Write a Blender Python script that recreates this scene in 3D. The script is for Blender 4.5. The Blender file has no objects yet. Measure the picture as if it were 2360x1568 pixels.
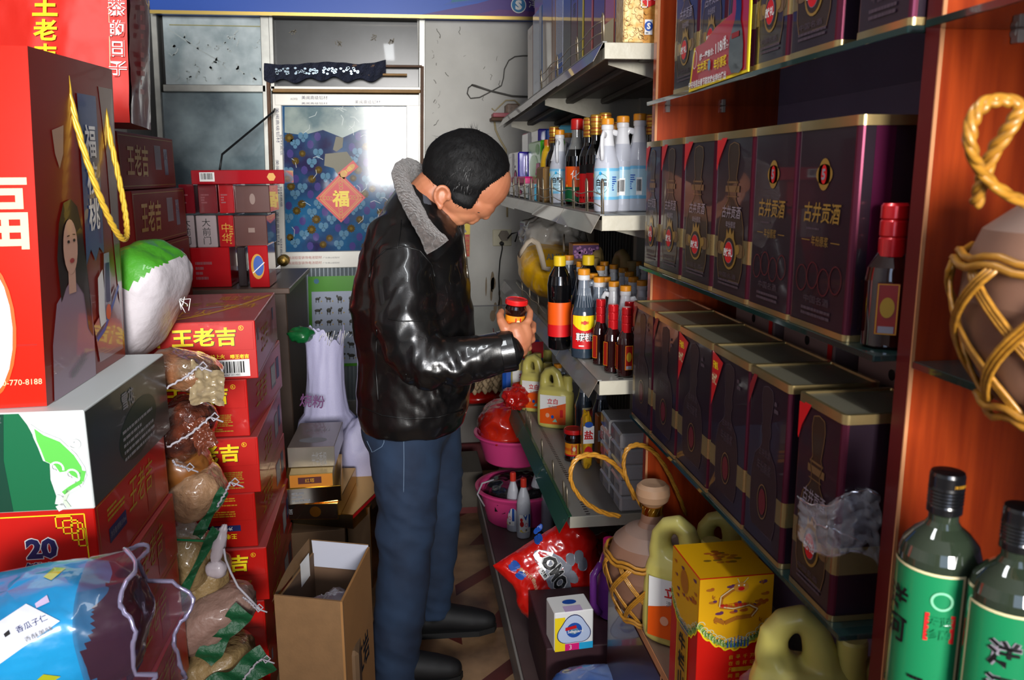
import bpy, bmesh, math, random
import numpy as np
from mathutils import Vector, Matrix, noise
from math import sin, cos, pi, radians as rad

SC = bpy.context.scene
COL = SC.collection
random.seed(7)

# ---------------------------------------------------------------- camera
FPX = 1900.0; EYE = 1.55
PITCH = math.atan(384 / FPX); YAW = math.atan(250 * cos(PITCH) / FPX); ROLL = 0.006
_F = Vector((sin(YAW) * cos(PITCH), cos(YAW) * cos(PITCH), -sin(PITCH)))
_R0 = Vector((cos(YAW), -sin(YAW), 0)); _U0 = _R0.cross(_F)
_R = _R0 * cos(ROLL) - _U0 * sin(ROLL); _U = _U0 * cos(ROLL) + _R0 * sin(ROLL)
EYEP = Vector((0, 0, EYE))
cam = bpy.data.cameras.new('camera'); camo = bpy.data.objects.new('camera', cam); COL.objects.link(camo)
cam.sensor_width = 36; cam.lens = FPX / 2360 * 36; cam.clip_start = 0.02
camo.matrix_world = Matrix(((_R.x, _U.x, -_F.x, 0), (_R.y, _U.y, -_F.y, 0), (_R.z, _U.z, -_F.z, EYE), (0, 0, 0, 1)))
cam.dof.use_dof = True; cam.dof.focus_distance = 2.35; cam.dof.aperture_fstop = 9
SC.camera = camo

def at(px, py, ax, v):
    d = _F + _R * ((px - 1180) / FPX) - _U * ((py - 784) / FPX)
    k = 'XYZ'.index(ax); t = (v - EYEP[k]) / d[k]
    return EYEP + d * t

# ---------------------------------------------------------------- world, daylight, exposure
SC.view_settings.view_transform = 'Standard'; SC.view_settings.look = 'None'
SC.view_settings.gamma = 1; SC.view_settings.use_curve_mapping = False
SC.view_settings.exposure = 0.3
W = bpy.data.worlds.new('sky'); SC.world = W; W.use_nodes = True
W.node_tree.nodes['Background'].inputs[0].default_value = (0.55, 0.68, 0.95, 1)
W.node_tree.nodes['Background'].inputs[1].default_value = 2.5

def area(name, loc, tgt, sx, sy, power, col, spread=180):
    l = bpy.data.lights.new(name, 'AREA'); l.shape = 'RECTANGLE'; l.size = sx; l.size_y = sy
    l.energy = power; l.color = col; l.spread = rad(spread)
    o = bpy.data.objects.new(name, l); COL.objects.link(o); o.location = loc
    o.rotation_euler = (Vector(tgt) - Vector(loc)).to_track_quat('-Z', 'Y').to_euler()
    return o
area('street_daylight', (0.28, -5.2, 2.15), (0.05, 3, 1.4), 1.8, 1.6, 760, (1.0, 0.965, 0.92))

# ---------------------------------------------------------------- materials
def lin(c): return c / 12.92 if c <= 0.04045 else ((c + 0.055) / 1.055) ** 2.4
def rgb(h):
    if not isinstance(h, str): return h
    h = h.lstrip('#'); return tuple(lin(int(h[i:i + 2], 16) / 255) for i in (0, 2, 4))
MATS = {}
def mat(name, col, rough=0.5, metal=0.0, var=0.0, vs=8.0, bump=0.0, bs=60.0, trans=0.0, alpha=1.0, ior=1.45,
        coat=0.0, col2=None, sheen=0.0, sss=0.0, stretch=None, spec=0.5, dust=None, dustamt=0.0, bd=0.02):
    if name in MATS: return MATS[name]
    m = bpy.data.materials.new(name); m.use_nodes = True; MATS[name] = m
    nt = m.node_tree; b = nt.nodes['Principled BSDF']; L = nt.links.new
    c = rgb(col); b.inputs['Base Color'].default_value = (*c, 1)
    b.inputs['Roughness'].default_value = rough; b.inputs['Metallic'].default_value = metal
    b.inputs['IOR'].default_value = ior; b.inputs['Transmission Weight'].default_value = trans
    b.inputs['Alpha'].default_value = alpha; b.inputs['Coat Weight'].default_value = coat
    b.inputs['Sheen Weight'].default_value = sheen; b.inputs['Subsurface Weight'].default_value = sss
    if sss: b.inputs['Subsurface Radius'].default_value = (0.02, 0.008, 0.004)
    b.inputs['Specular IOR Level'].default_value = spec
    tc = mp = None
    if var or bump or col2 or dust:
        tc = nt.nodes.new('ShaderNodeTexCoord'); mp = nt.nodes.new('ShaderNodeMapping'); L(tc.outputs['Object'], mp.inputs[0])
        if stretch: mp.inputs['Scale'].default_value = stretch
    cur = None
    if var or col2:
        n = nt.nodes.new('ShaderNodeTexNoise'); n.inputs['Scale'].default_value = vs; n.inputs['Detail'].default_value = 6
        L(mp.outputs[0], n.inputs['Vector'])
        r = nt.nodes.new('ShaderNodeValToRGB'); L(n.outputs[0], r.inputs[0])
        a = rgb(col2) if col2 else tuple(x * (1 - var) for x in c)
        r.color_ramp.elements[0].color = (*a, 1); r.color_ramp.elements[1].color = (*c, 1)
        r.color_ramp.elements[0].position = 0.35; r.color_ramp.elements[1].position = 0.65
        cur = r.outputs[0]
    if dust:   # settled dust on upward faces
        g = nt.nodes.new('ShaderNodeNewGeometry'); s = nt.nodes.new('ShaderNodeSeparateXYZ'); L(g.outputs['Normal'], s.inputs[0])
        mr = nt.nodes.new('ShaderNodeMapRange'); L(s.outputs[2], mr.inputs[0])
        mr.inputs[1].default_value = 0.3; mr.inputs[2].default_value = 1; mr.inputs[3].default_value = 0; mr.inputs[4].default_value = dustamt
        x = nt.nodes.new('ShaderNodeMix'); x.data_type = 'RGBA'; L(mr.outputs[0], x.inputs['Factor'])
        if cur: L(cur, x.inputs['A'])
        else: x.inputs['A'].default_value = (*c, 1)
        x.inputs['B'].default_value = (*rgb(dust), 1); cur = x.outputs['Result']
    if cur: L(cur, b.inputs['Base Color'])
    if bump:
        n2 = nt.nodes.new('ShaderNodeTexNoise'); n2.inputs['Scale'].default_value = bs; n2.inputs['Detail'].default_value = 4
        L(mp.outputs[0], n2.inputs['Vector']); bp = nt.nodes.new('ShaderNodeBump')
        bp.inputs['Strength'].default_value = bump; bp.inputs['Distance'].default_value = bd
        L(n2.outputs[0], bp.inputs['Height']); L(bp.outputs[0], b.inputs['Normal'])
    return m

def plain(name, col, rough=0.5, **k): return mat(name, col, rough, **k)
RED = mat('carton_red', '#b40f07', 0.36, var=0.12, vs=5, dust='#8a5a58', dustamt=0.5, coat=0.15)
RED2 = mat('carton_red_dark', '#9c1010', 0.35, var=0.15, vs=6, dust='#8a5a58', dustamt=0.5)
YEL = mat('print_yellow', '#efd21a', 0.4)
GOLDP = mat('print_gold', '#c8901c', 0.4)
NAVY = mat('print_navy', '#1c2358', 0.4)
WHITE = mat('print_white', '#e8e8e6', 0.45)
BLACK = mat('print_black', '#0c0c0e', 0.45)
PRED = mat('print_red', '#c8141a', 0.4)
GRN = mat('print_green', '#0f5a34', 0.45)
CYAN = mat('print_cyan', '#29a9dc', 0.4)
ORNG = mat('print_orange', '#e2560f', 0.4)
GREY = mat('print_grey', '#77777a', 0.5)
CREAM = mat('print_cream', '#d6c69a', 0.45)
PINK = mat('print_pink', '#dd1f78', 0.4)
PURP = mat('print_violet', '#2a1c8a', 0.35)
BLUEP = mat('print_blue', '#1d4fa8', 0.4)
METAL = mat('bare_steel', '#b8b8b4', 0.3, metal=1.0)
WIRE = mat('dull_wire', '#b9ad95', 0.4, metal=0.8)
BRASS = mat('brass', '#b09250', 0.3, metal=1.0)
GOLDM = mat('gold_foil', '#d2a441', 0.22, metal=1.0)
CARD = mat('cardboard', '#80603e', 0.85, var=0.12, vs=25, bump=0.15, bs=140, bd=0.004)
WOOD = mat('orange_woodgrain', '#b04214', 0.3, col2='#8e2e0c', vs=7, stretch=(9, 9, 0.7), coat=0.25)
WOODD = mat('edge_band', '#5c1616', 0.35, var=0.1)
GLASSD = None

# ---------------------------------------------------------------- mesh builder
_tx = {}
def textmesh(s, bold=0.0, spacing=1.0):
    k = (s, bold, spacing)
    if k not in _tx:
        cu = bpy.data.curves.new('glyphs', 'FONT'); cu.body = s; cu.resolution_u = 2; cu.offset = bold; cu.space_character = spacing
        o = bpy.data.objects.new('glyphs', cu); COL.objects.link(o)
        dg = bpy.context.evaluated_depsgraph_get(); dg.update()
        me = bpy.data.meshes.new_from_object(o.evaluated_get(dg))
        v = [(a.co.x, a.co.y) for a in me.vertices]; f = [tuple(p.vertices) for p in me.polygons]
        bpy.data.objects.remove(o); bpy.data.curves.remove(cu); bpy.data.meshes.remove(me)
        if not v: v = [(0, 0)]
        xs = [a[0] for a in v]; ys = [a[1] for a in v]
        _tx[k] = (v, f, min(xs), max(xs), min(ys), max(ys))
    return _tx[k]

class MB:
    def __init__(s): s.v = []; s.f = []; s.m = []; s.sm = []; s.mats = []; s.M = None
    def mi(s, m):
        if m not in s.mats: s.mats.append(m)
        return s.mats.index(m)
    def add(s, vs, fs, m, smooth=False):
        b = len(s.v); i = s.mi(m)
        if s.M is not None: vs = [s.M @ Vector(v) for v in vs]
        s.v.extend(tuple(v) for v in vs)
        for f in fs: s.f.append(tuple(b + k for k in f)); s.m.append(i); s.sm.append(smooth)
    def box(s, x0, y0, z0, x1, y1, z1, m, bev=0.0, T=None):
        X = (min(x0, x1), max(x0, x1)); Y = (min(y0, y1), max(y0, y1)); Z = (min(z0, z1), max(z0, z1)); b = bev
        ids = {}; vs = []
        for i in (0, 1):
            for j in (0, 1):
                for k in (0, 1):
                    sx, sy, sz = (1, -1)[i], (1, -1)[j], (1, -1)[k]
                    for a in range(3):
                        p = [X[i], Y[j], Z[k]]; d = [sx * b, sy * b, sz * b]
                        for q in range(3):
                            if q != a: p[q] += d[q]
                        ids[i, j, k, a] = len(vs); vs.append(Vector(p))
        if bev <= 0:
            vs = [Vector((X[i], Y[j], Z[k])) for i in (0, 1) for j in (0, 1) for k in (0, 1)]
            fs = [(0, 1, 3, 2), (4, 6, 7, 5), (0, 4, 5, 1), (2, 3, 7, 6), (0, 2, 6, 4), (1, 5, 7, 3)]
        else:
            g = lambda i, j, k, a: ids[i, j, k, a]; fs = []
            for t in (0, 1):
                q = [(0, 0), (1, 0), (1, 1), (0, 1)]
                fs.append([g(t, j, k, 0) for j, k in (q if t else q[::-1])])
                fs.append([g(j, t, k, 1) for j, k in (q[::-1] if t else q)])
                fs.append([g(j, k, t, 2) for j, k in (q if t else q[::-1])])
            for u in (0, 1):
                for w in (0, 1):
                    e = [(g(0, u, w, 1), g(0, u, w, 2), g(1, u, w, 2), g(1, u, w, 1)), (g(u, 0, w, 0), g(u, 0, w, 2), g(u, 1, w, 2), g(u, 1, w, 0)),
                         (g(u, w, 0, 0), g(u, w, 0, 1), g(u, w, 1, 1), g(u, w, 1, 0))]
                    fs += [list(x) for x in e]
            for i in (0, 1):
                for j in (0, 1):
                    for k in (0, 1): fs.append([g(i, j, k, 0), g(i, j, k, 1), g(i, j, k, 2)])
            c = Vector(((X[0] + X[1]) / 2, (Y[0] + Y[1]) / 2, (Z[0] + Z[1]) / 2)); ff = []
            for f in fs:
                n = (vs[f[1]] - vs[f[0]]).cross(vs[f[2]] - vs[f[0]]); mid = sum((vs[q] for q in f), Vector()) / len(f)
                ff.append(tuple(f) if n.dot(mid - c) > 0 else tuple(f[::-1]))
            fs = ff
        if T is not None: vs = [T @ v for v in vs]
        s.add(vs, fs, m)
    def lathe(s, prof, m, seg=24, c=(0, 0), sx=1.0, sy=1.0, cap=True, smooth=True, rot=0.0, sq=0.0):
        """prof: (r, z) or (r, z, material) bottom to top"""
        vs = []; n = len(prof)
        for p in prof:
            for k in range(seg):
                a = rot + 2 * pi * k / seg; q = 1.0
                if sq: q = (abs(cos(a)) ** (2 / (1 - sq)) + abs(sin(a)) ** (2 / (1 - sq))) ** (-(1 - sq) / 2)
                vs.append((c[0] + p[0] * q * sx * cos(a), c[1] + p[0] * q * sy * sin(a), p[1]))
        for i in range(n - 1):
            mm = prof[i][2] if len(prof[i]) > 2 else m
            s.add_idx = None
            base = [vs[i * seg + k] for k in range(seg)] + [vs[(i + 1) * seg + k] for k in range(seg)]
            s.add(base, [(k, (k + 1) % seg, seg + (k + 1) % seg, seg + k) for k in range(seg)], mm, smooth)
        if cap:
            if prof[0][0] > 1e-5: s.add(vs[:seg], [tuple(range(seg))[::-1]], prof[0][2] if len(prof[0]) > 2 else m)
            if prof[-1][0] > 1e-5: s.add(vs[-seg:], [tuple(range(seg))], prof[-1][2] if len(prof[-1]) > 2 else m)
    def tube(s, pts, r, m, seg=8, closed=False, smooth=True, rz=None):
        pts = [Vector(p) for p in pts]; n = len(pts); vs = []; fs = []
        up = Vector((0, 0, 1)); prev = None
        for i, p in enumerate(pts):
            t = (pts[(i + 1) % n] - pts[i - 1]) if closed else (pts[min(i + 1, n - 1)] - pts[max(i - 1, 0)])
            if t.length < 1e-9: t = Vector((0, 0, 1))
            t.normalize()
            if prev is None:
                a = up if abs(t.dot(up)) < 0.9 else Vector((1, 0, 0)); u = t.cross(a).normalized()
            else:
                u = (prev - t * prev.dot(t)).normalized()
            prev = u; w = t.cross(u); rr = r[i] if hasattr(r, '__len__') else r
            for k in range(seg):
                a = 2 * pi * k / seg; vs.append(p + u * (rr * cos(a)) + w * ((rz or rr) * sin(a)))
        m_ = n if closed else n - 1
        for i in range(m_):
            for k in range(seg):
                j = (i + 1) % n; fs.append((i * seg + k, i * seg + (k + 1) % seg, j * seg + (k + 1) % seg, j * seg + k))
        if not closed: fs.append(tuple(range(seg))[::-1]); fs.append(tuple((n - 1) * seg + k for k in range(seg)))
        s.add(vs, fs, m, smooth)
    def grid(s, fn, nu, nv, m, smooth=True, closeu=False, mfn=None):
        vs = [fn(i / (nu if closeu else nu), j / nv) for j in range(nv + 1) for i in range(nu + (0 if closeu else 1))]
        w = nu if closeu else nu + 1; groups = {}
        for j in range(nv):
            for i in range(nu):
                q = (j * w + i, j * w + (i + 1) % w, (j + 1) * w + (i + 1) % w, (j + 1) * w + i)
                mm = mfn((i + .5) / nu, (j + .5) / nv) if mfn else m
                if mm is None: continue
                groups.setdefault(mm, []).append(q)
        b = len(s.v)
        if s.M is not None: vs = [s.M @ Vector(v) for v in vs]
        s.v.extend(tuple(v) for v in vs)
        for mm, fs in groups.items():
            k = s.mi(mm)
            for f in fs: s.f.append(tuple(b + x for x in f)); s.m.append(k); s.sm.append(smooth)
    def prism(s, poly, z0, z1, m, T=None, smooth=False):
        n = len(poly); vs = [Vector((x, y, z0)) for x, y in poly] + [Vector((x, y, z1)) for x, y in poly]
        fs = [tuple(range(n))[::-1], tuple(range(n, 2 * n))] + [(k, (k + 1) % n, n + (k + 1) % n, n + k) for k in range(n)]
        if T is not None: vs = [T @ v for v in vs]
        s.add(vs, fs, m, smooth)
    def build(s, name, parent=None, loc=None, rz=0.0):
        me = bpy.data.meshes.new(name); me.from_pydata(s.v, [], s.f)
        for m in s.mats: me.materials.append(m)
        me.polygons.foreach_set('material_index', s.m); me.polygons.foreach_set('use_smooth', s.sm); me.update()
        o = bpy.data.objects.new(name, me); COL.objects.link(o)
        if parent: o.parent = parent
        if loc is not None: o.location = loc
        if rz: o.rotation_euler.z = rz
        return o

class PR:
    """prints flat artwork on a surface; surf(u, v, off) -> point"""
    def __init__(s, mb, surf, e=0.0006): s.b = mb; s.s = surf; s.e = e
    def rect(s, u0, v0, u1, v1, m, l=1, nu=1, nv=1):
        s.b.grid(lambda a, c: s.s(u0 + (u1 - u0) * a, v0 + (v1 - v0) * c, s.e * l), nu, nv, m, smooth=nu > 1)
    def poly(s, pts, m, l=1):
        s.b.add([s.s(u, v, s.e * l) for u, v in pts], [tuple(range(len(pts)))], m)
    def disc(s, u, v, ru, rv, m, l=1, n=20):
        s.poly([(u + ru * cos(2 * pi * k / n), v + rv * sin(2 * pi * k / n)) for k in range(n)], m, l)
    def ring(s, u, v, ru, rv, w, m, l=1, n=24, a0=0, a1=1):
        vs = []; 
        for k in range(n + 1):
            a = 2 * pi * (a0 + (a1 - a0) * k / n); vs += [s.s(u + ru * cos(a), v + rv * sin(a), s.e * l), s.s(u + (ru - w) * cos(a), v + (rv - w) * sin(a), s.e * l)]
        s.b.add(vs, [(2 * k, 2 * k + 1, 2 * k + 3, 2 * k + 2) for k in range(n)], m)
    def frame(s, u0, v0, u1, v1, w, m, l=1):
        s.rect(u0, v0, u1, v0 + w, m, l); s.rect(u0, v1 - w, u1, v1, m, l); s.rect(u0, v0, u0 + w, v1, m, l); s.rect(u1 - w, v0, u1, v1, m, l)
    def line(s, pts, w, m, l=1):
        for (a, b), (c, d) in zip(pts, pts[1:]):
            n = math.hypot(c - a, d - b) or 1; x, y = -(d - b) / n * w / 2, (c - a) / n * w / 2
            s.poly([(a - x, b - y), (c - x, d - y), (c + x, d + y), (a + x, b + y)], m, l)
    def text(s, t, u, v, h, m, l=2, w=None, bold=0.0, rot=0.0, al='C', vert=False, sx=1.0, slant=0.0):
        """centred at (u,v), glyph height h"""
        if vert:
            n = len(t)
            for i, ch in enumerate(t): s.text(ch, u, v + (n - 1) / 2 * h * 1.12 - i * h * 1.12, h, m, l, None, bold, rot, 'C', False, sx)
            return
        vs, fs, x0, x1, y0, y1 = textmesh(t, bold)
        k = h / max(1e-6, (y1 - y0)); kx = k * sx if w is None else w / (x1 - x0)
        cx = (x0 + x1) / 2 if al == 'C' else (x0 if al == 'L' else x1); cy = (y0 + y1) / 2
        ca, sa = cos(rot), sin(rot); out = []
        for x, y in vs:
            a = (x - cx) * kx + (y - cy) * k * slant; b = (y - cy) * k
            out.append(s.s(u + a * ca - b * sa, v + a * sa + b * ca, s.e * l))
        s.b.add(out, fs, m)
    def barcode(s, u0, v0, u1, v1, l=1, seed=3, num=None):
        s.rect(u0, v0, u1, v1, WHITE, l); r = random.Random(seed); w = u1 - u0; h = v1 - v0; x = u0 + w * .1
        while x < u1 - w * .12:
            k = r.choice((1, 1, 2, 3)) * w / 75; s.rect(x, v0 + h * .22, x + k, v1 - h * .1, BLACK, l + 1); x += k + r.choice((1, 1, 2)) * w / 75
        if num: s.text(num, (u0 + u1) / 2, v0 + h * .11, h * .12, BLACK, l + 1)
    def lines(s, u0, v0, u1, v1, n, m, l=2, seed=1, fill=.55):
        r = random.Random(seed); h = (v1 - v0) / n
        for i in range(n):
            x = u0
            while x < u1 - (u1 - u0) * .04:
                k = r.uniform(.03, .14) * (u1 - u0); k = min(k, u1 - x)
                s.rect(x, v0 + i * h, x + k, v0 + i * h + h * fill, m, l); x += k + (u1 - u0) * .015
                if r.random() < .06: break

def plane(O, Uv, Vv):
    O = Vector(O); Uv = Vector(Uv).normalized(); Vv = Vector(Vv).normalized(); N = Uv.cross(Vv)
    return lambda u, v, o: O + Uv * u + Vv * v + N * o
def cyl(r, c=(0, 0), a0=-pi / 2, sx=1.0, sy=1.0):
    """u is arc length from the camera-facing side (a0), v is height"""
    return lambda u, v, o: Vector((c[0] + (r + o) * sx * cos(a0 + u / r), c[1] + (r + o) * sy * sin(a0 + u / r), v))

# ---------------------------------------------------------------- objects
def tag(o, label, cat, group=None, kind=None):
    o['label'] = label; o['category'] = cat
    if group: o['group'] = group
    if kind: o['kind'] = kind
    return o
def struct(o, label=None):
    o['kind'] = 'structure'
    if label: o['label'] = label
    return o
def thing(name, label, cat, loc=(0, 0, 0), rz=0.0, group=None, rot=None):
    o = bpy.data.objects.new(name, None); COL.objects.link(o); o.location = loc; o.rotation_euler = rot or (0, 0, rz)
    o.empty_display_size = 0.05
    return tag(o, label, cat, group)
def dup(o, label, loc, rz=0.0, rot=None, sc=None, group=None):
    r = o.copy(); COL.objects.link(r); r.location = loc; r.rotation_euler = rot or (0, 0, rz); r['label'] = label
    if sc: r.scale = (sc,) * 3 if not hasattr(sc, '__len__') else sc
    if group: r['group'] = group
    for ch in list(o.children):
        c = ch.copy(); COL.objects.link(c); c.parent = r
        for g in list(ch.children):
            d = g.copy(); COL.objects.link(d); d.parent = c
    return r
def fbm(p, s=1.0, seed=0.0, oct=3):
    v = 0; a = 1; q = Vector(p) * s + Vector((seed, seed * 1.7, seed * 2.3))
    for _ in range(oct): v += a * noise.noise(q); q = q * 2.03; a *= .5
    return v
def ridge(p, s=1.0, seed=0.0, oct=3):
    v = 0; a = 1; q = Vector(p) * s + Vector((seed, seed * 1.7, seed * 2.3))
    for _ in range(oct): v += a * (1 - abs(noise.noise(q)) * 2.4); q = q * 2.1; a *= .5
    return v
def blob(mb, c, r, m, p=0.6, nu=40, nv=26, amp=.06, ns=7, seed=0, crink=0.0, cs=18, flat=None, mfn=None, T=None, tex=None):
    """superellipsoid sack: c centre, r radii, p squareness (1 = round)"""
    sg = lambda x, e: math.copysign(abs(x) ** e, x)
    def fn(u, v):
        a = 2 * pi * u; b = pi * (v - .5)
        q = Vector((r[0] * sg(cos(b), p) * sg(cos(a), p), r[1] * sg(cos(b), p) * sg(sin(a), p), r[2] * sg(sin(b), p)))
        k = 1 + amp * fbm(q, ns, seed)
        if crink: k += crink * (ridge(q, cs, seed + 5) - 1)
        q = q * k
        if flat is not None and q.z < flat: q.z = flat + (q.z - flat) * .15
        if tex: q = tex(q, u, v)
        if T is not None: q = T @ q
        return q + Vector(c)
    mb.grid(fn, nu, nv, m, closeu=True, mfn=mfn)
def limb(mb, pts, m, seg=16, fl=1.0):
    """pts: (Vector, radius) chain, closed capsule"""
    P = [Vector(p) for p, _ in pts]; R_ = [r for _, r in pts]
    d0 = (P[0] - P[1]).normalized(); d1 = (P[-1] - P[-2]).normalized()
    Q = [P[0] + d0 * R_[0] * k for k in (.97, .7)] + P + [P[-1] + d1 * R_[-1] * k for k in (.7, .97)]
    RR = [R_[0] * .22, R_[0] * .72] + R_ + [R_[-1] * .72, R_[-1] * .22]
    mb.tube(Q, RR, m, seg)
def organic(mb, voxel, smooth, name, parent, m, disp=None, O=None, sub=0):
    o = mb.build('tmp_shape'); md = o.modifiers.new('r', 'REMESH'); md.mode = 'VOXEL'; md.voxel_size = voxel; md.use_smooth_shade = True
    ms = o.modifiers.new('s', 'SMOOTH'); ms.factor = .5; ms.iterations = smooth
    dg = bpy.context.evaluated_depsgraph_get(); dg.update(); me = bpy.data.meshes.new_from_object(o.evaluated_get(dg)); src = o.data; bpy.data.objects.remove(o); bpy.data.meshes.remove(src)
    n = len(me.vertices); co = np.empty(n * 3); me.vertices.foreach_get('co', co); co = co.reshape(-1, 3)
    if disp:
        no = np.empty(n * 3); me.vertices.foreach_get('normal', no); no = no.reshape(-1, 3); d = np.array([disp(Vector(co[i]), Vector(no[i])) for i in range(n)]); co = co + no * d[:, None]
    if O is not None: co = co - np.array(O)[None, :]
    me.vertices.foreach_set('co', co.astype(np.float32).ravel()); me.materials.clear(); me.materials.append(m); me.polygons.foreach_set('material_index', [0] * len(me.polygons)); me.polygons.foreach_set('use_smooth', [True] * len(me.polygons)); me.update()
    me.name = name; ob = bpy.data.objects.new(name, me); COL.objects.link(ob); ob.parent = parent; return ob
# ================================================================ the room
t = thing('added_ceiling_lamp', 'added long white tube lamp, out of view above the aisle, for fill light', 'lamp', (-.1, .95, 2.9)); b = MB(); b.box(-.06, -.62, -.05, .06, .62, 0, mat('lamp_white', '#d8d8d4', .5), .004); b.build('added_lamp_housing', t)  # unseen lamp added to brighten carton and tin tops
l_ = area('added_fill_light', (-.1, .95, 2.84), (-.1, .96, 0), .1, 1.2, 10, (.93, .97, 1.0))  # added fill light below the housing
PLAST = mat('grey_plaster', '#c9c8c2', 0.85, var=0.14, vs=3.5, bump=0.2, bs=30, bd=0.01)
LOWWALL = mat('stained_low_wall', '#a9aba6', 0.75, var=0.3, vs=4)
LILAC = mat('lilac_backing', '#9488ac', 0.7, var=0.1)
CEIL = mat('ceiling_white', '#b9b6b0', 0.9)
MARBLE = mat('floor_beige', '#a3805c', 0.35, col2='#5f4630', vs=5)
TILER = mat('floor_oxblood', '#56211a', 0.35, var=0.3, vs=9)
BACKY = 5.2
b = MB(); b.box(-1.65, -1.55, -0.05, 1.05, 5.3, 0, MARBLE)
p = PR(b, plane((0, 0, 0), (1, 0, 0), (0, 1, 0)), 0.0004)
for j in range(16):
    y0 = 0.2 + j * 0.33
    for i in range(8):
        x0 = -1.5 + i * 0.33
        if (i + j) % 2: p.poly([(x0, y0), (x0 + .165, y0 + .165), (x0 + .165, y0 + .245), (x0, y0 + .08)], TILER); p.poly([(x0 + .165, y0 + .165), (x0 + .33, y0), (x0 + .33, y0 + .08), (x0 + .165, y0 + .245)], TILER)
        else: p.poly([(x0 + .08, y0 + .09), (x0 + .25, y0 + .09), (x0 + .165, y0 + .24)], TILER)
floor = struct(b.build('floor'))
b = MB(); b.box(-1.65, -1.55, 2.9, 1.05, 5.3, 2.95, CEIL); struct(b.build('ceiling'))
b = MB(); b.box(-1.65, -1.55, 0, -1.6, 5.3, 2.9, PLAST); struct(b.build('wall_left'))
b = MB(); b.box(0.88, -1.55, 0, 0.95, 5.3, 2.9, PLAST); struct(b.build('wall_right'))
b = MB(); b.box(-1.6, -1.55, 0, 0.88, -1.5, 1.27, PLAST); b.box(-1.6, -1.55, 2.72, 0.88, -1.5, 2.9, PLAST)
b.box(-1.6, -1.55, 1.27, -0.95, -1.5, 2.72, PLAST); b.box(-.95, -1.55, 2.26, .88, -1.5, 2.3, PLAST); struct(b.build('wall_front'))

def wq(px, py):
    P = at(px, py, 'Y', BACKY); return (P.x - 0.03 * (P.z - 1.5), P.z)
wsurf = lambda u, v, o: Vector((u + 0.03 * (v - 1.5), BACKY - o, v))
b = MB(); x0 = wq(972, 300)[0]
b.box(x0, BACKY, 0, 0.88, 5.28, 2.9, PLAST); b.box(-1.6, BACKY + .05, 0, x0, 5.28, 2.9, mat('dark_recess', '#3a3a3a', .9)); 
p = PR(b, wsurf, 0.001)
p.rect(x0 + .03, 0, 0.88, wq(1100, 707)[1], LOWWALL, 1)
p.rect(x0 + .03, wq(1100, 707)[1], .88, wq(1100, 705)[1] + .003, GREY, 2)
CRACK = mat('crack_grey', '#6f6d66', .9)
r = random.Random(5)
for k in range(46):
    px = 1008 + r.gauss(0, 7) + (0 if r.random() < .6 else r.uniform(0, 150)); py = r.uniform(60, 480); pts = [wq(px, py)]
    for _ in range(r.randint(1, 4)): pts.append((pts[-1][0] + r.uniform(-.012, .012), pts[-1][1] - r.uniform(.003, .016)))
    p.line(pts, r.uniform(.0015, .005), CRACK, 2)
MOLD = mat('rust_stain', '#8d7c66', .9)
for k in range(9):
    u, v = wq(1135 + r.gauss(0, 16), r.uniform(640, 860)); p.disc(u, v, r.uniform(.004, .02), r.uniform(.02, .07), MOLD, 1.5, 9)
for k in range(14):
    u, v = wq(1165 + r.gauss(0, 22), r.uniform(700, 850)); p.line([(u, v), (u + r.uniform(-.03, .03), v - r.uniform(.01, .06))], .006, mat('red_scrawl', '#8f4a44', .8), 2)
struct(b.build('wall_back'))

ALU = mat('aged_aluminium', '#a8a9a4', 0.4, metal=0.6, var=0.2, vs=12)
ALUW = mat('door_white_aluminium', '#dcdad2', 0.35, metal=0.1, var=0.08)
BROWN = mat('brown_wood_strip', '#5d3c22', 0.6, var=0.3, vs=14)
TAN = mat('tan_wood_strip', '#9a7440', 0.6, var=0.25, vs=14)
GLA = mat('hazy_pane', '#d2dfe2', 0.16, col2='#8c9ea4', vs=5, coat=0.5)
GLB = mat('dusty_pane', '#9fb4ba', 0.12, col2='#4a5c66', vs=3, coat=0.6)
GLD = mat('dark_pane', '#34383a', 0.25, col2='#262a2c', vs=6, coat=0.3)
def wbox(b, px0, py0, px1, py1, t, m, bev=0.003):
    u0, v1 = wq(px0, (py0 + py1) / 2 if False else py0); u1, v0 = wq(px1, py1)
    u0 = wq(px0, min(py1, 600))[0] * .5 + wq(px0, py0)[0] * .5; u1 = wq(px1, py0)[0] * .5 + wq(px1, min(py1, 600))[0] * .5
    M = Matrix(((1, 0, 0.03, -0.045), (0, 1, 0, 0), (0, 0, 1, 0), (0, 0, 0, 1)))
    b.box(u0, BACKY - t, v0, u1, BACKY + .04, v1, m, bev, T=M)
# window_1: fixed pane beside the door
b = MB(); wbox(b, 350, 22, 371, 900, .01, mat('dark_recess', '#3a3a3a', .9)); wbox(b, 366, 26, 380, 900, .03, ALU)
wbox(b, 366, 24, 625, 34, .035, ALU); wbox(b, 380, 196, 615, 214, .04, ALU); wbox(b, 611, 36, 632, 900, .04, ALU)
w1 = struct(b.build('window_1'))
b = MB(); wbox(b, 378, 33, 613, 197, -.005, GLA, 0); p = PR(b, wsurf, .001)
SC_ = mat('pane_scratch', '#aebabb', .4)
p.line([wq(385, 65), wq(460, 115), wq(510, 143)], .006, SC_, 1); p.line([wq(390, 57), wq(605, 61)], .005, mat('tape_yellowed', '#9c975f', .5), 1)
r = random.Random(2)
for k in range(40):
    px, py = r.uniform(395, 600), r.uniform(80, 190); q = [(px, py)]
    for _ in range(3): q.append((q[-1][0] + r.uniform(-7, 7), q[-1][1] + r.uniform(-6, 9)))
    p.line([wq(*a) for a in q], r.uniform(.004, .012), SC_, 1)
pane = b.build('pane', w1)
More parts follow.
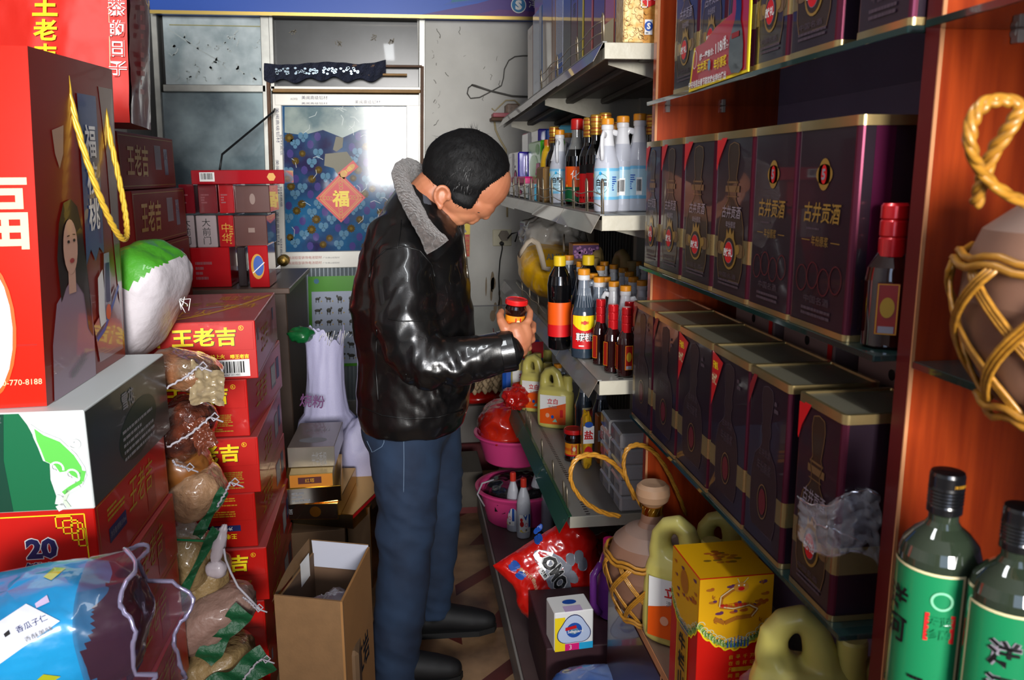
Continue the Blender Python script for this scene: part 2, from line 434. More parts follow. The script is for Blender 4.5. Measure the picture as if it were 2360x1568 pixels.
b = MB(); wbox(b, 380, 213, 612, 900, -.005, GLB, 0); b.build('pane', w1)
# transom over the door
b = MB(); wbox(b, 624, 38, 980, 47, .05, ALUW); wbox(b, 624, 200, 975, 210, .05, ALUW); wbox(b, 624, 38, 634, 212, .05, ALU); wbox(b, 965, 42, 979, 420, .045, ALU)
w2 = struct(b.build('window_2')); b = MB(); wbox(b, 632, 46, 966, 202, -.005, GLD, 0); p = PR(b, wsurf, .001)
for (x, y) in ((675, 75), (902, 95), (780, 100), (860, 85)):
    for k in range(6): p.line([wq(x + r.uniform(-9, 9), y + r.uniform(-8, 8)), wq(x + r.uniform(-9, 9), y + r.uniform(-8, 8))], .005, mat('pane_smear', '#6a6558', .6), 1)
b.build('pane', w2)
b = MB(); wbox(b, 624, 150, 632, 700, .07, BROWN); wbox(b, 632, 207, 968, 217, .07, TAN); wbox(b, 968, 155, 976, 500, .06, BROWN)
struct(b.build('trim_1'))
# door_1
b = MB()
wbox(b, 636, 218, 656, 960, .05, ALUW); wbox(b, 937, 222, 966, 960, .05, ALUW); wbox(b, 636, 218, 966, 246, .052, ALUW)
wbox(b, 650, 580, 940, 612, .052, ALUW); wbox(b, 650, 925, 940, 960, .05, ALU); wbox(b, 636, 960, 966, 985, .03, BROWN)
p = PR(b, lambda u, v, o: wsurf(u, v, o + .0535), .0006)
u, v = wq(727, 227); p.text('美闽高级铝材', u, v, .022, NAVY, w=.15); u, v = wq(848, 237); p.text('美闽高级铝材', u, v, .022, NAVY, w=.15)
u, v = wq(727, 240); p.text('美闽高级铝材', u, v, .012, NAVY, w=.15); u, v = wq(680, 230); p.text('AOFEI', u, v, .012, GREY, w=.04)
for k in range(4):
    u, v = wq(643, 290 + k * 118); p.text('美闽高级铝材', u, v, .02, NAVY, rot=-pi / 2, w=.2); u, v = wq(651, 335 + k * 118); p.text('铝材高级', u, v, .014, NAVY, rot=-pi / 2, w=.12)
for y in (592, 604):
    u, v = wq(705, y); p.text('美润铝型装饰电池铝材', u, v, .018, mat('print_faded_red', '#a8473e', .5), w=.2); u, v = wq(765, y); p.text('广东佛山铝型材', u, v, .01, GREY, w=.1)
d1 = struct(b.build('door_1'))
FILM = mat('flower_film', '#2d6f9e', 0.09, col2='#2f2c52', vs=3.2, spec=.28)
FILMT = mat('film_pale', '#a3b1ac', 0.12, col2='#647c82', vs=7, spec=.3)
FBR = mat('film_brown', '#5a4822', 0.09, spec=.28); FPB = mat('film_paleblue', '#5f87a3', 0.09, spec=.28); FPU = mat('film_violet', '#4f4684', .09, spec=.28)
b = MB(); wbox(b, 654, 244, 940, 582, .02, FILM, 0); p = PR(b, lambda u, v, o: wsurf(u, v, o + .021), .0006)
ulim = (wq(655, 400)[0], wq(936, 400)[0])
p.poly([wq(657, 247), wq(657, 306), wq(700, 312), wq(745, 300), wq(790, 318), wq(830, 300), wq(935, 296), wq(936, 247)], FILMT, 1)
r = random.Random(11)
for j in range(14):
    for i in range(9):
        px = 668 + i * 32 + (j % 2) * 16 + r.uniform(-4, 4); py = 318 + j * 19 + r.uniform(-4, 4)
        if px > 928 or (740 < px < 800 and 300 < py < 400): continue
        u, v = wq(px, py); k = (i + j) % 3
        if k == 0:
            R_ = r.uniform(.022, .031); n = 11
            p.poly([(u + R_ * (1 if q % 2 else .72) * cos(pi * q / n), v + R_ * (1 if q % 2 else .72) * sin(pi * q / n)) for q in range(2 * n)], FBR, 2)
            p.disc(u, v, R_ * .35, R_ * .35, mat('film_brown_eye', '#7a6630', .09, spec=.28), 3, 8)
        elif k == 1:
            p.disc(u - .014, v + .012, .016, .02, FPB, 2, 9); p.disc(u + .014, v + .012, .016, .02, FPB, 2, 9); p.disc(u, v - .012, .012, .014, FPB, 2, 9)
        else: p.disc(u, v, .02, .026, FPU, 1.5, 8)
for k in range(60):   # crinkles in the plastic film
    px, py = r.uniform(662, 930), r.uniform(250, 560); u, v = wq(px, py); a = r.uniform(0, pi)
    if py > 320 and r.random() < .6: continue
    p.line([(u, v), (u + .04 * cos(a), v + .04 * sin(a)), (u + .06 * cos(a + .3), v + .06 * sin(a + .3))], .0022, mat('film_crease', '#c9d2d0', .3), 3)
PEEL = mat('peeled_paper', '#8d8a7c', .7)
p.poly([wq(775, 315), wq(792, 318), wq(790, 340), wq(776, 350), wq(768, 345)], PEEL, 4)
p.poly([wq(750, 355), wq(800, 350), wq(815, 372), wq(800, 385), wq(785, 412), wq(770, 388), wq(748, 382)], PEEL, 4)
b.build('pane', d1)
RIB = mat('ribbed_alu', '#8d989f', .4, metal=.5, var=.15)
b = MB(); u0 = wq(655, 600)[0]; u1 = wq(938, 600)[0]; v0 = wq(700, 928)[1]; v1 = wq(700, 614)[1]; n = 30
b.grid(lambda a, c: wsurf(u0 + (u1 - u0) * a, v0 + (v1 - v0) * c, .018 + .006 * abs(sin(pi * a * n))), n * 6, 1, RIB, smooth=False); b.build('door_panel', d1)
b = MB(); b.lathe([(0.03, 0), (.034, .006), (.03, .012), (.014, .02), (.014, .04), (.03, .05), (.034, .062), (.03, .074), (.014, .08), (0, .081)], BRASS, 20)
o = b.build('door_handle', d1); u, v = wq(653, 597); o.location = (u, BACKY - .055, v); o.rotation_euler = (pi / 2, 0, 0)

def wthing(name, label, cat, group=None): return thing(name, label, cat, (0, BACKY, 0), group=group)
# posters
b = MB(); u, v = wq(786, 456); h = .105
p = PR(b, lambda x, y, o: wsurf(u + (x - y) * .7071, v + (x + y) * .7071, o + .024), .001)
p.rect(-h, -h, h, h, PRED, 0); p.frame(-h * .88, -h * .88, h * .88, h * .88, .005, GOLDP, 1); p.frame(-h * .78, -h * .78, h * .78, h * .78, .003, GOLDP, 1)
for sx in (-1, 1):
    for sy in (-1, 1):
        for k in range(3): p.ring(sx * h * (.62 - k * .1), sy * h * (.62 - k * .12), .012, .012, .003, GOLDP, 1, 10)
p2 = PR(b, lambda x, y, o: wsurf(u + x, v + y, o + .024), .001); p2.text('福', 0, -.004, .1, YEL, 3, bold=.03)
tag(b.build('luck_poster'), 'red diamond paper poster with gold luck character on the door glass', 'poster')
b = MB(); u, v = wq(803, 392)
p = PR(b, lambda x, y, o: wsurf(u + x * .77 - y * .64, v + x * .64 + y * .77, o + .024), .001)
p.rect(-.06, -.025, .06, .025, PRED, 0); p.disc(-.035, 0, .022, .02, GOLDP, 1); p.disc(.02, 0, .03, .016, GOLDP, 1); p.text('日日', .0, 0, .02, YEL, 2)
tag(b.build('lucky_sticker'), 'torn small red and gold sticker above the diamond poster', 'sticker')
# animal chart
b = MB(); p = PR(b, lambda x, y, o: wsurf(x, y, o + .028), .0008)
G1 = mat('chart_green', '#4f9a2a', .3, coat=.4); G2 = mat('chart_paper', '#a9b3c9', .35, coat=.4); ANI = mat('chart_animal', '#3c3a33', .4)
ua, va = wq(716, 845); ub, vb = wq(880, 633); p.rect(ua, va, ub, vb, G1, 0); uc, vc = wq(723, 838); ud, vd = wq(870, 668); p.rect(uc, vc, ud, vd, G2, 1)
p.disc(ua + .05, vb - .03, .016, .016, FPB, 2); r = random.Random(4)
for j in range(6):
    for i in range(6):
        x = uc + .035 + i * .068; y = vd - .045 - j * .073; w_ = r.uniform(.012, .022); h_ = r.uniform(.008, .016)
        p.disc(x, y, w_, h_, ANI, 2, 9); p.disc(x + w_ * r.choice((-1, 1)), y + h_ * .9, w_ * .4, h_ * .6, ANI, 2, 7)
        for q in (-.6, .5): p.line([(x + w_ * q, y), (x + w_ * q, y - h_ - .014)], .005, ANI, 2)
        p.disc(x + .024, y - .016, .005, .005, mat('chart_dot', '#b59a4a', .4), 2, 6)
tag(b.build('animal_chart'), 'green bordered wall chart of small animal pictures on the lower door panel', 'poster')
# lace valance
LACE = mat('blue_lace', '#20263c', .7, var=.4, vs=40, bump=.6, bs=120)
b = MB()
def fn(a, c):
    px = 614 + a * 276; py = 150 + c * (38 + 5 * sin(a * 30)) - (a > .78) * (a - .78) * 40 * 1 + 3 * sin(a * 9)
    u, v = wq(px, py); return wsurf(u, v, .085 + .012 * sin(a * 40 + c * 3) + .006 * fbm((a * 30, c * 6, 0)))
b.grid(fn, 90, 10, LACE)
p = PR(b, lambda u, v, o: wsurf(u, v, o + .1), .001); r = random.Random(8)
for k in range(9):
    px = 650 + k * 21; 
    for q in range(7):
        u, v = wq(px + r.uniform(-9, 9), 167 + r.uniform(-6, 8)); p.disc(u, v, .008, .006, mat('sequin', '#8fa0ad', .2, metal=.7), 1, 7)
tag(b.build('lace_valance'), 'dark blue sequined lace strip bunched over the transom', 'curtain')
b = MB(); 
for (xa, ya, xb, yb, m_) in ((800, 152, 972, 159, BROWN), (825, 172, 938, 178, TAN)):
    wbox(b, xa, ya, xb, yb, .075, m_, .002)
tag(b.build('wooden_batten'), 'thin brown wooden curtain battens crossing the transom', 'batten')
b = MB(); b.tube([wsurf(*wq(640, 255), .12), wsurf(*wq(640, 262), .16), wsurf(*wq(549, 360), .45), wsurf(*wq(548, 392), .5)], .006, mat('black_iron', '#26282a', .4, metal=.5))
tag(b.build('iron_hook_rod'), 'thin black iron rod leaning across the left pane to the door frame', 'rod')
# sign banner
b = MB(); SBL = mat('sign_blue', '#134db0', .4); SPU = mat('sign_violet', '#43287e', .4); STR = mat('gold_trim', '#c9ad62', .3, metal=.8)
Ys = BACKY - .12; ss = lambda px, py: (at(px, py, 'Y', Ys).x, at(px, py, 'Y', Ys).z)
zL = ss(350, 22)[1]; zR = ss(1240, 46)[1]; zm = (zL + zR) / 2; xa = ss(346, 22)[0]; xb = .86
b.box(xa, Ys, zm, xb, BACKY - .002, 2.88, SBL); p = PR(b, lambda u, v, o: Vector((u, Ys - o, v)), .001)
s2 = lambda px, py: (ss(px, py)[0], ss(px, py)[1] + zm - (zL if px < 700 else zR))
p.poly([ss(950, 38), (xb, zm), (xb, 2.8), ss(1240, -30), ss(1100, 8)], SPU, 1)
p.poly([ss(1060, 40), ss(1240, 46), ss(1240, 28), ss(1150, 22)], mat('sign_plum', '#5d2a72', .4), 2); p.poly([ss(1020, 12), ss(1240, -12), ss(1240, -30), ss(1100, -26)], BLUEP, 2)
p.poly([ss(1040, 6), ss(1140, -6), ss(1140, -30), ss(1046, -20)], FPB, 3)
u, v = ss(1195, 12); p.disc(u, v, .045, .045, WHITE, 4, 28); p.disc(u, v, .04, .04, mat('logo_teal', '#1f7ab0', .4), 5, 28)
p.text('S', u, v, .055, WHITE, 6, bold=.06, sx=1.15); u, v = ss(1228, 8); p.text('洋', u, v, .05, WHITE, 5)
b.box(xa, Ys - .012, zm - .012, xb, Ys + .01, zm + .006, STR)
tag(b.build('shop_sign'), 'blue and violet banner sign with a white S logo above the door', 'sign')
# couplet strip
b = MB(); p = PR(b, lambda u, v, o: wsurf(u, v, o + .003), .0008); ua, va = wq(1070, 592); ub, vb = wq(1083, 540); p.rect(ua, va, ub, vb, PRED, 0); p.frame(ua, va, ub, vb, .003, GOLDP, 1)
p.rect(ua, vb, ub, wq(1076, 512)[1], YEL, 0); p.text('恭喜发财', (ua + ub) / 2, (va + vb) / 2, .026, GOLDP, 2, vert=True)
tag(b.build('couplet_strip'), 'narrow red paper strip with gold characters on the back wall beside the collar', 'paper strip')
# cables, socket, holder
CBL = mat('grey_cable', '#4c4a46', .5); CBW = mat('cream_cable', '#b3a37c', .5); CBK = mat('black_cable', '#161616', .5)
W3 = lambda px, py, o=.01: wsurf(*wq(px, py), o)
b = MB(); b.tube([W3(1088, 196, .0), W3(1092, 198, .03), W3(1130, 210), W3(1180, 222), W3(1222, 224, .02), W3(1260, 220)], .006, CBL); b.tube([W3(1088, 196, 0), W3(1079, 203, .03), W3(1076, 216, .03), W3(1084, 227), W3(1105, 225), W3(1130, 212), W3(1155, 198), W3(1160, 180), W3(1162, 160), W3(1172, 140), W3(1186, 131), W3(1205, 129), W3(1240, 129)], .0035, CBL)
tag(b.build('wall_cable'), 'dark grey cable looping out of a hole in the back wall', 'cable')
b = MB(); b.tube([W3(1133, 250), W3(1140, 256), W3(1150, 246), W3(1165, 232, .02), W3(1185, 232, .02), W3(1203, 248, .02)], .004, CBW); b.tube([W3(1139, 280), W3(1142, 300), W3(1152, 322), W3(1165, 345, .02), W3(1168, 450, .02), W3(1168, 500, .02)], .006, CBW)
tag(b.build('cream_cable'), 'cream coloured flex hanging down behind the middle shelf end', 'cable')
b = MB(); A = wq(1132, 281); B_ = wq(1200, 262); b.box(A[0], BACKY - .12, A[1], B_[0], BACKY, A[1] + .02, BROWN, .003); b.box(A[0] + .01, BACKY - .13, A[1] + .02, A[0] + .13, BACKY - .02, A[1] + .045, mat('pink_box', '#a8505a', .5), .003)
b.box(A[0] + .09, BACKY - .12, A[1] + .02, B_[0] - .01, BACKY - .01, A[1] + .1, mat('crumpled_wrap', '#9b8474', .5, var=.5, vs=30), .01)
tag(b.build('wall_ledge'), 'little brown wall ledge holding a pink box and crumpled wrapper', 'shelf')
b = MB(); u, v = wq(1153, 548); b.box(u - .06, BACKY - .012, v - .052, u + .06, BACKY, v + .052, mat('socket_cream', '#c8c2a8', .5), .004)
tag(b.build('wall_socket'), 'cream plastic double wall socket on the back wall', 'socket')
b = MB(); b.prism([(.035 * cos(k * pi / 3) + u + .01, .035 * sin(k * pi / 3) + v + .015) for k in range(6)], 0, .05, mat('adapter_grey', '#7b7368', .6), T=Matrix(((1, 0, 0, 0), (0, 0, -1, BACKY - .0125), (0, 1, 0, 0), (0, 0, 0, 1))))
b.tube([(u + .03, BACKY - .06, v), (u + .05, BACKY - .09, v + .03), (u + .09, BACKY - .1, v + .04), (u + .07, BACKY - .1, v - .02)], .005, CBK)
tag(b.build('plug_adapter'), 'grey six sided plug adapter pushed into the wall socket', 'adapter')
b = MB(); b.lathe([(.014, 0), (.014, .03), (.008, .035)], CBK, 10, c=(0, 0)); o = b.build('plug_head'); 
root = thing('black_plug_lead', 'black plug with a long black lead hanging down the back wall', 'cable', (u - .005, BACKY - .0125, v - .035)); o.parent = root; o.rotation_euler = (pi / 2, 0, 0)
b = MB(); q0 = Vector((u - .005, BACKY - .0125, v - .035)); b.tube([Vector((0, -.035, 0)), Vector((0, -.045, -.03)), W3(1152, 600) - q0, W3(1149, 640) - q0, W3(1151, 690) - q0, W3(1149, 704) - q0], .004, CBK); b.build('lead', root)
# ================================================================ left side: cartons, bags, sacks
def faces(mb, w, d, h, x0=None, y0=None, z0=0.0, e=0.0006):
    x0 = -w / 2 if x0 is None else x0; y0 = -d / 2 if y0 is None else y0
    return dict(front=PR(mb, plane((x0, y0, z0), (1, 0, 0), (0, 0, 1)), e), right=PR(mb, plane((x0 + w, y0, z0), (0, 1, 0), (0, 0, 1)), e),
                left=PR(mb, plane((x0, y0 + d, z0), (0, -1, 0), (0, 0, 1)), e), top=PR(mb, plane((x0, y0, z0 + h), (1, 0, 0), (0, 1, 0)), e),
                back=PR(mb, plane((x0 + w, y0 + d, z0), (-1, 0, 0), (0, 0, 1)), e))
WLJ = '王老吉'
GOLDD = mat('print_dull_gold', '#a8841e', .45)
BARG = mat('label_grey', '#8a8590', .5)
def tea_art(mb, w, d, h, kind):
    F = faces(mb, w, d, h); f = F['front']; R_ = w
    if kind == 'C':
        f.lines(R_ - .17, .095, R_ - .05, .155, 9, GOLDP, 1, 5); f.rect(R_ - .17, .05, R_ - .045, .068, NAVY, 1); f.text('净含量/规格', R_ - .1, .059, .012, WHITE, 2, rot=pi, bold=.02)
        f.text('王老吉凉茶', R_ - .1, .034, .017, YEL, 2, rot=pi, bold=.02)
    else:
        f.text(WLJ, R_ - .135, .122, .052, BLACK, 1, bold=.035, w=.168); f.text(WLJ, R_ - .136, .1235, .052, YEL, 2, bold=.03, w=.168)
        f.ring(R_ - .037, .143, .0068, .0068, .0012, YEL, 2); f.text('R', R_ - .037, .143, .007, YEL, 2)
        if kind == 'A':
            f.text('怕上火', R_ - .104, .066, .0125, YEL, 2, bold=.03); f.text('喝王老吉', R_ - .046, .0645, .0125, YEL, 2, bold=.03)
            f.barcode(R_ - .121, .008, R_ - .021, .056, 1, 3, '56367 311485'); f.lines(R_ - .2, .03, R_ - .13, .07, 6, GOLDD, 1, 2)
            f.rect(R_ - .245, .115 - .02, R_ - .205, .108, NAVY, 1); f.text('X20', R_ - .222, .101, .01, WHITE, 2, bold=.02); f.text('饮料', R_ - .225, .12, .014, GOLDP, 2)
        else:
            f.lines(R_ - .14, .015, R_ - .045, .072, 11, GOLDD, 1, 9, .6)
    f.rect(.0, .083, w, .0838, RED2, 1); f.text(WLJ, .1, .122, .05, YEL, 2, bold=.03, w=.15)
    r_ = F['right']
    r_.text(WLJ, d * .36, .085, .075, GOLDD, 2, w=.17, bold=.005, slant=.25); r_.frame(.012, .008, d - .012, h - .008, .0012, GOLDD, 1)
    if kind == 'A': r_.rect(.04, .1, .065, .135, BARG, 1); r_.rect(d - .14, .09, d - .1, .13, NAVY, 1)
    else: r_.rect(d - .2, .04, d - .12, .115, BARG, 1); r_.rect(d - .1, .05, d - .05, .12, NAVY, 1)
    for k in range(8): r_.rect(d - .19 + k * .008, .05, d - .187 + k * .008, .11, WHITE if kind != 'A' else RED2, 2)
    t = F['top']; t.text(WLJ, w * .45, d * .58, .07, GOLDD, 1, w=.22); t.text('怕上火', w * .48, d * .25, .1, GOLDP, 1, rot=.35, w=.17, slant=.3)
    pts = [(w * .3 + a * w * .68, d * (.04 + .85 * a ** 2.2)) for a in [k / 12 for k in range(13)]]; t.line(pts, .016, GOLDP, 1)
    t.text('喝王老吉', w * .78, d * .78, .09, GOLDP, 2, w=.13); t.frame(w * .72, d * .42, w * .92, d * .56, .005, GOLDP, 1); t.text('凉茶', w * .82, d * .49, .05, GOLDP, 2)
    pts = [(w * .55 + a * .12, d * (.4 + .14 * a)) for a in [k / 8 for k in range(9)]]; t.line(pts, .014, mat('print_silver', '#8e8890', .35), 1)
def tea_carton(label, kind, loc, rz=0, w=.42, d=.56, h=.1655, group='red tea cartons'):
    t = thing('tea_carton', label, 'box', loc, rz, group); b = MB(); b.box(-w / 2, -d / 2, 0, w / 2, d / 2, h - .001, RED, .002); tea_art(b, w, d, h - .001, kind); b.build('carton_body', t)
    b = MB(); b.box(-w / 2, -d / 2 - .0018, .083, w / 2 - .006, -d / 2 - .0002, h - .004, RED, .0004); b.M = Matrix.Translation((0, -.0022, 0))
    f = PR(b, plane((-w / 2, -d / 2, 0), (1, 0, 0), (0, 0, 1)))
    if kind != 'C':
        f.text(WLJ, w - .134, .1205, .052, BLACK, 0.5, bold=.035, w=.168); f.text(WLJ, w - .1355, .122, .052, YEL, 1.5, bold=.03, w=.168); f.text(WLJ, .1, .122, .05, YEL, 2, bold=.03, w=.15)
        f.ring(w - .037, .145, .0068, .0068, .0012, YEL, 2); f.text('R', w - .037, .145, .007, YEL, 2)
        f.text('BH 2015 0812 106', w - .12, .158, .005, RED2, 2)
    else: f.lines(w - .17, .095, w - .05, .155, 9, GOLDP, 1, 5)
    b.build('flap', t)
    return t
kA = tea_carton('red tea carton with a barcode label, topmost of the middle stack', 'A', (0, 0, 0))
kB = tea_carton('red tea carton directly under the topmost one of the middle stack', 'B', (0, 0, 0))
kC = tea_carton('red tea carton turned upside down in the middle stack, fourth from its top', 'C', (0, 0, 0))
H_ = .1655
lab = {1: 'red tea carton third from the top of the middle stack', 3: 'red tea carton fifth from the top of the middle stack', 4: 'red tea carton in the middle stack, second from the floor', 5: 'red tea carton standing on the floor under the middle stack'}
xs = [-.431, -.444, -.437, -.445, -.43, -.436, -.44]; rz = [.05, -.02, .03, -.01, .02, -.015, .0]; yy = [2.3, 2.31, 2.29, 2.3, 2.285, 2.29, 2.3]
for i in range(7):
    loc = (xs[i] - .21, yy[i] + .28, H_ * (6 - i))
    if i == 0: kA.location = loc; kA.rotation_euler.z = rz[i]
    elif i == 1: kB.location = loc; kB.rotation_euler.z = rz[i]
    elif i == 3: kC.location = loc; kC.rotation_euler.z = rz[i]
    elif i == 6: dup(kA, 'lowest red tea carton of the middle stack, showing a barcode near the floor', loc, rz[i])
    else: dup(kB, {2: 'red tea carton third from the top of the middle stack, edge jutting out', 4: 'red tea carton third from the floor in the middle stack', 5: 'red tea carton second from the floor in the middle stack'}[i], loc, rz[i])

# nearer left stack
RED3 = mat('carton_red_maroon_side', '#8c1c14', .55, var=.25, vs=5, dust='#8a5a58', dustamt=.4, spec=.3)
def near_carton(label, loc, rz=0, w=.44, d=.46, h=.158):
    t = thing('drink_carton', label, 'box', loc, rz, 'red drink cartons stacked at the left'); b = MB(); b.box(-w / 2, -d / 2, 0, w / 2, d / 2, h - .001, RED, .002)
    F = faces(b, w, d, h - .001); f = F['front']; R_ = w
    f.text('20', R_ - .099, .08, .045, WHITE, 1, bold=.075, sx=1.05); f.text('20', R_ - .099, .08, .041, NAVY, 2, bold=.05, sx=1.05)
    f.text('罐装', R_ - .098, .042, .023, WHITE, 1, bold=.06, w=.068); f.text('罐装', R_ - .098, .042, .022, NAVY, 2, bold=.03, w=.066)
    g = .0022; f.line([(0, h - .012), (R_ - .018, h - .014)], g, YEL, 1); f.line([(R_ - .018, h - .014), (R_ - .018, .01)], g, YEL, 1)
    for (a, c, e, k) in ((.07, .012, .04, .028), (.058, .02, .03, .04), (.044, .026, .022, .054), (.034, .038, .018, .066)): f.frame(R_ - a, h - k - .012, R_ - e, h - c - .004, g, YEL, 1)
    r_ = F['right']; r_.text(WLJ, d * .58, .1, .07, GOLDD, 2, w=.16, slant=.25); r_.frame(.012, .008, d - .012, h - .008, .0015, GOLDD, 1)
    r_.lines(.06, .1, .16, .13, 3, GOLDD, 1, 4); r_.rect(.06, .055, .16, .085, NAVY, 1); r_.text('净含量/规格:310ml', .11, .07, .014, BARG, 2, w=.09); r_.rect(.3, .02, .36, .09, RED2, 1)
    b.build('carton_body', t); return t
n0 = near_carton('red drink carton printed 20 in blue, topmost of the left stack under the beer carton', (0, 0, 0))
for i in range(6):
    loc = (-.585 - .22 + (.004, -.006, .008, 0, .006, -.004)[i], 1.53 + .23, .158 * i)
    if i == 5: n0.location = loc
    else: dup(n0, ['lowest red drink carton of the left stack, on the floor', 'red drink carton second from the floor of the left stack', 'red drink carton third from the floor of the left stack',
                   'red drink carton third from the top of the left stack', 'red drink carton just below the topmost of the left stack'][i], loc, (.01, -.012, .014, -.008, .01)[i])
for i in range(5): dup(n0, ['lowest', 'second lowest', 'middle', 'second highest', 'highest'][i] + ' red drink carton of the low pile hidden under the blue packet', (-.80, 1.22, .158 * i), .0)

# beer carton
BGR = mat('carton_green_dark', '#10603c', .35); BDK = mat('carton_dark_slate', '#2c3634', .32, var=.2, vs=6, coat=.15); BWH = mat('carton_white', '#c3c9c8', .45); LEAF = mat('print_leaf_green', '#58b84a', .4)
MINT = mat('print_mint', '#b9cbb5', .45)
t = thing('beer_carton', 'white and green beer carton with a curling leaf, lying on the red cartons', 'box', (-.577 - .22, 1.515 + .24, .95), -.015)
w, d, h = .44, .48, .188; b = MB(); b.box(-w / 2, -d / 2, 0, w / 2, d / 2, h, BWH, .002); F = faces(b, w, d, h); f = F['front']
f.poly([(0.003, .002), (w - .055, .002), (w - .062, .02), (w - .07, .06), (w - .068, .09), (w - .085, .13), (w - .098, .165), (w - .11, h - .002), (.003, h - .002)], BGR, 1)
f.poly([(0.003, .002), (w - .14, .002), (w - .145, .1), (w - .135, h - .002), (.003, h - .002)], mat('carton_green_deep', '#0c3b2c', .35), 2)
def curl(cx, cy, r0, r1, a0, a1, wd, m, l):
    n = 18; f.line([(cx + (r0 + (r1 - r0) * k / n) * cos(a0 + (a1 - a0) * k / n), cy + (r0 + (r1 - r0) * k / n) * sin(a0 + (a1 - a0) * k / n)) for k in range(n + 1)], wd, m, l)
leaf = [(w - .092, .165), (w - .075, .15), (w - .045, .135), (w - .02, .105), (w - .008, .08), (w - .006, .062), (w - .018, .055), (w - .03, .063), (w - .036, .072), (w - .052, .07), (w - .06, .085), (w - .078, .095), (w - .084, .12), (w - .09, .14)]
f.poly([(x * 1.0, y + .002) for x, y in leaf], BWH, 3); cx_, cy_ = w - .05, .105
f.poly([(cx_ + (x - cx_) * .86, cy_ + (y - cy_) * .88) for x, y in leaf], LEAF, 4)
curl(w - .02, .128, .012, .003, -2.6, 3.2, .004, BWH, 5); curl(w - .058, .083, .014, .004, -.4, 4.8, .004, BWH, 5); curl(w - .033, .068, .014, .004, -.4, 4.8, .004, BWH, 5)
f.line([(w - .012, .07), (w - .022, .05), (w - .04, .04), (w - .055, .03), (w - .06, .012), (w - .055, .002)], .014, BWH, 4); f.line([(w - .01, .075), (w - .016, .055), (w - .036, .044), (w - .05, .034)], .007, LEAF, 5)
f.line([(w - .04, .04), (w - .05, .02), (w - .042, .006)], .006, MINT, 5)
f.text('8.0 °P', w - .17, .155, .014, WHITE, 3, w=.05); f.text('原麦汁浓度', w - .17, .176, .011, GREY, 3, w=.06)
r_ = F['right']; r_.rect(.004, .002, d - .002, h - .004, BDK, 1); n = 30
r_.poly([(.27 + .12 * cos(2 * pi * k / n), .075 + .056 * sin(2 * pi * k / n) + .1 * .12 * cos(2 * pi * k / n)) for k in range(n)], mat('print_deep_green', '#0f2a20', .4), 2)
r_.text('雪花', .22, .15, .036, GREY, 3, bold=.02); r_.lines(.17, .03, .37, .1, 5, GREY, 3, 8, .45)
t_ = F['top']; pts = [(.12 + .22 * a, .1 + .33 * a + .05 * sin(a * 6)) for a in [k / 14 for k in range(15)]]; t_.line(pts, .018, MINT, 1); t_.line([(x - .05 + .02 * sin(y * 20), y) for x, y in pts], .012, MINT, 1)
b.build('carton_body', t)

# nut drink gift bag
t = thing('gift_bag', 'tall red gift bag with gold rope handles and a smiling woman printed on its side', 'bag', (-.69, 1.72, 1.14))
O = Vector(t.location); BGM = mat('gift_bag_red', '#d11c0a', .22, coat=.4); BGS = mat('gift_bag_shaded_red', '#7a160e', .3, coat=.2, var=.2, vs=4); BGE = mat('bag_gusset', '#6b5048', .25, coat=.5)  # side panels get a darker red, their shade put into the colour
P1 = at(108, 936, 'Z', 1.139); P2 = at(272, 802, 'Z', 1.139); P1 = Vector((P1.x, P1.y, 1.139)); P2 = Vector((-.655, 1.98, 1.139))
T1 = at(63, 106, 'Y', P1.y + .01); T2 = at(258, 160, 'Y', P2.y); Wd = Vector((-.36, -.02, 0))
base = [P1 + Wd, P1, P2, P2 + Wd]; topc = [T1 + Wd, T1, T2, T2 + Wd]
def qs(A, B, C, D, W_, Hh, bulge=0.0):  # A bottom-left, B bottom-right, C top-right, D top-left
    N = ((B - A).cross(D - A)).normalized()
    return lambda u, v, o: A.lerp(B, u / W_).lerp(D.lerp(C, u / W_), v / Hh) + N * (o + bulge * sin(pi * min(1, max(0, u / W_))) * sin(pi * min(1, max(0, v / Hh)))) - O
b = MB(); sd = qs(P1, P2, T2, T1, .44, .6, .004); fr = qs(base[0], P1, T1, topc[0], .36, .6, .004)
for (A, B, C, D, mm, bu) in ((base[0], P1, T1, topc[0], BGM, .004), (P1, P2, T2, T1, BGS, .004), (P2, base[3], topc[3], T2, BGS, 0), (base[3], base[0], topc[0], topc[3], BGM, 0)):
    q = qs(A, B, C, D, 1, 1, bu); b.grid(lambda u, v, q=q: q(u, v, 0), 8, 8, mm)
b.add([x - O for x in base], [(3, 2, 1, 0)], BGM)
p = PR(b, lambda u, v, o: fr(u + .36 - .36, v, o), .0012)
p.text('福', .285, .335, .125, CREAM, 2, bold=.012); p.disc(.262, .14, .05, .12, WHITE, 2); p.ring(.262, .14, .056, .126, .006, ORNG, 2); p.rect(.0, .11 - .002, .35, .111, mat('bag_seam', '#a51509', .3), 1); p.text('400-770-8188', .315, .045, .01, CREAM, 2, w=.08)
s = PR(b, sd, .0012); 
BAN = mat('banner_blue', '#27406f', .3, coat=.4); s.rect(.212, .25, .318, .54, BAN, 1.5, 6, 14); s.poly([(.212, .251), (.318, .251), (.318, .235), (.29, .25), (.265, .225), (.24, .25), (.212, .222)], BAN, 1.5)
s.text('福核桃', .265, .385, .062, WHITE, 3, bold=.015, vert=True); s.poly([(.34, .56), (.43, .56), (.43, .02), (.38, .3), (.37, .42)], BGE, 1)
s.poly([(.08, .47), (.135, .48), (.125, .43), (.105, .405), (.088, .43)], mat('shield_print', '#9a7a6a', .3), 1)
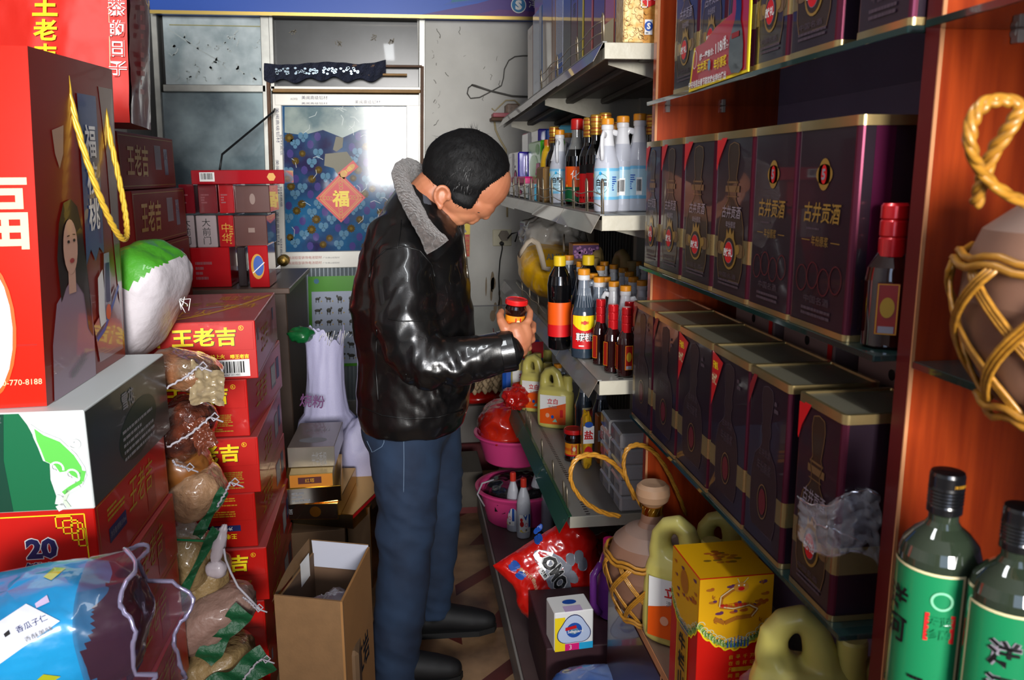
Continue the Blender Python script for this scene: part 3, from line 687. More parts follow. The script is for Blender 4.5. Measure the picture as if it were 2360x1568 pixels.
SKP = mat('printed_skin', '#c79a86', .3, coat=.4); HAP = mat('printed_hair', '#1a0e0e', .3, coat=.4); SHP = mat('printed_shirt', '#8d7686', .3, coat=.4)
s.poly([(.03, .0), (.245, .0), (.24, .1), (.225, .165), (.19, .2), (.12, .2), (.06, .17), (.035, .1)], SHP, 1.5)
s.poly([(.08, .17), (.07, .25), (.085, .31), (.11, .345), (.145, .35), (.175, .335), (.195, .29), (.21, .22), (.225, .15), (.235, .08), (.21, .1), (.19, .17), (.15, .2), (.11, .2)], HAP, 2)
s.disc(.13, .265, .034, .05, SKP, 3); s.rect(.115, .18, .15, .225, SKP, 2.5); s.disc(.118, .275, .006, .003, HAP, 4, 8); s.disc(.145, .276, .006, .003, HAP, 4, 8); s.disc(.131, .24, .011, .0045, mat('printed_lips', '#9b3a3a', .4), 4, 10)
s.line([(.112, .285), (.124, .286)], .002, HAP, 4); s.line([(.139, .287), (.151, .286)], .002, HAP, 4)
s.poly([(.27, .19), (.3, .205), (.31, .15), (.33, .1), (.28, .09), (.27, .12)], WHITE, 2.5); s.poly([(.24, .1), (.32, .13), (.38, .16), (.42, .1), (.42, .02), (.27, .02)], mat('splash_print', '#8a6a70', .25, coat=.4), 2)
s.poly([(.31, .235), (.345, .235), (.35, .13), (.34, .1), (.31, .1), (.305, .13)], mat('bottle_print', '#8f8fa0', .25, coat=.4), 3); s.rect(.317, .135, .34, .215, NAVY, 4); s.disc(.325, .115, .016, .016, ORNG, 4)
s.line([(.25, .07), (.3, .085), (.36, .13), (.4, .16)], .01, BLUEP, 4); s.text('喝核桃奶', .15, .04, .02, GREY, 3, rot=.3)
b.build('bag_body', t)
ROPE = mat('gold_rope', '#d9b13c', .35, metal=.3)
def rope(name, pa, pb, drop, parent, out, r=.006):
    b = MB(); pts = []; n = 60
    for k in range(n + 1):
        a = k / n; q = pa.lerp(pb, a * a * (3 - 2 * a)); q = q + Vector((out * sin(pi * a), 0, -drop * sin(pi * a) ** .75)); pts.append(q - O)
    for ph in (0, 2 * pi / 3, 4 * pi / 3):
        b.tube([p_ + Vector((cos(k * .95 + ph), .4 * sin(k * .95 + ph), sin(k * .95 + ph) * .6)) * r * .55 for k, p_ in enumerate(pts)], r * .62, ROPE, 6)
    b.build(name, parent)
rope('rope_handle', at(150, 165, 'X', T1.x - .008), at(226, 182, 'X', T1.x - .014), .33, t, .05)

# upper red carrier bag on the far cartons
UB = mat('carrier_red', '#c81d0e', .55, bump=.25, bs=5, bd=.02); UBS = mat('carrier_maroon', '#5e1518', .4, coat=.2)
t = thing('carrier_bag', 'bright red plastic carrier bag with gold characters on top of the far carton stack', 'bag', (-1.0, 2.9, 1.69)); O = Vector(t.location)
A0 = at(-40, 275, 'Y', 2.62); A1 = at(300, 283, 'Y', 2.62); A2 = at(344, 300, 'Y', 2.85); B0 = at(-40, -150, 'Y', 2.6); B1 = at(290, -150, 'Y', 2.6); B2 = at(343, -150, 'Y', 2.85)
b = MB(); fr = qs(A0, A1, B1, B0, .46, .58, .03); sd = qs(A1, A2, B2, B1, .24, .58, .012)
wr = lambda q: (lambda u, v, o: q(u, v, o + .005 * ridge((u * 5, v * 4, 1), 1, 1)))
b.grid(lambda u, v: wr(fr)(u * .46, v * .58, 0), 40, 40, UB); b.grid(lambda u, v: wr(sd)(u * .24, v * .58, 0), 16, 30, UBS)
C0, C2 = A0 + Vector((0, .25, 0)), A2 + Vector((0, .06, 0)); D0, D2 = B0 + Vector((0, .25, 0)), B2 + Vector((0, .06, 0))
b.grid(lambda u, v: qs(A2, A0 + Vector((0, .3, 0)), B0 + Vector((0, .3, 0)), B2, 1, 1)(u, v, 0), 4, 4, UBS); b.grid(lambda u, v: qs(A0 + Vector((0, .3, 0)), A0, B0, B0 + Vector((0, .3, 0)), 1, 1)(u, v, 0), 4, 4, UBS)
b.add([x - O for x in (A0, A1, A2, A0 + Vector((0, .3, 0)))], [(3, 2, 1, 0)], UBS)
p = PR(b, lambda u, v, o: fr(u, v, o + .014), .001)
for k, ch in enumerate('王老吉'): p.text(ch, .215, .36 - .075 * k + .0, .066, YEL, 1, bold=.03, sx=1.1)
p.rect(.405, .05, .407, .55, CREAM, .8)
for k, ch in enumerate('凉茶的日子'): p.text(ch, .432, .42 - .062 * k, .052, WHITE, .8, bold=.05); p.text(ch, .432, .42 - .062 * k, .052, UB, 1.4, bold=-.002)
p.text('吉', .375, .025, .026, CREAM, 1, bold=.02); p.text('老', .33, .025, .026, CREAM, 1, bold=.02); p.text('王', .285, .025, .026, CREAM, 1, bold=.02)
s = PR(b, lambda u, v, o: sd(u, v, o + .01), .001); s.lines(.06, .1, .1, .5, 14, mat('print_rose', '#8f4a48', .4), 1, 3)
b.build('bag_body', t)
b = MB()
for s_ in (0, 1): b.tube([B0.lerp(B1, .35) - O + Vector((0, .02 + .2 * s_, 0)), B0.lerp(B1, .4) - O + Vector((0, .05 + .15 * s_, .14)), B0.lerp(B1, .6) - O + Vector((0, .05 + .15 * s_, .14)), B0.lerp(B1, .65) - O + Vector((0, .02 + .2 * s_, 0))], .008, UB)
b.build('carry_handles', t)

# far carton stack
def far_carton(label, loc, rz=0, w=.5, d=.68, h=.196):
    t = thing('tall_tea_carton', label, 'box', loc, rz, 'brownish red cartons of the far stack'); b = MB(); b.box(-w / 2, -d / 2, 0, w / 2, d / 2, h - .002, RED3, .003); F = faces(b, w, d, h - .002); r_ = F['right']
    r_.frame(.01, .012, d - .012, h - .012, .002, GOLDD, 1); r_.text(WLJ, .2, .1, .11, mat('print_mustard', '#c49a2c', .45), 2, w=.24, slant=.15, bold=.02); r_.rect(d - .27, .07, d - .19, .16, BARG, 1); r_.rect(d - .15, .05, d - .1, .15, NAVY, 1); r_.text('24', d - .125, .12, .03, BARG, 2)
    for k in range(9): r_.rect(d - .262 + k * .008, .08, d - .26 + k * .008, .155, GREY, 2)
    F['front'].text(WLJ, w / 2, .1, .09, GOLDD, 1, w=.25); b.build('carton_body', t)
    b = MB(); b.M = None; b.box(-.03, -d / 2 - .0012, h - .05, .03, d / 2 + .001, h - .0008, mat('parcel_tape', '#8d6a4c', .2, coat=.5), 0); b.build('sealing_tape', t)
    return t
f0 = far_carton('maroon carton with gold characters, topmost of the far stack under the carrier bag', (0, 0, 0))
for i in range(8):
    j = 7 - i; loc = (-.93 - .25 + (0 if j == 0 else .03 if j == 1 else .035), 3.0 + .28 + (-.005 * j), .196 * i + .13)
    if j == 0: f0.location = loc
    else: dup(f0, ['', 'maroon carton second from the top of the far stack', 'maroon carton third from the top of the far stack, behind the rice sack', 'maroon carton fourth from the top of the far stack', 'maroon carton fifth from the top of the far stack',
                   'maroon carton third from the bottom of the far stack', 'maroon carton second from the bottom of the far stack', 'lowest maroon carton of the far stack, on the wooden pallet'][j], loc)
b = MB()
for k in range(5): b.box(-1.43, 2.95 + k * .15, .1, -.9, 3.05 + k * .15, .129, CARD, .003)
for k in range(3): b.box(-1.42 + k * .22, 2.95, 0, -1.34 + k * .22, 3.65, .0995, CARD, .003)
tag(b.build('pallet'), 'low wooden pallet under the far carton stack', 'pallet')

# rice sack
SKG = mat('sack_green', '#3d8a1e', .4, coat=.2, bump=.4, bs=25, bd=.01); SKW = mat('sack_white', '#b9b3b8', .45, coat=.1, bump=.4, bs=25, bd=.01)
t = thing('rice_sack', 'plump green and white woven rice sack leaning above the grain packets', 'sack', tuple(at(318, 690, 'Y', 2.16)), 0, rot=(.1, .5, -.15))
b = MB(); blob(b, (0, 0, 0), (.088, .13, .15), SKW, p=.62, nu=64, nv=44, amp=.05, ns=9, seed=3, crink=.02, cs=14, mfn=lambda u, v: SKG if (v - .5) * 1.3 - cos(2 * pi * u) * cos(pi * (v - .5)) * 1.2 > .05 else SKW)
sf = lambda u, v, o: Vector((-.055 + u * .8 + v * .3, -.157 - o + abs(u) * .3, .03 + v)); p = PR(b, sf, .003)
b.build('sack_body', t)
b = MB()
for k in range(5): a = k * 1.3; b.tube([(.1, -.02, .06), (.115 + .01 * cos(a), -.02 + .02 * sin(a), .062 + .014 * cos(a * 2)), (.125 + .01 * cos(a), -.03, .05 + .01 * sin(a))], .0012, WHITE, 4)
b.build('tie_string', t)

t2 = [o for o in bpy.data.objects if o.name == 'rice_sack'][0]
# grain packets
FILMC = mat('clear_film', '#d8d2c8', .12, trans=.0, alpha=.28, coat=1.0); GSEAM = mat('green_selvage', '#0d4a2a', .5, bump=.5, bs=30); STRG = mat('white_string', '#9d9aa2', .8)
def packet(name, label, c, r, m, rot, seed, flap=None, hem=None, string=None, cat='bag of grain'):
    t = thing(name, label, cat, tuple(c)); b = MB(); T = Matrix.Rotation(rot[2], 4, 'Z') @ Matrix.Rotation(rot[1], 4, 'Y') @ Matrix.Rotation(rot[0], 4, 'X')
    blob(b, (0, 0, 0), r, m, p=.85, nu=56, nv=40, amp=.12, ns=9, seed=seed, crink=.055, cs=17, T=T); b.build('contents', t)
    if flap:
        f0, f1, wd, fm = flap; f0 = Vector(f0); f1 = Vector(f1); ax = (f1 - f0); sdv = ax.cross(Vector((0, 1, 0))).normalized(); b = MB()
        b.grid(lambda u, v: f0 + ax * v + sdv * ((u - .5) * wd * (1 - .25 * v + .1 * sin(v * 7 + seed))) + Vector((0, -.012 + .009 * ridge((u * 4, v * 2.5, seed), 1, 2), 0)), 30, 24, fm); b.build('bag_mouth', t)
    if hem:
        b = MB(); h0, h1, wd = hem; h0 = Vector(h0); h1 = Vector(h1); sdv = (h1 - h0).cross(Vector((0, 1, 0))).normalized()
        b.grid(lambda u, v: h0.lerp(h1, u) + sdv * (v - .5) * wd * (1 + .25 * sin(u * 9)) + Vector((0, -.01 + .007 * sin(u * 17 + v * 3), 0)), 30, 5, GSEAM); b.build('selvage', t)
    if string:
        b = MB(); S = [Vector(q) for q in string]
        pts = []
        for i in range(len(S) - 1):
            for k in range(8): pts.append(S[i].lerp(S[i + 1], k / 8) + Vector((.002 * sin(k * 2.4 + i), 0, .002 * cos(k * 2.4 + i))))
        pts.append(S[-1]); b.tube(pts, .0028, STRG, 6); q = S[-1]
        b.tube([q, q + Vector((.012, -.004, .012)), q + Vector((.02, 0, 0)), q + Vector((.008, -.006, -.008)), q], .002, STRG, 5); b.tube([q, q + Vector((.03, -.004, -.012))], .0022, STRG, 5); b.build('drawstring', t)
    return t
def px3(px, py, Y, c): return tuple(at(px, py, 'Y', Y) - Vector(c))
G1_ = mat('grain_olive', '#6e5a44', .18, col2='#8a4a26', vs=9, coat=1.0, bump=.7, bs=22, bd=.03); G2_ = mat('dates_brown', '#5c2c1c', .2, col2='#2e1a16', vs=22, coat=1.0, bump=.7, bs=26, bd=.03)
G3_ = mat('flour_peach', '#a98463', .35, coat=.8, var=.2, vs=12, bump=.6, bs=24, bd=.03); G4_ = mat('millet_tan', '#8f774f', .45, coat=.5, var=.25, vs=14, bump=.6, bs=20, bd=.03); G5_ = mat('flour_dusky', '#85695e', .55, coat=.4, var=.15, bump=.5, bs=18, bd=.03)
FT = mat('tan_film_flap', '#8f7f62', .2, coat=1.0, bump=.4, bs=12)
c = at(430, 855, 'Y', 2.12); packet('grain_bag', 'olive bag with a wide stiff mouth, topmost of the heap between the stacks', c, (.085, .09, .05), G1_, (0, .35, .1), 1,
    flap=(px3(440, 880, 2.05, c), px3(518, 896, 2.0, c), .105, FT), string=[px3(378, 898, 2.0, c), px3(430, 868, 2.0, c), px3(458, 845, 2.0, c)])
c = at(425, 985, 'Y', 2.12); packet('dates_bag', 'shiny bag of dark brown dates under the olive bag', c, (.07, .09, .085), G2_, (0, .5, 0), 2, flap=(px3(440, 1010, 2.04, c), px3(490, 990, 2.03, c), .09, mat('brown_film', '#643424', .15, coat=1.0)), string=[px3(385, 1032, 2.0, c), px3(440, 1000, 2.0, c), px3(485, 962, 2.0, c)])
c = at(420, 1080, 'Y', 2.14); packet('millet_bag', 'amber millet bag squeezed below the dates', c, (.075, .08, .07), mat('millet_amber', '#8a5524', .4, coat=.6, var=.15), (0, .3, 0), 8, string=[px3(398, 1062, 2.02, c), px3(404, 1072, 2.02, c), px3(428, 1078, 2.02, c)])
c = at(455, 1135, 'Y', 2.12); packet('flour_bag', 'pale peach flour bag with a dark green hem at half height of the heap', c, (.075, .09, .068), G3_, (0, -.5, 0), 3, hem=(px3(455, 1235, 2.04, c), px3(520, 1125, 2.04, c), .022), string=[px3(500, 1170, 2.02, c), px3(520, 1135, 2.02, c), px3(532, 1112, 2.02, c)])
c = at(430, 1215, 'Y', 2.1); 
b = MB(); q0 = Vector(c); 
b.grid(lambda u, v: Vector((-.05 + u * .1, -.03 + .008 * ridge((u * 5, v * 4, 3), 1), .03 - .045 * v - u * .012)), 20, 10, FILMC); b.grid(lambda u, v: Vector((-.05 + u * .1, -.034, -.012 - .006 * v - u * .012)), 12, 2, mat('green_zip', '#178050', .2, coat=1))
o = b.build('zip_bag'); o.location = c; tag(o, 'empty clear zip bag with a bright green strip on the heap', 'bag')
c = at(430, 1285, 'Y', 2.12); packet('grain_bag', 'tan grain bag edged by a long green hem, left of the white tied plastic', c, (.075, .09, .085), G4_, (0, .2, 0), 4, hem=(px3(405, 1400, 2.03, c), px3(500, 1215, 2.03, c), .02))
c = at(478, 1330, 'Y', 2.14); packet('grain_bag', 'small tan bag behind the white tied plastic near the red carton', c, (.06, .07, .075), G4_, (0, .2, 0), 5)
c = at(505, 1265, 'Y', 2.03); t = thing('tied_plastic_bag', 'twisted white plastic bag neck sticking up from the heap', 'bag', tuple(c)); b = MB()
WPL = mat('white_thin_plastic', '#b8aeb4', .35, coat=.4, alpha=.8); blob(b, (0, 0, .01), (.016, .012, .06), WPL, p=1, nu=20, nv=20, amp=.2, ns=20, seed=6, crink=.15, cs=50, T=Matrix.Rotation(.3, 4, 'Y')); blob(b, (-.01, 0, -.055), (.026, .02, .025), WPL, p=1, nu=20, nv=14, amp=.2, ns=30, seed=9, crink=.12, cs=60); b.build('bag_neck', t)
b = MB(); S = [Vector(px3(x, y, 2.0, c)) for x, y in ((516, 1265), (520, 1290), (532, 1320), (548, 1352), (570, 1375), (592, 1398))]; b.tube(S, .003, STRG, 6); b.tube([S[-1], S[-1] + Vector((.008, 0, -.012))], .0045, STRG, 6); b.build('drawstring', t)
c = at(480, 1425, 'Y', 2.1); packet('grain_bag', 'large dusky flour bag tilted across the heap beside the lowest cartons', c, (.135, .1, .068), G5_, (0, -.5, 0), 7, hem=(px3(470, 1520, 2.02, c), px3(565, 1400, 2.02, c), .05), string=[px3(560, 1378, 2.0, c), px3(572, 1386, 2.0, c), px3(588, 1402, 2.0, c)])
c = at(470, 1535, 'Y', 2.1); packet('grain_bag', 'tan grain bag at the foot of the heap with a loose white string', c, (.15, .1, .07), G4_, (0, -.2, 0), 9, hem=(px3(480, 1600, 2.0, c), px3(620, 1510, 2.0, c), .07), string=[px3(560, 1568, 1.98, c), px3(590, 1530, 1.98, c), px3(605, 1520, 1.98, c)])
c = at(500, 1650, 'Y', 2.1); c.z = .075; packet('grain_bag', 'flattened tan bag lying on the floor under the heap', c, (.17, .13, .075), G4_, (0, 0, 0), 10)

# blue packet
BLU = mat('packet_blue', '#1a8cc2', .3, coat=.5, col2='#12699c', vs=4, bump=.3, bs=10, bd=.02); BBW = mat('packet_white', '#cfd3e2', .25, coat=.6)
c = at(60, 1476, 'Y', 1.2); t = thing('snack_packet', 'torn shiny blue snack packet at the lower left corner', 'packet', tuple(c), rot=(0.2, -.1, .1)); b = MB()
LIN_ = mat('foil_inside', '#3a1a24', .3, coat=.6, var=.2)
blob(b, (0, 0, 0), (.17, .1, .092), BLU, p=.7, nu=90, nv=60, amp=.05, ns=8, seed=12, crink=.035, cs=13, mfn=lambda u, v: LIN_ if cos(2 * pi * u) * cos(pi * (v - .5)) > .62 + .12 * sin(v * 9) + .04 * sin(u * 60) else BLU)
from mathutils.bvhtree import BVHTree
Mw = Matrix.LocRotScale(Vector(t.location), t.rotation_euler, None); Mi_ = Mw.inverted(); bvp = BVHTree.FromPolygons(b.v, b.f)
def prj(px, py, off):
    o_ = Mi_ @ EYEP; d_ = (Mi_ @ at(px, py, 'Y', 1.2) - o_).normalized(); h = bvp.ray_cast(o_, d_); return (h[0] if h[0] is not None else o_ + d_ * 1.3) - d_ * off
p = PR(b, lambda u, v, o: prj(u, -v, .0015 + o), .0006)
def dq(A, B, C, D, m, l, n=8): b.grid(lambda u, v: prj(*[(A[i] * (1 - u) + B[i] * u) * (1 - v) + (D[i] * (1 - u) + C[i] * u) * v for i in (0, 1)], .0015 + .0006 * l), n, n, m)
dq((-20, 1445), (60, 1392), (138, 1432), (-20, 1545), BBW, 1, 14); dq((100, 1330), (125, 1308), (152, 1310), (118, 1338), mat('print_olive', '#9aa01c', .3, coat=.6), 1, 5); dq((80, 1392), (108, 1372), (114, 1388), (84, 1402), mat('print_pale_pink', '#b8a8c8', .3, coat=.6), 2, 4); dq((85, 1568), (100, 1555), (140, 1560), (110, 1580), mat('print_olive', '#9aa01c', .3, coat=.6), 1, 4)
p.text('香瓜子仁', 72, -1438, 16, NAVY, 3, w=78, rot=.42); p.text('香酥美味', 88, -1462, 13, GREY, 3, w=70, rot=.42); dq((8, 1462), (20, 1452), (24, 1462), (12, 1470), BLACK, 3, 3)
b.build('packet_body', t)
CLF = mat('packet_clear', '#3c2a3c', .15, alpha=.42, coat=.6)
b = MB(); rf = lambda a: 1 + .07 * noise.noise((cos(a) * 2, sin(a) * 2, 3))
sq_ = lambda a, e=.75: (math.copysign(abs(cos(a)) ** e, cos(a)), math.copysign(abs(sin(a)) ** e, sin(a)))
ed = lambda a: .03 + .03 * noise.noise((cos(a) * 1.6 + 5, sin(a) * 1.6, 1)) + (.03 if sin(a) < -.1 else 0)
def tp_(u, v): a = 2 * pi * u; cx_, cy_ = sq_(a); return Vector((.1 + (.03 + ed(a)) * v * 1.1, .104 * cx_ * rf(a) * (1 - .0 * v), .094 * cy_ * (1 + .02 * v) + .003 * sin(u * 70) * v))
b.grid(tp_, 80, 10, CLF, closeu=True); b.build('torn_opening', t)
b = MB(); b.tube([tp_(k / 90, 1.0) + Vector((.003 * noise.noise((k * .9, 0, 0)), 0, .003 * noise.noise((0, k * .9, 0)))) for k in range(90)], [.0035 + .002 * noise.noise((k * .7, 3, 0)) for k in range(90)], mat('crimped_foil', '#9a94b4', .2, metal=.6), 6, closed=True); b.build('crimped_edge', t)

# cigarette cartons on a low counter
b = MB(); b.box(-1.1, 3.66, 0, -.52, 4.4, 1.045, mat('counter_brown', '#4b3a30', .5, var=.2), .004); b.box(-1.12, 3.63, 1.045, -.5, 4.42, 1.07, mat('counter_top', '#5d4a40', .35), .003); tag(b.build('low_counter'), 'brown low counter under the cigarette cartons behind the tea cartons', 'counter')
CRD = mat('cellophane_maroon', '#7b1420', .18, coat=1, var=.25, vs=9); CRR = mat('cellophane_red', '#b0141c', .18, coat=1, var=.15); CBR = mat('cellophane_brown', '#5d3a36', .22, coat=.9, var=.15, vs=6); CWH = mat('cellophane_white', '#a89a9c', .2, coat=1); CDK = mat('cellophane_dark', '#2a2224', .2, coat=1)
def pk(name, label, px0, px1, py0, py1, m, Y, dep, art=None, z0=None):
    a = at(px0, (py0 + py1) / 2, 'Y', Y); c_ = at(px1, (py0 + py1) / 2, 'Y', Y); zt = at((px0 + px1) / 2, py0, 'Y', Y).z; zb = z0 if z0 is not None else at((px0 + px1) / 2, py1, 'Y', Y).z
    w = c_.x - a.x; h = zt - zb; b = MB(); b.box(-w / 2, 0, 0, w / 2, dep, h, m, .003)
    if art: art(PR(b, plane((-w / 2, 0, 0), (1, 0, 0), (0, 0, 1)), .0008), w, h)
    o = b.build(name, None, ((a.x + c_.x) / 2, Y, zb)); return tag(o, label, 'box', 'cigarette cartons behind the red cartons')
g1 = .0015; z3, z2, z1, z0_ = 1.072, 1.2455, 1.39, 1.513
pk('cigarette_carton', 'wide dark maroon carton with faint lines of text at the bottom of the cigarette pile', 415, 530, 571, 640, CRR, 3.7, .28, lambda p, w, h: (p.lines(w * .3, h * .2, w * .85, h * .7, 4, mat('print_dusty_rose', '#8f4a50', .4), 1)), z3)
pk('cigarette_carton', 'slim dark carton beside the one with the globe emblem', 547, 567, 570, 638, CDK, 3.71, .28, None, z3)
pk('cigarette_carton', 'red pack with a blue and gold globe emblem at the right end of the pile', 572, 618, 566, 628, CRR, 3.66, .2, lambda p, w, h: (p.disc(w * .45, h * .5, w * .33, h * .3, GOLDP, 1), p.disc(w * .5, h * .52, w * .26, h * .24, BLUEP, 2), p.line([(w * .2, h * .35), (w * .8, h * .6)], .004, WHITE, 3)), z3)
for i, (a, c_, mm) in enumerate(((412, 449, CWH), (453, 500, CWH), (504, 539, CRR))):
    pk('cigarette_carton', ['white carton with brush characters at the left end of the middle row', 'white carton with brush characters in the centre of the middle row', 'red carton between the white and the brown ones of the middle row'][i], a, c_, 497, 569, mm, 3.7, .28,
       (lambda p, w, h: p.text('大前门', w / 2, h / 2, .034, BLACK, 1, vert=True)) if i < 2 else (lambda p, w, h: (p.text('中华', w / 2, h * .45, .04, GOLDP, 1, vert=True), p.lines(w * .7, h * .1, w * .95, h * .7, 8, GOLDP, 1))), z2)
pk('cigarette_carton', 'brown wrapped carton at the right of the middle row', 541, 616, 497, 569, CBR, 3.72, .25, lambda p, w, h: p.rect(w * .42, h * .45, w * .62, h * .6, mat('pale_brown_print', '#7b6158', .4), 1), z2)
for i, (a, c_) in enumerate(((413, 448), (457, 500), (504, 539))):
    pk('cigarette_carton', ['dark red carton at the left end of the upper row', 'dark red carton in the centre of the upper row', 'bright red carton beside the brown one of the upper row'][i], a, c_, 425, 495, (CRD, CRD, CRR)[i], 3.7, .28, lambda p, w, h: (p.lines(w * .15, h * .35, w * .85, h * .7, 4, mat('print_dusty_rose', '#8f4a50', .4), 1),), z1)
pk('cigarette_carton', 'brown wrapped carton at the right of the upper row', 541, 622, 427, 495, CBR, 3.72, .25, lambda p, w, h: p.disc(w * .5, h * .5, w * .08, h * .2, mat('pale_brown_print', '#7b6158', .4), 1), z1)
pk('gift_carton', 'long flat red carton with a barcode and gold flower seal topping the pile', 440, 655, 392, 424, mat('glossy_crimson', '#a3121e', .12, coat=1), 3.62, .3, lambda p, w, h: (p.barcode(w * .09, h * .2, w * .25, h * .85, 1, 5), p.disc(w * .86, h * .5, .018, .018, GOLDP, 1, 6)), z0_)
b = MB(); b.box(0, 0, 0, .17, .2, .03, CBR, .002); tag(b.build('cigarette_carton', None, (-.72, 3.75, z3 + .0)), 'flat brown carton lying behind the globe pack', 'box', 'cigarette cartons behind the red cartons').location = (-.8, 4.1, 1.0705)

# white woven sack, lower sack, green bag
t = thing('woven_sack', 'tall pale woven plastic sack with purple brush characters, behind the red cartons', 'sack', (-.36, 3.4, 0)); b = MB(); WOV = mat('woven_white', '#a6a4c4', .5, bump=.4, bs=160, bd=.002, var=.08)
def wsf(u, v):
    a = 2 * pi * u; z = .9 * v; wd = .125 + .03 * sin(v * 5 + .4) - (.02 if v > .6 else 0); k = 1 + .1 * fbm((cos(a) * 2, sin(a) * 2, v * 4), 1, 3); dp = .1 * (1 - .65 * v)
    return Vector((wd * cos(a) * k + .02 * v, dp * sin(a) * k + .02 * v, z + (.03 * sin(a * 3 + 1) + .012 * sin(a * 11)) * (v ** 4)))
b.grid(wsf, 60, 30, WOV, closeu=True)
def ws2(u, v, o):
    q = at(700 + u * 600, 925 - v * 600, 'Y', 3.28 - o) - Vector((-.36, 3.4, 0)); return q
p = PR(b, ws2, .001); p.text('烧粉', .033, .0, .05, mat('purple_brush', '#5c2c5e', .6), 1, w=.095, rot=-.1, bold=.01)
b.build('sack_body', t); b = MB(); r = random.Random(3)
for k in range(16): x = -.02 + k * .008; b.tube([(x + .02, -.02, .88 + .02 * sin(k)), (x + .03, -.03, .9 + r.uniform(0, .03))], .0012, WHITE, 3)
b.build('frayed_edge', t)
t = thing('white_sack', 'crumpled small white sack bulging beside the gold boxes', 'sack', (-.2, 3.28, .0)); b = MB(); blob(b, (0, 0, .3), (.09, .08, .29), WOV, p=.8, nu=40, nv=30, amp=.08, ns=7, seed=4, crink=.06, cs=12); b.build('sack_body', t)
t = thing('green_bag', 'small bundled dark green plastic bag on top of the pale sack', 'bag', tuple(at(693, 772, 'Y', 3.38))); b = MB(); blob(b, (0, 0, 0), (.055, .05, .035), mat('dark_green_plastic', '#0f5a2c', .35, coat=.4), p=1, nu=30, nv=20, amp=.25, ns=20, seed=4, crink=.12, cs=40); b.build('bag_body', t)

# foil boxes pile
SIL = mat('silver_card', '#8f8a80', .25, metal=.6, coat=.4); DKG = mat('dark_gilt', '#3b3020', .2, metal=.6); ORB = mat('orange_carton', '#b5701c', .4)
def gb(name, label, loc, w, d, h, rz, mfront, mtop, art=None, mside=None):
    t = thing(name, label, 'box', loc, rz, 'gilt gift boxes piled on the floor'); b = MB(); b.box(-w / 2, -d / 2, 0, w / 2, d / 2, h - .001, mside or mtop, .0015); F = faces(b, w, d, h - .001); F['front'].rect(.002, .002, w - .002, h - .003, mfront, .5); F['top'].rect(.002, .002, w - .002, d - .002, mtop, .5)
    if art: art(F)
    b.build('box_body', t); return t
CRUMP = mat('plain_carton_brown', '#6a5138', .8, var=.2)
gb('shipping_carton', 'plain brown carton at the bottom of the gilt box pile', (-.365, 3.0, 0), .22, .36, .3, .05, CRUMP, CRUMP)
gb('gilt_box', 'dark gilt box with a red rim, lowest of the gilt boxes, slid right', (-.29, 3.05, .3), .3, .38, .055, -.35, DKG, GOLDM, lambda F: F['right'].rect(0, 0.04, .38, .054, PRED, 1))
gb('gilt_box', 'black and gold box second from the bottom of the gilt pile', (-.36, 2.98, .355), .24, .36, .06, -.12, mat('black_gloss_card', '#15100c', .15, coat=1), GOLDM, lambda F: (F['front'].text('红塔', .06, .03, .02, GREY, 1), F['front'].disc(.16, .03, .02, .02, GOLDM, 1)))
gb('gilt_box', 'mirror silver box in the middle of the gilt pile', (-.36, 2.97, .415), .2, .34, .06, .06, mat('mirror_silver', '#a8a49c', .1, metal=1), GOLDM, lambda F: F['front'].lines(.03, .01, .17, .05, 3, GREY, 1))
gb('gilt_box', 'small orange box with a brown name panel', (-.355, 2.95, .475), .15, .3, .05, .03, ORB, mat('gilt_pale', '#b49a5c', .25, metal=.7), lambda F: (F['front'].rect(.03, .014, .11, .038, mat('brown_panel', '#4a1e1c', .4), 1), F['front'].text('红塔', .07, .026, .015, GOLDP, 2)))
gb('gilt_box', 'grey topped silver box with small characters, topmost of the gilt pile', (-.35, 3.02, .525), .165, .3, .075, -.03, SIL, mat('grey_taupe_card', '#6f635c', .35, coat=.4, var=.1), lambda F: (F['front'].text('中华香烟', .11, .03, .05, GREY, 1, w=.05), F['top'].text('长白山', .08, .2, .03, GREY, 1), F['top'].disc(.08, .08, .05, .03, GREY, 1)))
gb('folded_carton', 'gold and brown open carton flaps sticking out right of the gilt pile', (-.185, 3.08, .0), .09, .26, .33, -.15, CRUMP, GOLDM)
# flattened carton leaning
b = MB(); b.M = Matrix.Rotation(-.18, 4, 'X') @ Matrix.Rotation(.15, 4, 'Y'); b.box(-.12, 0, 0, .12, .012, .42, CARD, .002); tag(b.build('flattened_carton', None, (-.0, 2.93, 0)), 'flattened brown cardboard leaning between the gilt boxes and the man', 'cardboard')

# open carton
CARDI = mat('cardboard_inside', '#5f4734', .85, var=.1); CWHI = mat('white_board', '#aeb0bd', .6)
t = thing('open_carton', 'tall open brown cardboard box with a white inner flap beside the jeans', 'box', (-.245, 2.12, 0)); O = Vector(t.location)
q = [at(631, 1372, 'Z', .49), at(789, 1388, 'Z', .49), at(852, 1261, 'Z', .5), at(718, 1248, 'Z', .505)]; b = MB(); th = .006
def wall(b, A, B, zt0, zt1, mo, mi_, sg=1):
    A = Vector((A.x, A.y, 0)); B = Vector((B.x, B.y, 0)); n = (B - A).cross(Vector((0, 0, 1))).normalized() * th
    v = [A, B, B + Vector((0, 0, zt1)), A + Vector((0, 0, zt0))]; v = [x - O for x in v]; i_ = [x - n for x in v]
    b.add(v, [(0, 1, 2, 3)], mo); b.add(i_, [(3, 2, 1, 0)], mi_); b.add(v[2:] + i_[2:], [(0, 1, 3, 2)] , mo); b.add([v[0], v[3], i_[3], i_[0]], [(0, 1, 2, 3)], mo); b.add([v[1], v[2], i_[2], i_[1]], [(3, 2, 1, 0)], mo)
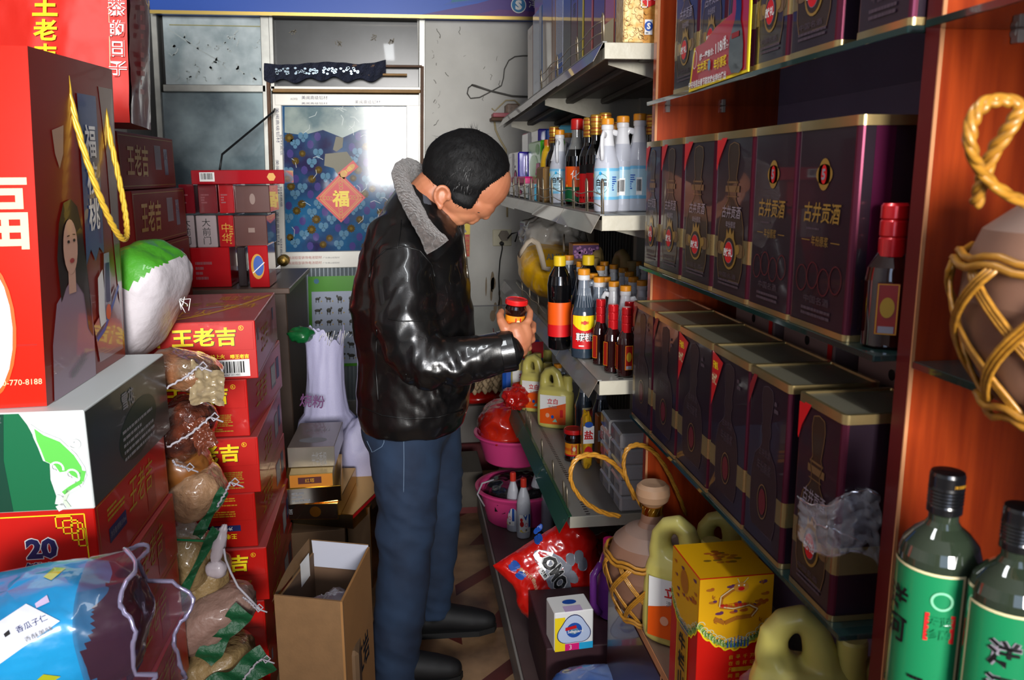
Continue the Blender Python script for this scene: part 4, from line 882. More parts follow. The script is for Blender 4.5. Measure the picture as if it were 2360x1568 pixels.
wall(b, q[0], q[1], .49, .49, CARD, CARDI); wall(b, q[1], q[2], .49, .5, mat('cardboard_side', '#9a6e3e', .8, var=.1), CARDI); wall(b, q[2], q[3], .43, .43, CARD, CARDI); wall(b, q[3], q[0], .47, .47, CARD, CARDI)
b.add([Vector((x.x, x.y, .01)) - O for x in q], [(0, 1, 2, 3)], CARDI)
A = Vector((q[1].x, q[1].y, 0)); B_ = Vector((q[2].x, q[2].y, 0)); p = PR(b, plane(A - O, B_ - A, (0, 0, 1)), .001); p.text('红岩', .17, .235, .09, BLACK, 1, w=.13, bold=.02, rot=.1); p.text('酒', .08, .12, .07, BLACK, 1, bold=.02)
b.build('carton_body', t)
b = MB(); A = Vector((q[3].x, q[3].y, .43)) - O; B_ = Vector((q[2].x, q[2].y, .43)) - O; b.add([A + Vector((.005, -.008, 0)), B_ + Vector((-.012, -.008, 0)), B_ + Vector((-.004, .0, .075)), A + Vector((0, 0, .078))], [(0, 1, 2, 3)], CWHI); b.add([A + Vector((.005, -.002, 0)), B_ + Vector((-.012, -.002, 0)), B_ + Vector((-.004, .006, .075)), A + Vector((0, .006, .078))], [(3, 2, 1, 0)], CARD); b.build('back_flap', t)
b = MB(); A = Vector((q[0].x, q[0].y, .47)) - O; B_ = Vector((q[3].x, q[3].y, .47)) - O; n = 12
b.grid(lambda u, v: A.lerp(B_, u) + Vector((.0 - .006, 0, .045 * v * (sin(pi * .5 * min(1, u * 1.6)) ** .8))), n, 2, CARD); p = PR(b, plane(A + Vector((.008, 0, -.08)), B_ - A, (0, 0, 1)), -.001); p.barcode(.17, .03, .24, .1, 1, 4); b.build('side_flap', t)
t = thing('plastic_wrap', 'crumpled translucent plastic inside the open cardboard box', 'plastic bag', (-.23, 2.1, .36)); b = MB(); blob(b, (0, 0, .02), (.07, .1, .055), mat('milky_plastic', '#8d8590', .25, coat=.8, alpha=.75), p=1, nu=44, nv=30, amp=.3, ns=14, seed=2, crink=.12, cs=26); b.build('bag_body', t)
b = MB(); b.box(-.08, -.11, .02, .08, .11, .31, CRUMP, .01); o = b.build('packing_filler', None, (-.235, 2.12, 0)); tag(o, 'brown packing paper filling the open cardboard box under the plastic', 'packing')
# ================================================================ metal shelf rack and what stands on it
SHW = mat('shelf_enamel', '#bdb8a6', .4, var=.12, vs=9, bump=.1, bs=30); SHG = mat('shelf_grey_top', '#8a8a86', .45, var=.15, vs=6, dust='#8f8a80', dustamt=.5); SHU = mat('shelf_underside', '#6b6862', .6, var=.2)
STRP = mat('price_strip', '#7d7468', .3, coat=.5, var=.2, vs=9); STRG2 = mat('strip_green', '#1c5138', .35, coat=.2); RACKB = mat('rack_back_grey', '#4b4640', .7)
rack = thing('shelf_rack', 'cream metal shop shelving with four decks and slanted price strips along the aisle', 'shelves', (.65, 2.8, 0)); RO = Vector(rack.location)
b = MB()
for y in (1.92, 2.82, 3.72): b.box(.80 - RO.x, y - .02 - RO.y, 0, .86 - RO.x, y + .02 - RO.y, 2.2, SHW, .002)
b.build('upright', rack); rack.children[0].name = 'upright'
b = MB(); b.box(.862 - RO.x, 1.88 - RO.y, .1, .872 - RO.x, 3.76 - RO.y, 2.2, RACKB); 
for k in range(40): y = 1.9 + k * .046; b.box(.857 - RO.x, y - RO.y, .1, .862 - RO.x, y + .004 - RO.y, 2.2, SHU)
b.build('back_panel', rack)
YN = 1.865
def deck(z0, z1, yn, yf, xf, green, under=True, h=.035):
    b = MB(); zz = lambda y: z0 + (z1 - z0) * (y - yn) / (yf - yn)
    M = Matrix(((1, 0, 0, -RO.x), (0, 1, 0, -RO.y), (0, (z1 - z0) / (yf - yn), 1, z0 - (z1 - z0) / (yf - yn) * yn), (0, 0, 0, 1))); b.M = M
    b.box(xf, yn, -.012, .85, yf, 0, SHG, .0015); b.box(xf, yn, -h, xf + .004, yf, -.001, SHW); b.box(xf, yn - .001, -h, .80, yn + .004, -.0005, SHW, .001)
    b.add([(xf + .24, yn - .0012, -h), (.80, yn - .0012, -h), (.80, yn - .0012, -h - .03)], [(0, 2, 1)], SHW)
    for x in (xf + .1, xf + .22): b.box(x, yn + .01, -.03, x + .03, yf - .01, -.0125, SHU, .004)
    p = PR(b, plane((xf, yn, 0), (1, 0, 0), (0, 1, 0)), .0005); n = int((yf - yn) / .018)
    for k in range(n): p.rect(.05, .01 + k * .018, .062, .016 + k * .018, BLACK, 1)
    for k in range(n // 2): p.rect(.24, .01 + k * .036, .252, .016 + k * .036, BLACK, 1)
    d = b.build('shelf', rack)
    y = yn
    i = 0
    while y < yf - .02:
        L = min((.44, .46, .45)[i % 3], yf - y); b = MB(); b.M = M; r = random.Random(int(z0 * 100) + i)
        t = .012 + r.uniform(-.003, .003); hb = (.052 if z0 < .7 else .04) + r.uniform(-.004, .004)
        b.box(0, y + .004, 0, .0012, y + L - .002, hb, STRG2 if green and i < green else STRP, 0, T=Matrix(((1, 0, .55, xf - .002 - .55 * hb), (0, 1, 0, 0), (0, 0, 1, -hb + .002), (0, 0, 0, 1))))
        b.box(xf - .004, y + .002, -.0005, xf + .006, y + L - .001, .0025, STRG2 if green else SHG)
        for v in b.v: pass
        b.build('price_strip', d); y += L; i += 1
    # brackets
    for y in (1.95, 2.82, 3.70):
        if yn - .1 < y < yf + .1:
            b = MB(); b.M = M; b.add([(xf + .03, y, -h), (.80, y, -h), (.80, y, -h - .085), (xf + .03, y + .004, -h), (.80, y + .004, -h), (.80, y + .004, -h - .085)], [(0, 2, 1), (3, 4, 5), (0, 3, 5, 2)], SHW); b.box(xf + .03, y, -h, .8, y + .004, -.0125, SHW); b.build('bracket', rack)
    return zz
zA = deck(1.832, 1.785, YN, 3.74, .45, 0); zB = deck(1.454, 1.452, YN, 3.74, .45, 0); zC = deck(1.063, 1.07, YN, 3.74, .45, 0); zD = deck(.573, .573, 2.2, 3.74, .45, 3)
b = MB(); b.box(.305 - RO.x, 1.98 - RO.y, 0, .85 - RO.x, 3.74 - RO.y, .09, mat('base_deck_dusty', '#5a4a48', .5, var=.3, vs=5), .004); b.box(.297 - RO.x, 1.98 - RO.y, 0, .305 - RO.x, 3.74 - RO.y, .1, SHG, .002); b.build('base_deck', rack)

def fence(label, x, y0, y1, zf, h=.065, step=.1, rails=(.3, .65), loops=None):
    t = thing('wire_fence', label, 'shelf guard', (x, (y0 + y1) / 2, zf((y0 + y1) / 2)), group='wire guards clipped along the shelf fronts'); O = Vector(t.location)
    ys = loops or [y0 + k * step for k in range(int((y1 - y0) / step) + 1)]
    for y in ys:
        b = MB(); z = zf(y); b.tube([Vector((x, y - .009, z + .003)) - O, Vector((x - .002, y - .009, z + h)) - O, Vector((x - .002, y, z + h + .007)) - O, Vector((x - .002, y + .009, z + h)) - O, Vector((x, y + .009, z + .003)) - O], .0019, WIRE, 6); b.build('wire_loop', t)
    for q in rails:
        b = MB(); b.tube([Vector((x - .004, y, zf(y) + h * q + .004 * sin(y * 23))) - O for y in [y0 + (y1 - y0) * k / 20 for k in range(21)]], .0014, WIRE, 5); b.build('rail', t)
    return t
fence('bent wire guard in front of the gift boxes on the top shelf', .455, 1.9, 2.75, zA, .06, .28, (.45, .85))
fence('wire guard in front of the vinegar and soy bottles on the second shelf', .455, 1.88, 2.75, zB, .075, .165)
fence('wire guard in front of the paper packets at the far end of the second shelf', .455, 2.8, 3.6, zB, .075, .16)
fence('loose wire guard beside the yellow bag on the third shelf', .455, 2.6, 3.35, zC, .06, .2, (.6,))
fence('row of bent wire loops along the lowest shelf front', .455, 2.26, 3.2, zD, .06, .1, (), [2.27, 2.32, 2.5, 2.72, 2.98, 3.02, 3.06, 3.1])

# ---- gift boxes on the top shelf (front faces seen on edge)
DUST = .3
def gbox(label, px0, px1, ztop, m, X=.52, art=None, dep=.2, m2=None, name='gift_box'):
    ym = 150
    y1 = at(px0, ym, 'X', X).y; y0 = at(px1, ym, 'X', X).y; zb = max(zA(y0), zA(y1)) + .001; h = ztop - zb; w = y1 - y0
    b = MB(); b.box(0, 0, 0, dep, w - .004, h, m, .003); 
    if m2: PR(b, plane((0, 0, 0), (1, 0, 0), (0, 0, 1)), .0008).rect(.002, .002, dep - .002, h - .004, m2, 1)
    if art: art(PR(b, plane((0, w - .004, 0), (0, -1, 0), (0, 0, 1)), .0008), w - .004, h)
    o = b.build(name, None, (X, y0 + .002, zb)); return tag(o, label, 'box', 'gift boxes on the top shelf')
bxm = lambda n, c_, **k: mat(n, c_, .3, coat=.5, var=.1, **k)
BX = [(1216, 1228, 2.12, bxm('giftbox_maroon', '#5c2a28'), 'maroon gift box at the far end of the top shelf', None),
      (1228, 1250, 2.15, bxm('giftbox_steelblue', '#2e5d94'), 'steel blue gift box near the far end of the top shelf', 'strip'),
      (1250, 1272, 2.2, bxm('giftbox_brown', '#6b4c38'), 'brown gift box beside the steel blue one on the top shelf', None),
      (1272, 1280, 2.22, bxm('giftbox_copper', '#8d6238'), 'thin copper coloured box on the top shelf', None),
      (1280, 1297, 2.32, bxm('giftbox_white_honeycomb', '#aeb2c4'), 'white honeycomb patterned box on the top shelf', 'honey'),
      (1297, 1315, 2.36, bxm('giftbox_charcoal', '#35322f'), 'charcoal box next to the honeycomb box on the top shelf', None),
      (1315, 1330, 2.33, bxm('giftbox_plum', '#55262a'), 'plum box left of the olive one on the top shelf', 'txt'),
      (1330, 1345, 2.38, bxm('giftbox_olive', '#5f5a22'), 'olive green box with a bright yellow edge on the top shelf', 'yel'),
      (1345, 1366, 2.38, bxm('giftbox_dark_red', '#6a2322'), 'dark red box in the middle of the top shelf', 'redge'),
      (1366, 1392, 2.4, bxm('giftbox_winered', '#5e2830'), 'wine red box with silver writing on the top shelf', 'txt'),
      (1392, 1414, 2.4, bxm('giftbox_coral', '#c65a44'), 'coral red box with a cream base on the top shelf', 'base'),
      (1414, 1432, 2.4, bxm('giftbox_aubergine', '#3a2240'), 'aubergine box beside the golden one on the top shelf', None)]
def bart(k):
    def f(p, w, h):
        if k == 'strip': p.rect(w * .7, .0, w * .95, h, mat('silver_edge', '#9aa6b8', .3), 1)
        elif k == 'honey':
            for j in range(24):
                for i in range(3): p.ring(w * (.2 + .3 * i + .15 * (j % 2)), .12 + j * .018, .009, .009, .001, GREY, 1, 6)
            p.rect(0, .0, w, .09, BLUEP, 1); p.rect(w * .1, .095, w * .9, .12, mat('dot_blue', '#6f85b8', .4), 1)
        elif k == 'txt': p.text('国窖', w * .5, h * .45, min(w * .5, .04), GREY, 1, vert=True)
        elif k == 'yel': p.rect(w * .8, 0, w, h, YEL, 1); p.text('酒', w * .4, h * .6, .03, GOLDP, 1)
        elif k == 'redge': p.rect(w * .85, 0, w, h, mat('coral_edge', '#c8604c', .3), 1)
        elif k == 'base': p.rect(0, 0, w, .09, CREAM, 1)
    return f if k else None
for (a, c_, zt, m, l, k) in BX: gbox(l, a, c_, zt, m, art=bart(k))
gbox('red round-cornered box standing tall behind the far gift boxes with a gold emblem', 1232, 1262, 2.62, bxm('giftbox_scarlet', '#a81c18'), X=.60, dep=.11, art=lambda p, w, h: (p.disc(w * .5, h * .72, w * .3, .09, GOLDP, 1), p.text('五粮', w * .5, h * .72, .04, PRED, 2, vert=True)))
gbox('blue box behind the brown ones on the top shelf', 1262, 1277, 2.6, bxm('giftbox_navyblue', '#2a4a7c'), X=.73, dep=.1)
gbox('crimson lidded box behind the white honeycomb box', 1282, 1312, 2.6, bxm('giftbox_crimson', '#8a1a1a'), X=.73, dep=.1)
GLD = mat('gold_brocade', '#c79a55', .35, metal=.3, col2='#e0c890', vs=70)
Yg = 1.88; gx0 = at(1436, 90, 'Y', Yg).x; gx1 = at(1514, 90, 'Y', Yg).x; b = MB(); w = gx1 - gx0; b.box(0, 0, 0, w, .07, .3, GLD, .003)
p = PR(b, plane((0, 0, 0), (1, 0, 0), (0, 0, 1)), .0008); r = random.Random(9); GLB2 = mat('brocade_line', '#8d6428', .4); GLO = mat('gold_orange', '#b5742a', .35, metal=.2, col2='#d29a48', vs=90)
p.rect(w * .58, .0, w, .3, GLO, .5)
for k in range(90):
    x, y = r.uniform(.004, w - .006), r.uniform(.003, .14); p.ring(x, y, .006, .006, .0012, GLB2, 1, 8, r.random(), r.random() + .3) if abs(x - w * .8) > .01 else None
p.poly([(w * .5, .105), (w * .58, .125), (w * .75, .13), (w * .98, .125), (w * .98, .085), (w * .7, .075), (w * .55, .085)], PRED, 2); p.text('福', w * .75, .103, .026, WHITE, 3, bold=.03)
p.frame(w * .45, .09, w * .62, .115, .002, WHITE, 3); p.frame(w * .5, .075, w * .7, .1, .002, WHITE, 3)
p.rect(w * .62, .018, w * .85, .05, WHITE, 3); p.disc(w * .735, .036, .0095, .0105, BLUEP, 4); p.text('S', w * .735, .036, .014, WHITE, 5, bold=.05); p.lines(w * .65, .02, w * .83, .026, 1, GREY, 4)
o = b.build('brocade_box', None, (gx0, Yg, zA(1.9) + .002)); tag(o, 'golden brocade box with a blue S mark at the near end of the top shelf', 'box')

# ---- bottle kinds
VPL = mat('vinegar_plastic', '#dfe0e4', .25, coat=.3, trans=.12, ior=1.3); VLQ = mat('vinegar_filled', '#babdc8', .3, coat=.3, trans=.1, ior=1.3); VNK = mat('white_neck_ring', '#d0d0d2', .4)
OCAP = mat('orange_cap', '#d68a1c', .4); OCAP2 = mat('deep_orange_cap', '#c8641c', .4); LBL = mat('label_sky', '#6db3d8', .3, coat=.4); LBLT = mat('label_sky_pale', '#a6cbdc', .3, coat=.4)
SYD = mat('soy_plastic', '#2b3845', .2, coat=.7, trans=0.0); SYT = mat('soy_plastic_clear', '#6d7682', .25, coat=.6); SYB = mat('soy_black', '#08080a', .1, coat=1)
def jug(name, label, loc, body, liq, label_fn=None, capm=OCAP, s=1.0, rz=0.0, group=None, neckm=VNK):
    t = thing(name, label, 'bottle', loc, rz, group); t.scale = (.77 * s, .77 * s, .94 * s); b = MB()
    b.lathe([(.034, 0, liq), (.041, .004, liq), (.0425, .02, liq), (.0425, .12, liq), (.040, .135, liq), (.034, .15, liq), (.0285, .165, liq), (.024, .18, body), (.0205, .2, body), (.0185, .215, body), (.0175, .222, body)], liq, 28)
    for k in range(9): a = -2.6 + k * .28; b.tube([(.037 * cos(a), .037 * sin(a), .147), (.0245 * cos(a), .0245 * sin(a), .182), (.0215 * cos(a), .0215 * sin(a), .2)], .0018, body, 5)
    if label_fn: label_fn(b)
    b.build('bottle_body', t)
    b = MB(); b.tube([(.018, 0, .208), (.034, 0, .212), (.043, 0, .2), (.044, 0, .18), (.041, 0, .16), (.0385, 0, .142)], .0065, body, 8, rz=.009); b.build('handle', t)
    b = MB(); b.lathe([(.0195, .222), (.0205, .225), (.0205, .234), (.019, .236)], neckm, 20); b.build('neck_ring', t)
    b = MB(); b.lathe([(.0195, .236), (.021, .237), (.021, .25), (.0195, .253), (0.0001, .2535)], capm, 24, cap=False)
    b.build('cap', t); return t
def band(b, r, z0, z1, m, a0=-pi, a1=pi, n=28, off=.0006):
    b.grid(lambda u, v: Vector(((r + off) * cos(a0 + (a1 - a0) * u), (r + off) * sin(a0 + (a1 - a0) * u), z0 + (z1 - z0) * v)), n, 1, m)
def lab_baicu(turn):
    def f(b):
        R_ = .0425; band(b, R_, .035, .12, LBL); band(b, R_, .043, .112, LBLT, off=.0009); 
        p = PR(b, cyl(R_, a0=-pi / 2 + turn), .0005); p.text('白醋', 0, .082, .02, BLACK, 4, bold=.03); p.text('BAI CU', 0, .066, .006, BLACK, 4); p.ring(0, .078, .024, .027, .0012, GRN, 4); p.disc(-.004, .106, .005, .005, CYAN, 4); p.text('白', .0, .106, .006, BLUEP, 5); p.lines(-.02, .05, .02, .058, 2, GREY, 4)
        p = PR(b, cyl(R_, a0=-pi / 2 + turn + 1.5), .0005); p.barcode(-.008, .045, .01, .09, 4, 2); p.lines(-.028, .06, -.012, .1, 7, BLUEP, 4)
        p = PR(b, cyl(R_, a0=-pi / 2 + turn - 1.4), .0005); p.lines(-.01, .05, .012, .1, 9, GREY, 4); p.disc(.018, .1, .005, .006, YEL, 4); p.rect(.014, .045, .024, .062, WHITE, 4); p.text('S', .019, .053, .008, BLUEP, 5)
    return f
def lab_laochou(b):
    R_ = .0425; band(b, R_, .03, .125, PRED, -pi * .95, pi * .1); p = PR(b, cyl(R_, a0=-pi / 2 - .25), .0005); pts = [(-.045, .125)] + [(.045 * (k / 8 - .5) * 2, .098 - .015 * sin(pi * k / 8)) for k in range(9)] + [(.045, .125)]
    for k in range(8): p.poly([(-.045 + .01125 * k, .1245), (-.045 + .01125 * k, .1 - .018 * sin(pi * k / 8)), (-.045 + .01125 * (k + 1), .1 - .018 * sin(pi * (k + 1) / 8)), (-.045 + .01125 * (k + 1), .1245)], YEL, 2)
    p.text('草菇老抽', 0, .064, .026, BLACK, 3, bold=.09, w=.062); p.text('草菇老抽', 0, .064, .025, WHITE, 4, bold=.03, w=.06); p.text('美味鲜', .0, .105, .009, PRED, 3, bold=.02); p.disc(0, .105, .006, .006, PRED, 3); p.lines(-.02, .037, .02, .044, 1, WHITE, 3)
def lab_cu(b):
    R_ = .0425; CR = mat('label_cream', '#c9c49a', .35, coat=.3); band(b, R_, .05, .122, CR, -pi, pi * .2); band(b, R_, .022, .05, GRN, -pi, pi * .2); band(b, R_, .018, .022, YEL, -pi, pi * .2)
    p = PR(b, cyl(R_, a0=-pi / 2), .0005); p.barcode(-.014, .027, .012, .046, 2, 6); p.lines(-.018, .062, .012, .108, 9, GREY, 2, 4); p.text('香醋', .03, .08, .022, BLACK, 2, bold=.03); p.text('香醋', -.035, .08, .022, BLACK, 2, bold=.03); p.text('精制食醋', .0, .113, .006, BLACK, 2)
def onX(px, py, X): return at(px, py, 'X', X).y
def put(px, py, X, z): return (X, onX(px, py, X), z)
def capxy(px, py, z):
    q = at(px, py, 'Z', z); return q
# second shelf
GB_ = 'clear plastic white vinegar jugs on the second shelf'
v0 = jug('vinegar_bottle', 'white vinegar jug at the near end of the second shelf beside the red pilaster', put(1470, 480, .585, zB(2) + .0005), VPL, VLQ, lab_baicu(1.55), rz=pi * .95, group=GB_)
for (px, X, rz_, sc, lb) in ((1432, .545, pi * .95, .98, 'white vinegar jug second from the near end of the second shelf'), (1397, .50, -2.2, .95, 'white vinegar jug with its front label turned to the aisle, third from the near end'),
                       (1289, .50, -2.0, .97, 'white vinegar jug between the black gold-capped bottle and the red-capped pair'), (1272 + 38, .56, -2.1, .96, 'white vinegar jug mostly hidden behind the red-capped bottles'), (1412, .62, pi * 1.2, .98, 'white vinegar jug tucked behind the gold-capped bottles')):
    dup(v0, lb, put(px, 480, X, zB(2.2) + .0005), rz_, sc=(.77 * sc, .77 * sc, .94 * sc))
GC = mat('gold_cap', '#c99a3c', .3, metal=.6); GCR = mat('gold_cap_red_band', '#a04a1c', .35, metal=.3)
def soyglass(label, loc, s=1.0, rz=0, yellow=False, turn=0):
    t = thing('soy_bottle', label, 'bottle', loc, rz, 'black gold-capped soy bottles on the second shelf'); t.scale = (.8 * s, .8 * s, s * .96); b = MB()
    b.lathe([(.028, 0), (.034, .004), (.035, .03), (.033, .07), (.0335, .1), (.035, .13), (.034, .15), (.027, .168), (.019, .18), (.0165, .19), (.016, .205)], SYB, 26)
    band(b, .0342, .015, .125, PRED, -pi, 0); band(b, .0345, .1, .125, BLACK, -pi, 0); p = PR(b, cyl(.0346, a0=-pi / 2 + turn), .0006); p.poly([(-.03, .12), (.03, .12), (.03, .1), (0, .09), (-.03, .1)], PRED, 2)
    p.text('加加', 0, .11, .014, WHITE, 3, bold=.04); p.text('红烧', 0, .072, .024, WHITE, 3, bold=.02, w=.036); p.text('酱油', 0, .045, .02, WHITE, 3, bold=.02, w=.032); p.lines(-.02, .022, .02, .03, 1, WHITE, 3)
    b.build('bottle_body', t); b = MB(); b.lathe([(.017, .205), (.0205, .206), (.0205, .225), (.018, .227), (.018, .232), (.021, .233), (.021, .258), (.019, .262), (0.0001, .263)], GC, 22, cap=False); 
    for z in (.212, .222, .24, .252): b.lathe([(.0212, z), (.0212, z + .004)], GCR, 22, cap=False)
    b.build('cap', t); return t
s0 = soyglass('black soy bottle with a gold cap, nearest of the trio on the second shelf', put(1392, 460, .555, zB(2) + .0005), 1.02, turn=.3)
for (px, X, sc, lb) in ((1372, .53, 1.0, 'black soy bottle with a gold cap in the middle of the trio'), (1356, .52, .98, 'black soy bottle with a gold cap, farthest of the trio beside the red caps'), (1276, .51, .99, 'lone black soy bottle with a gold cap beside the yellow bottle'),
                  (1499, .68, 1.0, 'black soy bottle with a gold cap half hidden behind the last vinegar jug'), (1418, .66, 1.0, 'black soy bottle with a gold cap between two vinegar jugs')): dup(s0, lb, put(px, 460, X, zB(2) + .0005), .1, sc=(.8 * sc, .8 * sc, .96 * sc))
CLG = mat('clear_glass_neck', '#a0a2a0', .08, coat=1, trans=.4); RC = mat('red_cap', '#c11c18', .35)
def redcap(label, loc, rz=0):
    t = thing('sauce_bottle', label, 'bottle', loc, rz, 'red-capped sauce bottles on the second shelf'); b = MB()
    b.lathe([(.03, 0, SYB), (.034, .004, SYB), (.034, .13, SYB), (.033, .145, SYB), (.026, .165, CLG), (.018, .185, CLG), (.0145, .2, CLG), (.014, .225, CLG)], SYB, 24)
    band(b, .034, .055, .115, ORNG, -pi, 0); band(b, .034, .012, .055, GRN, -pi, 0); p = PR(b, cyl(.0346), .0006); p.poly([(-.045, .115), (0, .115), (.02, .07), (-.045, .07)], PRED, 1.5); p.text('化', -.01, .09, .028, WHITE, 3); p.rect(-.04, .055, .04, .062, YEL, 2); p.disc(.0, .035, .012, .01, PRED, 2)
    b.build('bottle_body', t); b = MB(); b.lathe([(.0165, .222), (.018, .224), (.018, .25), (.016, .254), (.0001, .2545)], RC, 20, cap=False); b.build('cap', t); return t
r0 = redcap('red-capped dark sauce bottle, farthest of the three on the second shelf', put(1328, 465, .52, zB(2) + .0005))
dup(r0, 'red-capped dark sauce bottle in the middle of the three', put(1341, 460, .545, zB(2) + .0005)); dup(r0, 'red-capped dark sauce bottle nearest the gold-capped trio', put(1351, 455, .56, zB(2) + .0005))
b = MB(); YP = mat('yellow_plastic', '#d0a418', .3, coat=.4); b.lathe([(.022, 0), (.026, .004), (.026, .13), (.02, .17), (.012, .185), (.012, .19)], YP, 20, sy=1.2); b.lathe([(.013, .19), (.013, .21), (.0001, .211)], OCAP2, 16, cap=False); o = b.build('yellow_bottle', None, put(1262, 460, .50, zB(3) + .0005)); tag(o, 'slim yellow bottle beside the lone black soy bottle on the second shelf', 'bottle')
# paper packets, far end of the second shelf
PVI = mat('packet_violet_gloss', '#2c1f96', .2, coat=1); PGR = mat('packet_green_gloss', '#4cae1c', .22, coat=1); PLB = mat('packet_pale_blue', '#5fb4d4', .22, coat=1)
def pkt(label, px0, px1, pyt, X, m, z=None, art=None, dep=.12, cat='packet', h=None, name='tissue_packet'):
    y1 = onX(px0, pyt + 20, X); y0 = onX(px1, pyt + 20, X); z = zB(3) + .0008 if z is None else z; zt = min(1.735, at((px0 + px1) / 2, pyt, 'X', X).z); w = y1 - y0
    b = MB(); hh = max(.02, (zt - z)) if h is None else h; b.box(0, 0, 0, dep, w, hh, m, min(.006, hh * .2)); 
    F1 = PR(b, plane((0, w, 0), (0, -1, 0), (0, 0, 1)), .0008); F2 = PR(b, plane((0, 0, 0), (1, 0, 0), (0, 0, 1)), .0008)
    if art: art(F1, w, hh); art(F2, dep, hh)
    o = b.build(name, None, (X, y0, z)); return tag(o, label, cat, 'paper goods at the far end of the second shelf')
stripe = lambda m1, m2: (lambda p, w, h: (p.rect(w * .4, .004, w * .6, h - .004, m1, 1), p.disc(w * .75, h * .4, w * .12, h * .2, m2, 2, 10), p.lines(w * .62, h * .55, w * .95, h * .75, 2, m1, 2)))
pkt('violet packet with a white stripe nearest the forehead', 1172, 1194, 352, .47, PVI, art=stripe(WHITE, PINK))
pkt('green and pink packet beside the violet one, low on the second shelf', 1196, 1204, 355, .49, PGR, art=stripe(PINK, WHITE))
pkt('small violet packet standing beside the green box', 1205, 1216, 356, .50, PVI, art=stripe(WHITE, CYAN))
pkt('violet packet standing high behind the green box', 1203, 1240, 303, .57, PVI, art=stripe(WHITE, PINK))
pkt('pale blue packet on top at the back of the second shelf', 1255, 1290, 288, .62, PLB, art=stripe(WHITE, BLUEP)); pkt('blue and white packet behind the violet one', 1241, 1258, 300, .6, BLUEP, art=stripe(WHITE, PINK))
gbx = pkt('bright green cardboard box with pale circles on the second shelf', 1218, 1246, 326, .50, mat('box_lime', '#4cc01e', .3, coat=.5), name='green_box', cat='box', art=lambda p, w, h: (p.disc(w * .45, h * .55, w * .35, h * .22, mat('lime_pale', '#8ad867', .35), 1), p.disc(w * .75, h * .85, w * .15, h * .09, mat('lime_pale', '#8ad867', .35), 1), p.disc(w * .3, h * .2, w * .2, h * .12, mat('lime_pale', '#8ad867', .35), 1), p.poly([(w * .62, h * .42), (w * .95, h * .42), (w * .95, h * .62), (w * .7, h * .62)], PINK, 2)))
pkt('low pink packet with a white ribbon stripe behind the wire guard', 1178, 1207, 399, .465, PINK, h=.03, z=zB(3) + .055, art=lambda p, w, h: p.rect(w * .3, 0, w * .5, h, WHITE, 1)); pkt('white packet under the pink one on the second shelf', 1178, 1207, 420, .466, mat('packet_mauve', '#7a6aa0', .25, coat=1), h=.054, art=stripe(WHITE, PINK))
pkt('sky blue tissue packet behind the wire guard', 1205, 1232, 408, .462, PLB, h=.06, art=lambda p, w, h: p.rect(w * .55, 0, w, h, WHITE, 1), dep=.08); pkt('tan wooden block standing in the second shelf row', 1236, 1252, 385, .468, TAN, name='wood_block', cat='block', dep=.03)

# ---- third shelf
zc = zC(2.4) + .0006
GJ = 'orange-capped jugs on the third shelf'
j0 = jug('soy_jug', 'dark soy jug with a red and yellow label at the front of the third shelf', tuple(capxy(1311, 590, zc + .235)), SYT, SYD, lab_laochou, OCAP, rz=.4, group=GJ); j0.location.z = zc
def at_cap(px, py, s=1.0): q = at(px, py, 'Z', zc + .235 * s); return (q.x, q.y, zc)
dup(j0, 'dark soy jug with a red and yellow label, second in the front row', at_cap(1346, 622), .15); dup(j0, 'dark soy jug behind the first one, only its cap and neck in sight', at_cap(1341, 605), .2)
def at_cap3(px, py): q = at(px, py, 'Z', zc + .213); return (q.x, q.y, zc)
j1 = jug('vinegar_jug', 'dark vinegar jug with a cream and green label, third in the front row', at_cap3(1366, 632), SYT, SYD, lab_cu, OCAP, s=.905, rz=-.2, group=GJ)
dup(j1, 'dark vinegar jug with a barcode label, fourth in the front row', at_cap3(1380, 640), -.1)
PURP_L = mat('purplish_vinegar', '#8f8ea2', .25, coat=.4)
def at_cap2(px, py): q = at(px, py, 'Z', zc + .205); return (q.x, q.y, zc)
j2 = jug('clear_jug', 'pale half-empty vinegar jug with the handle toward the tins, nearest of the jugs', at_cap2(1442, 660), VPL, PURP_L, None, OCAP, s=.87, rz=0, group=GJ)
for (px, py, rz_, lb) in ((1415, 650, 2.6, 'pale vinegar jug just left of the nearest one'), (1396, 640, 2.8, 'pale vinegar jug third in the diagonal row'), (1384, 614, 2.5, 'pale vinegar jug at the left of the second diagonal row'),
                       (1393, 604, 1.5, 'pale vinegar jug in the third diagonal row, left'), (1415, 611, 1.2, 'pale vinegar jug in the third diagonal row, centre'), (1437, 619, .9, 'pale vinegar jug in the third diagonal row, right'),
                       (1451, 628, .6, 'pale vinegar jug behind the nearest one'), (1460, 640, .3, 'pale vinegar jug third from the wooden panel'), (1480, 648, .1, 'pale vinegar jug touching the wooden panel'),
                       (1469, 604, .3, 'pale vinegar jug at the rear right of the third shelf'), (1487, 612, .2, 'pale vinegar jug at the rear against the panel')): dup(j2, lb, at_cap2(px, py), rz_)
YC = mat('yellow_cap', '#cfae1a', .4)
def bigsoy(label, loc):
    t = thing('round_soy_bottle', label, 'bottle', loc, 0, 'round black soy bottles with yellow caps'); t.scale = (.74, .74, .96); b = MB(); b.lathe([(.035, 0), (.042, .004), (.043, .03), (.04, .06), (.043, .09), (.041, .12), (.044, .15), (.046, .19), (.04, .215), (.026, .235), (.018, .245)], SYB, 28)
    band(b, .044, .04, .14, ORNG, -pi, 0); band(b, .0445, .04, .075, PRED, -pi, 0); b.build('bottle_body', t); b = MB(); b.lathe([(.021, .243), (.023, .245), (.023, .268), (.021, .272), (.0001, .273)], YC, 22, cap=False); b.build('cap', t); return t
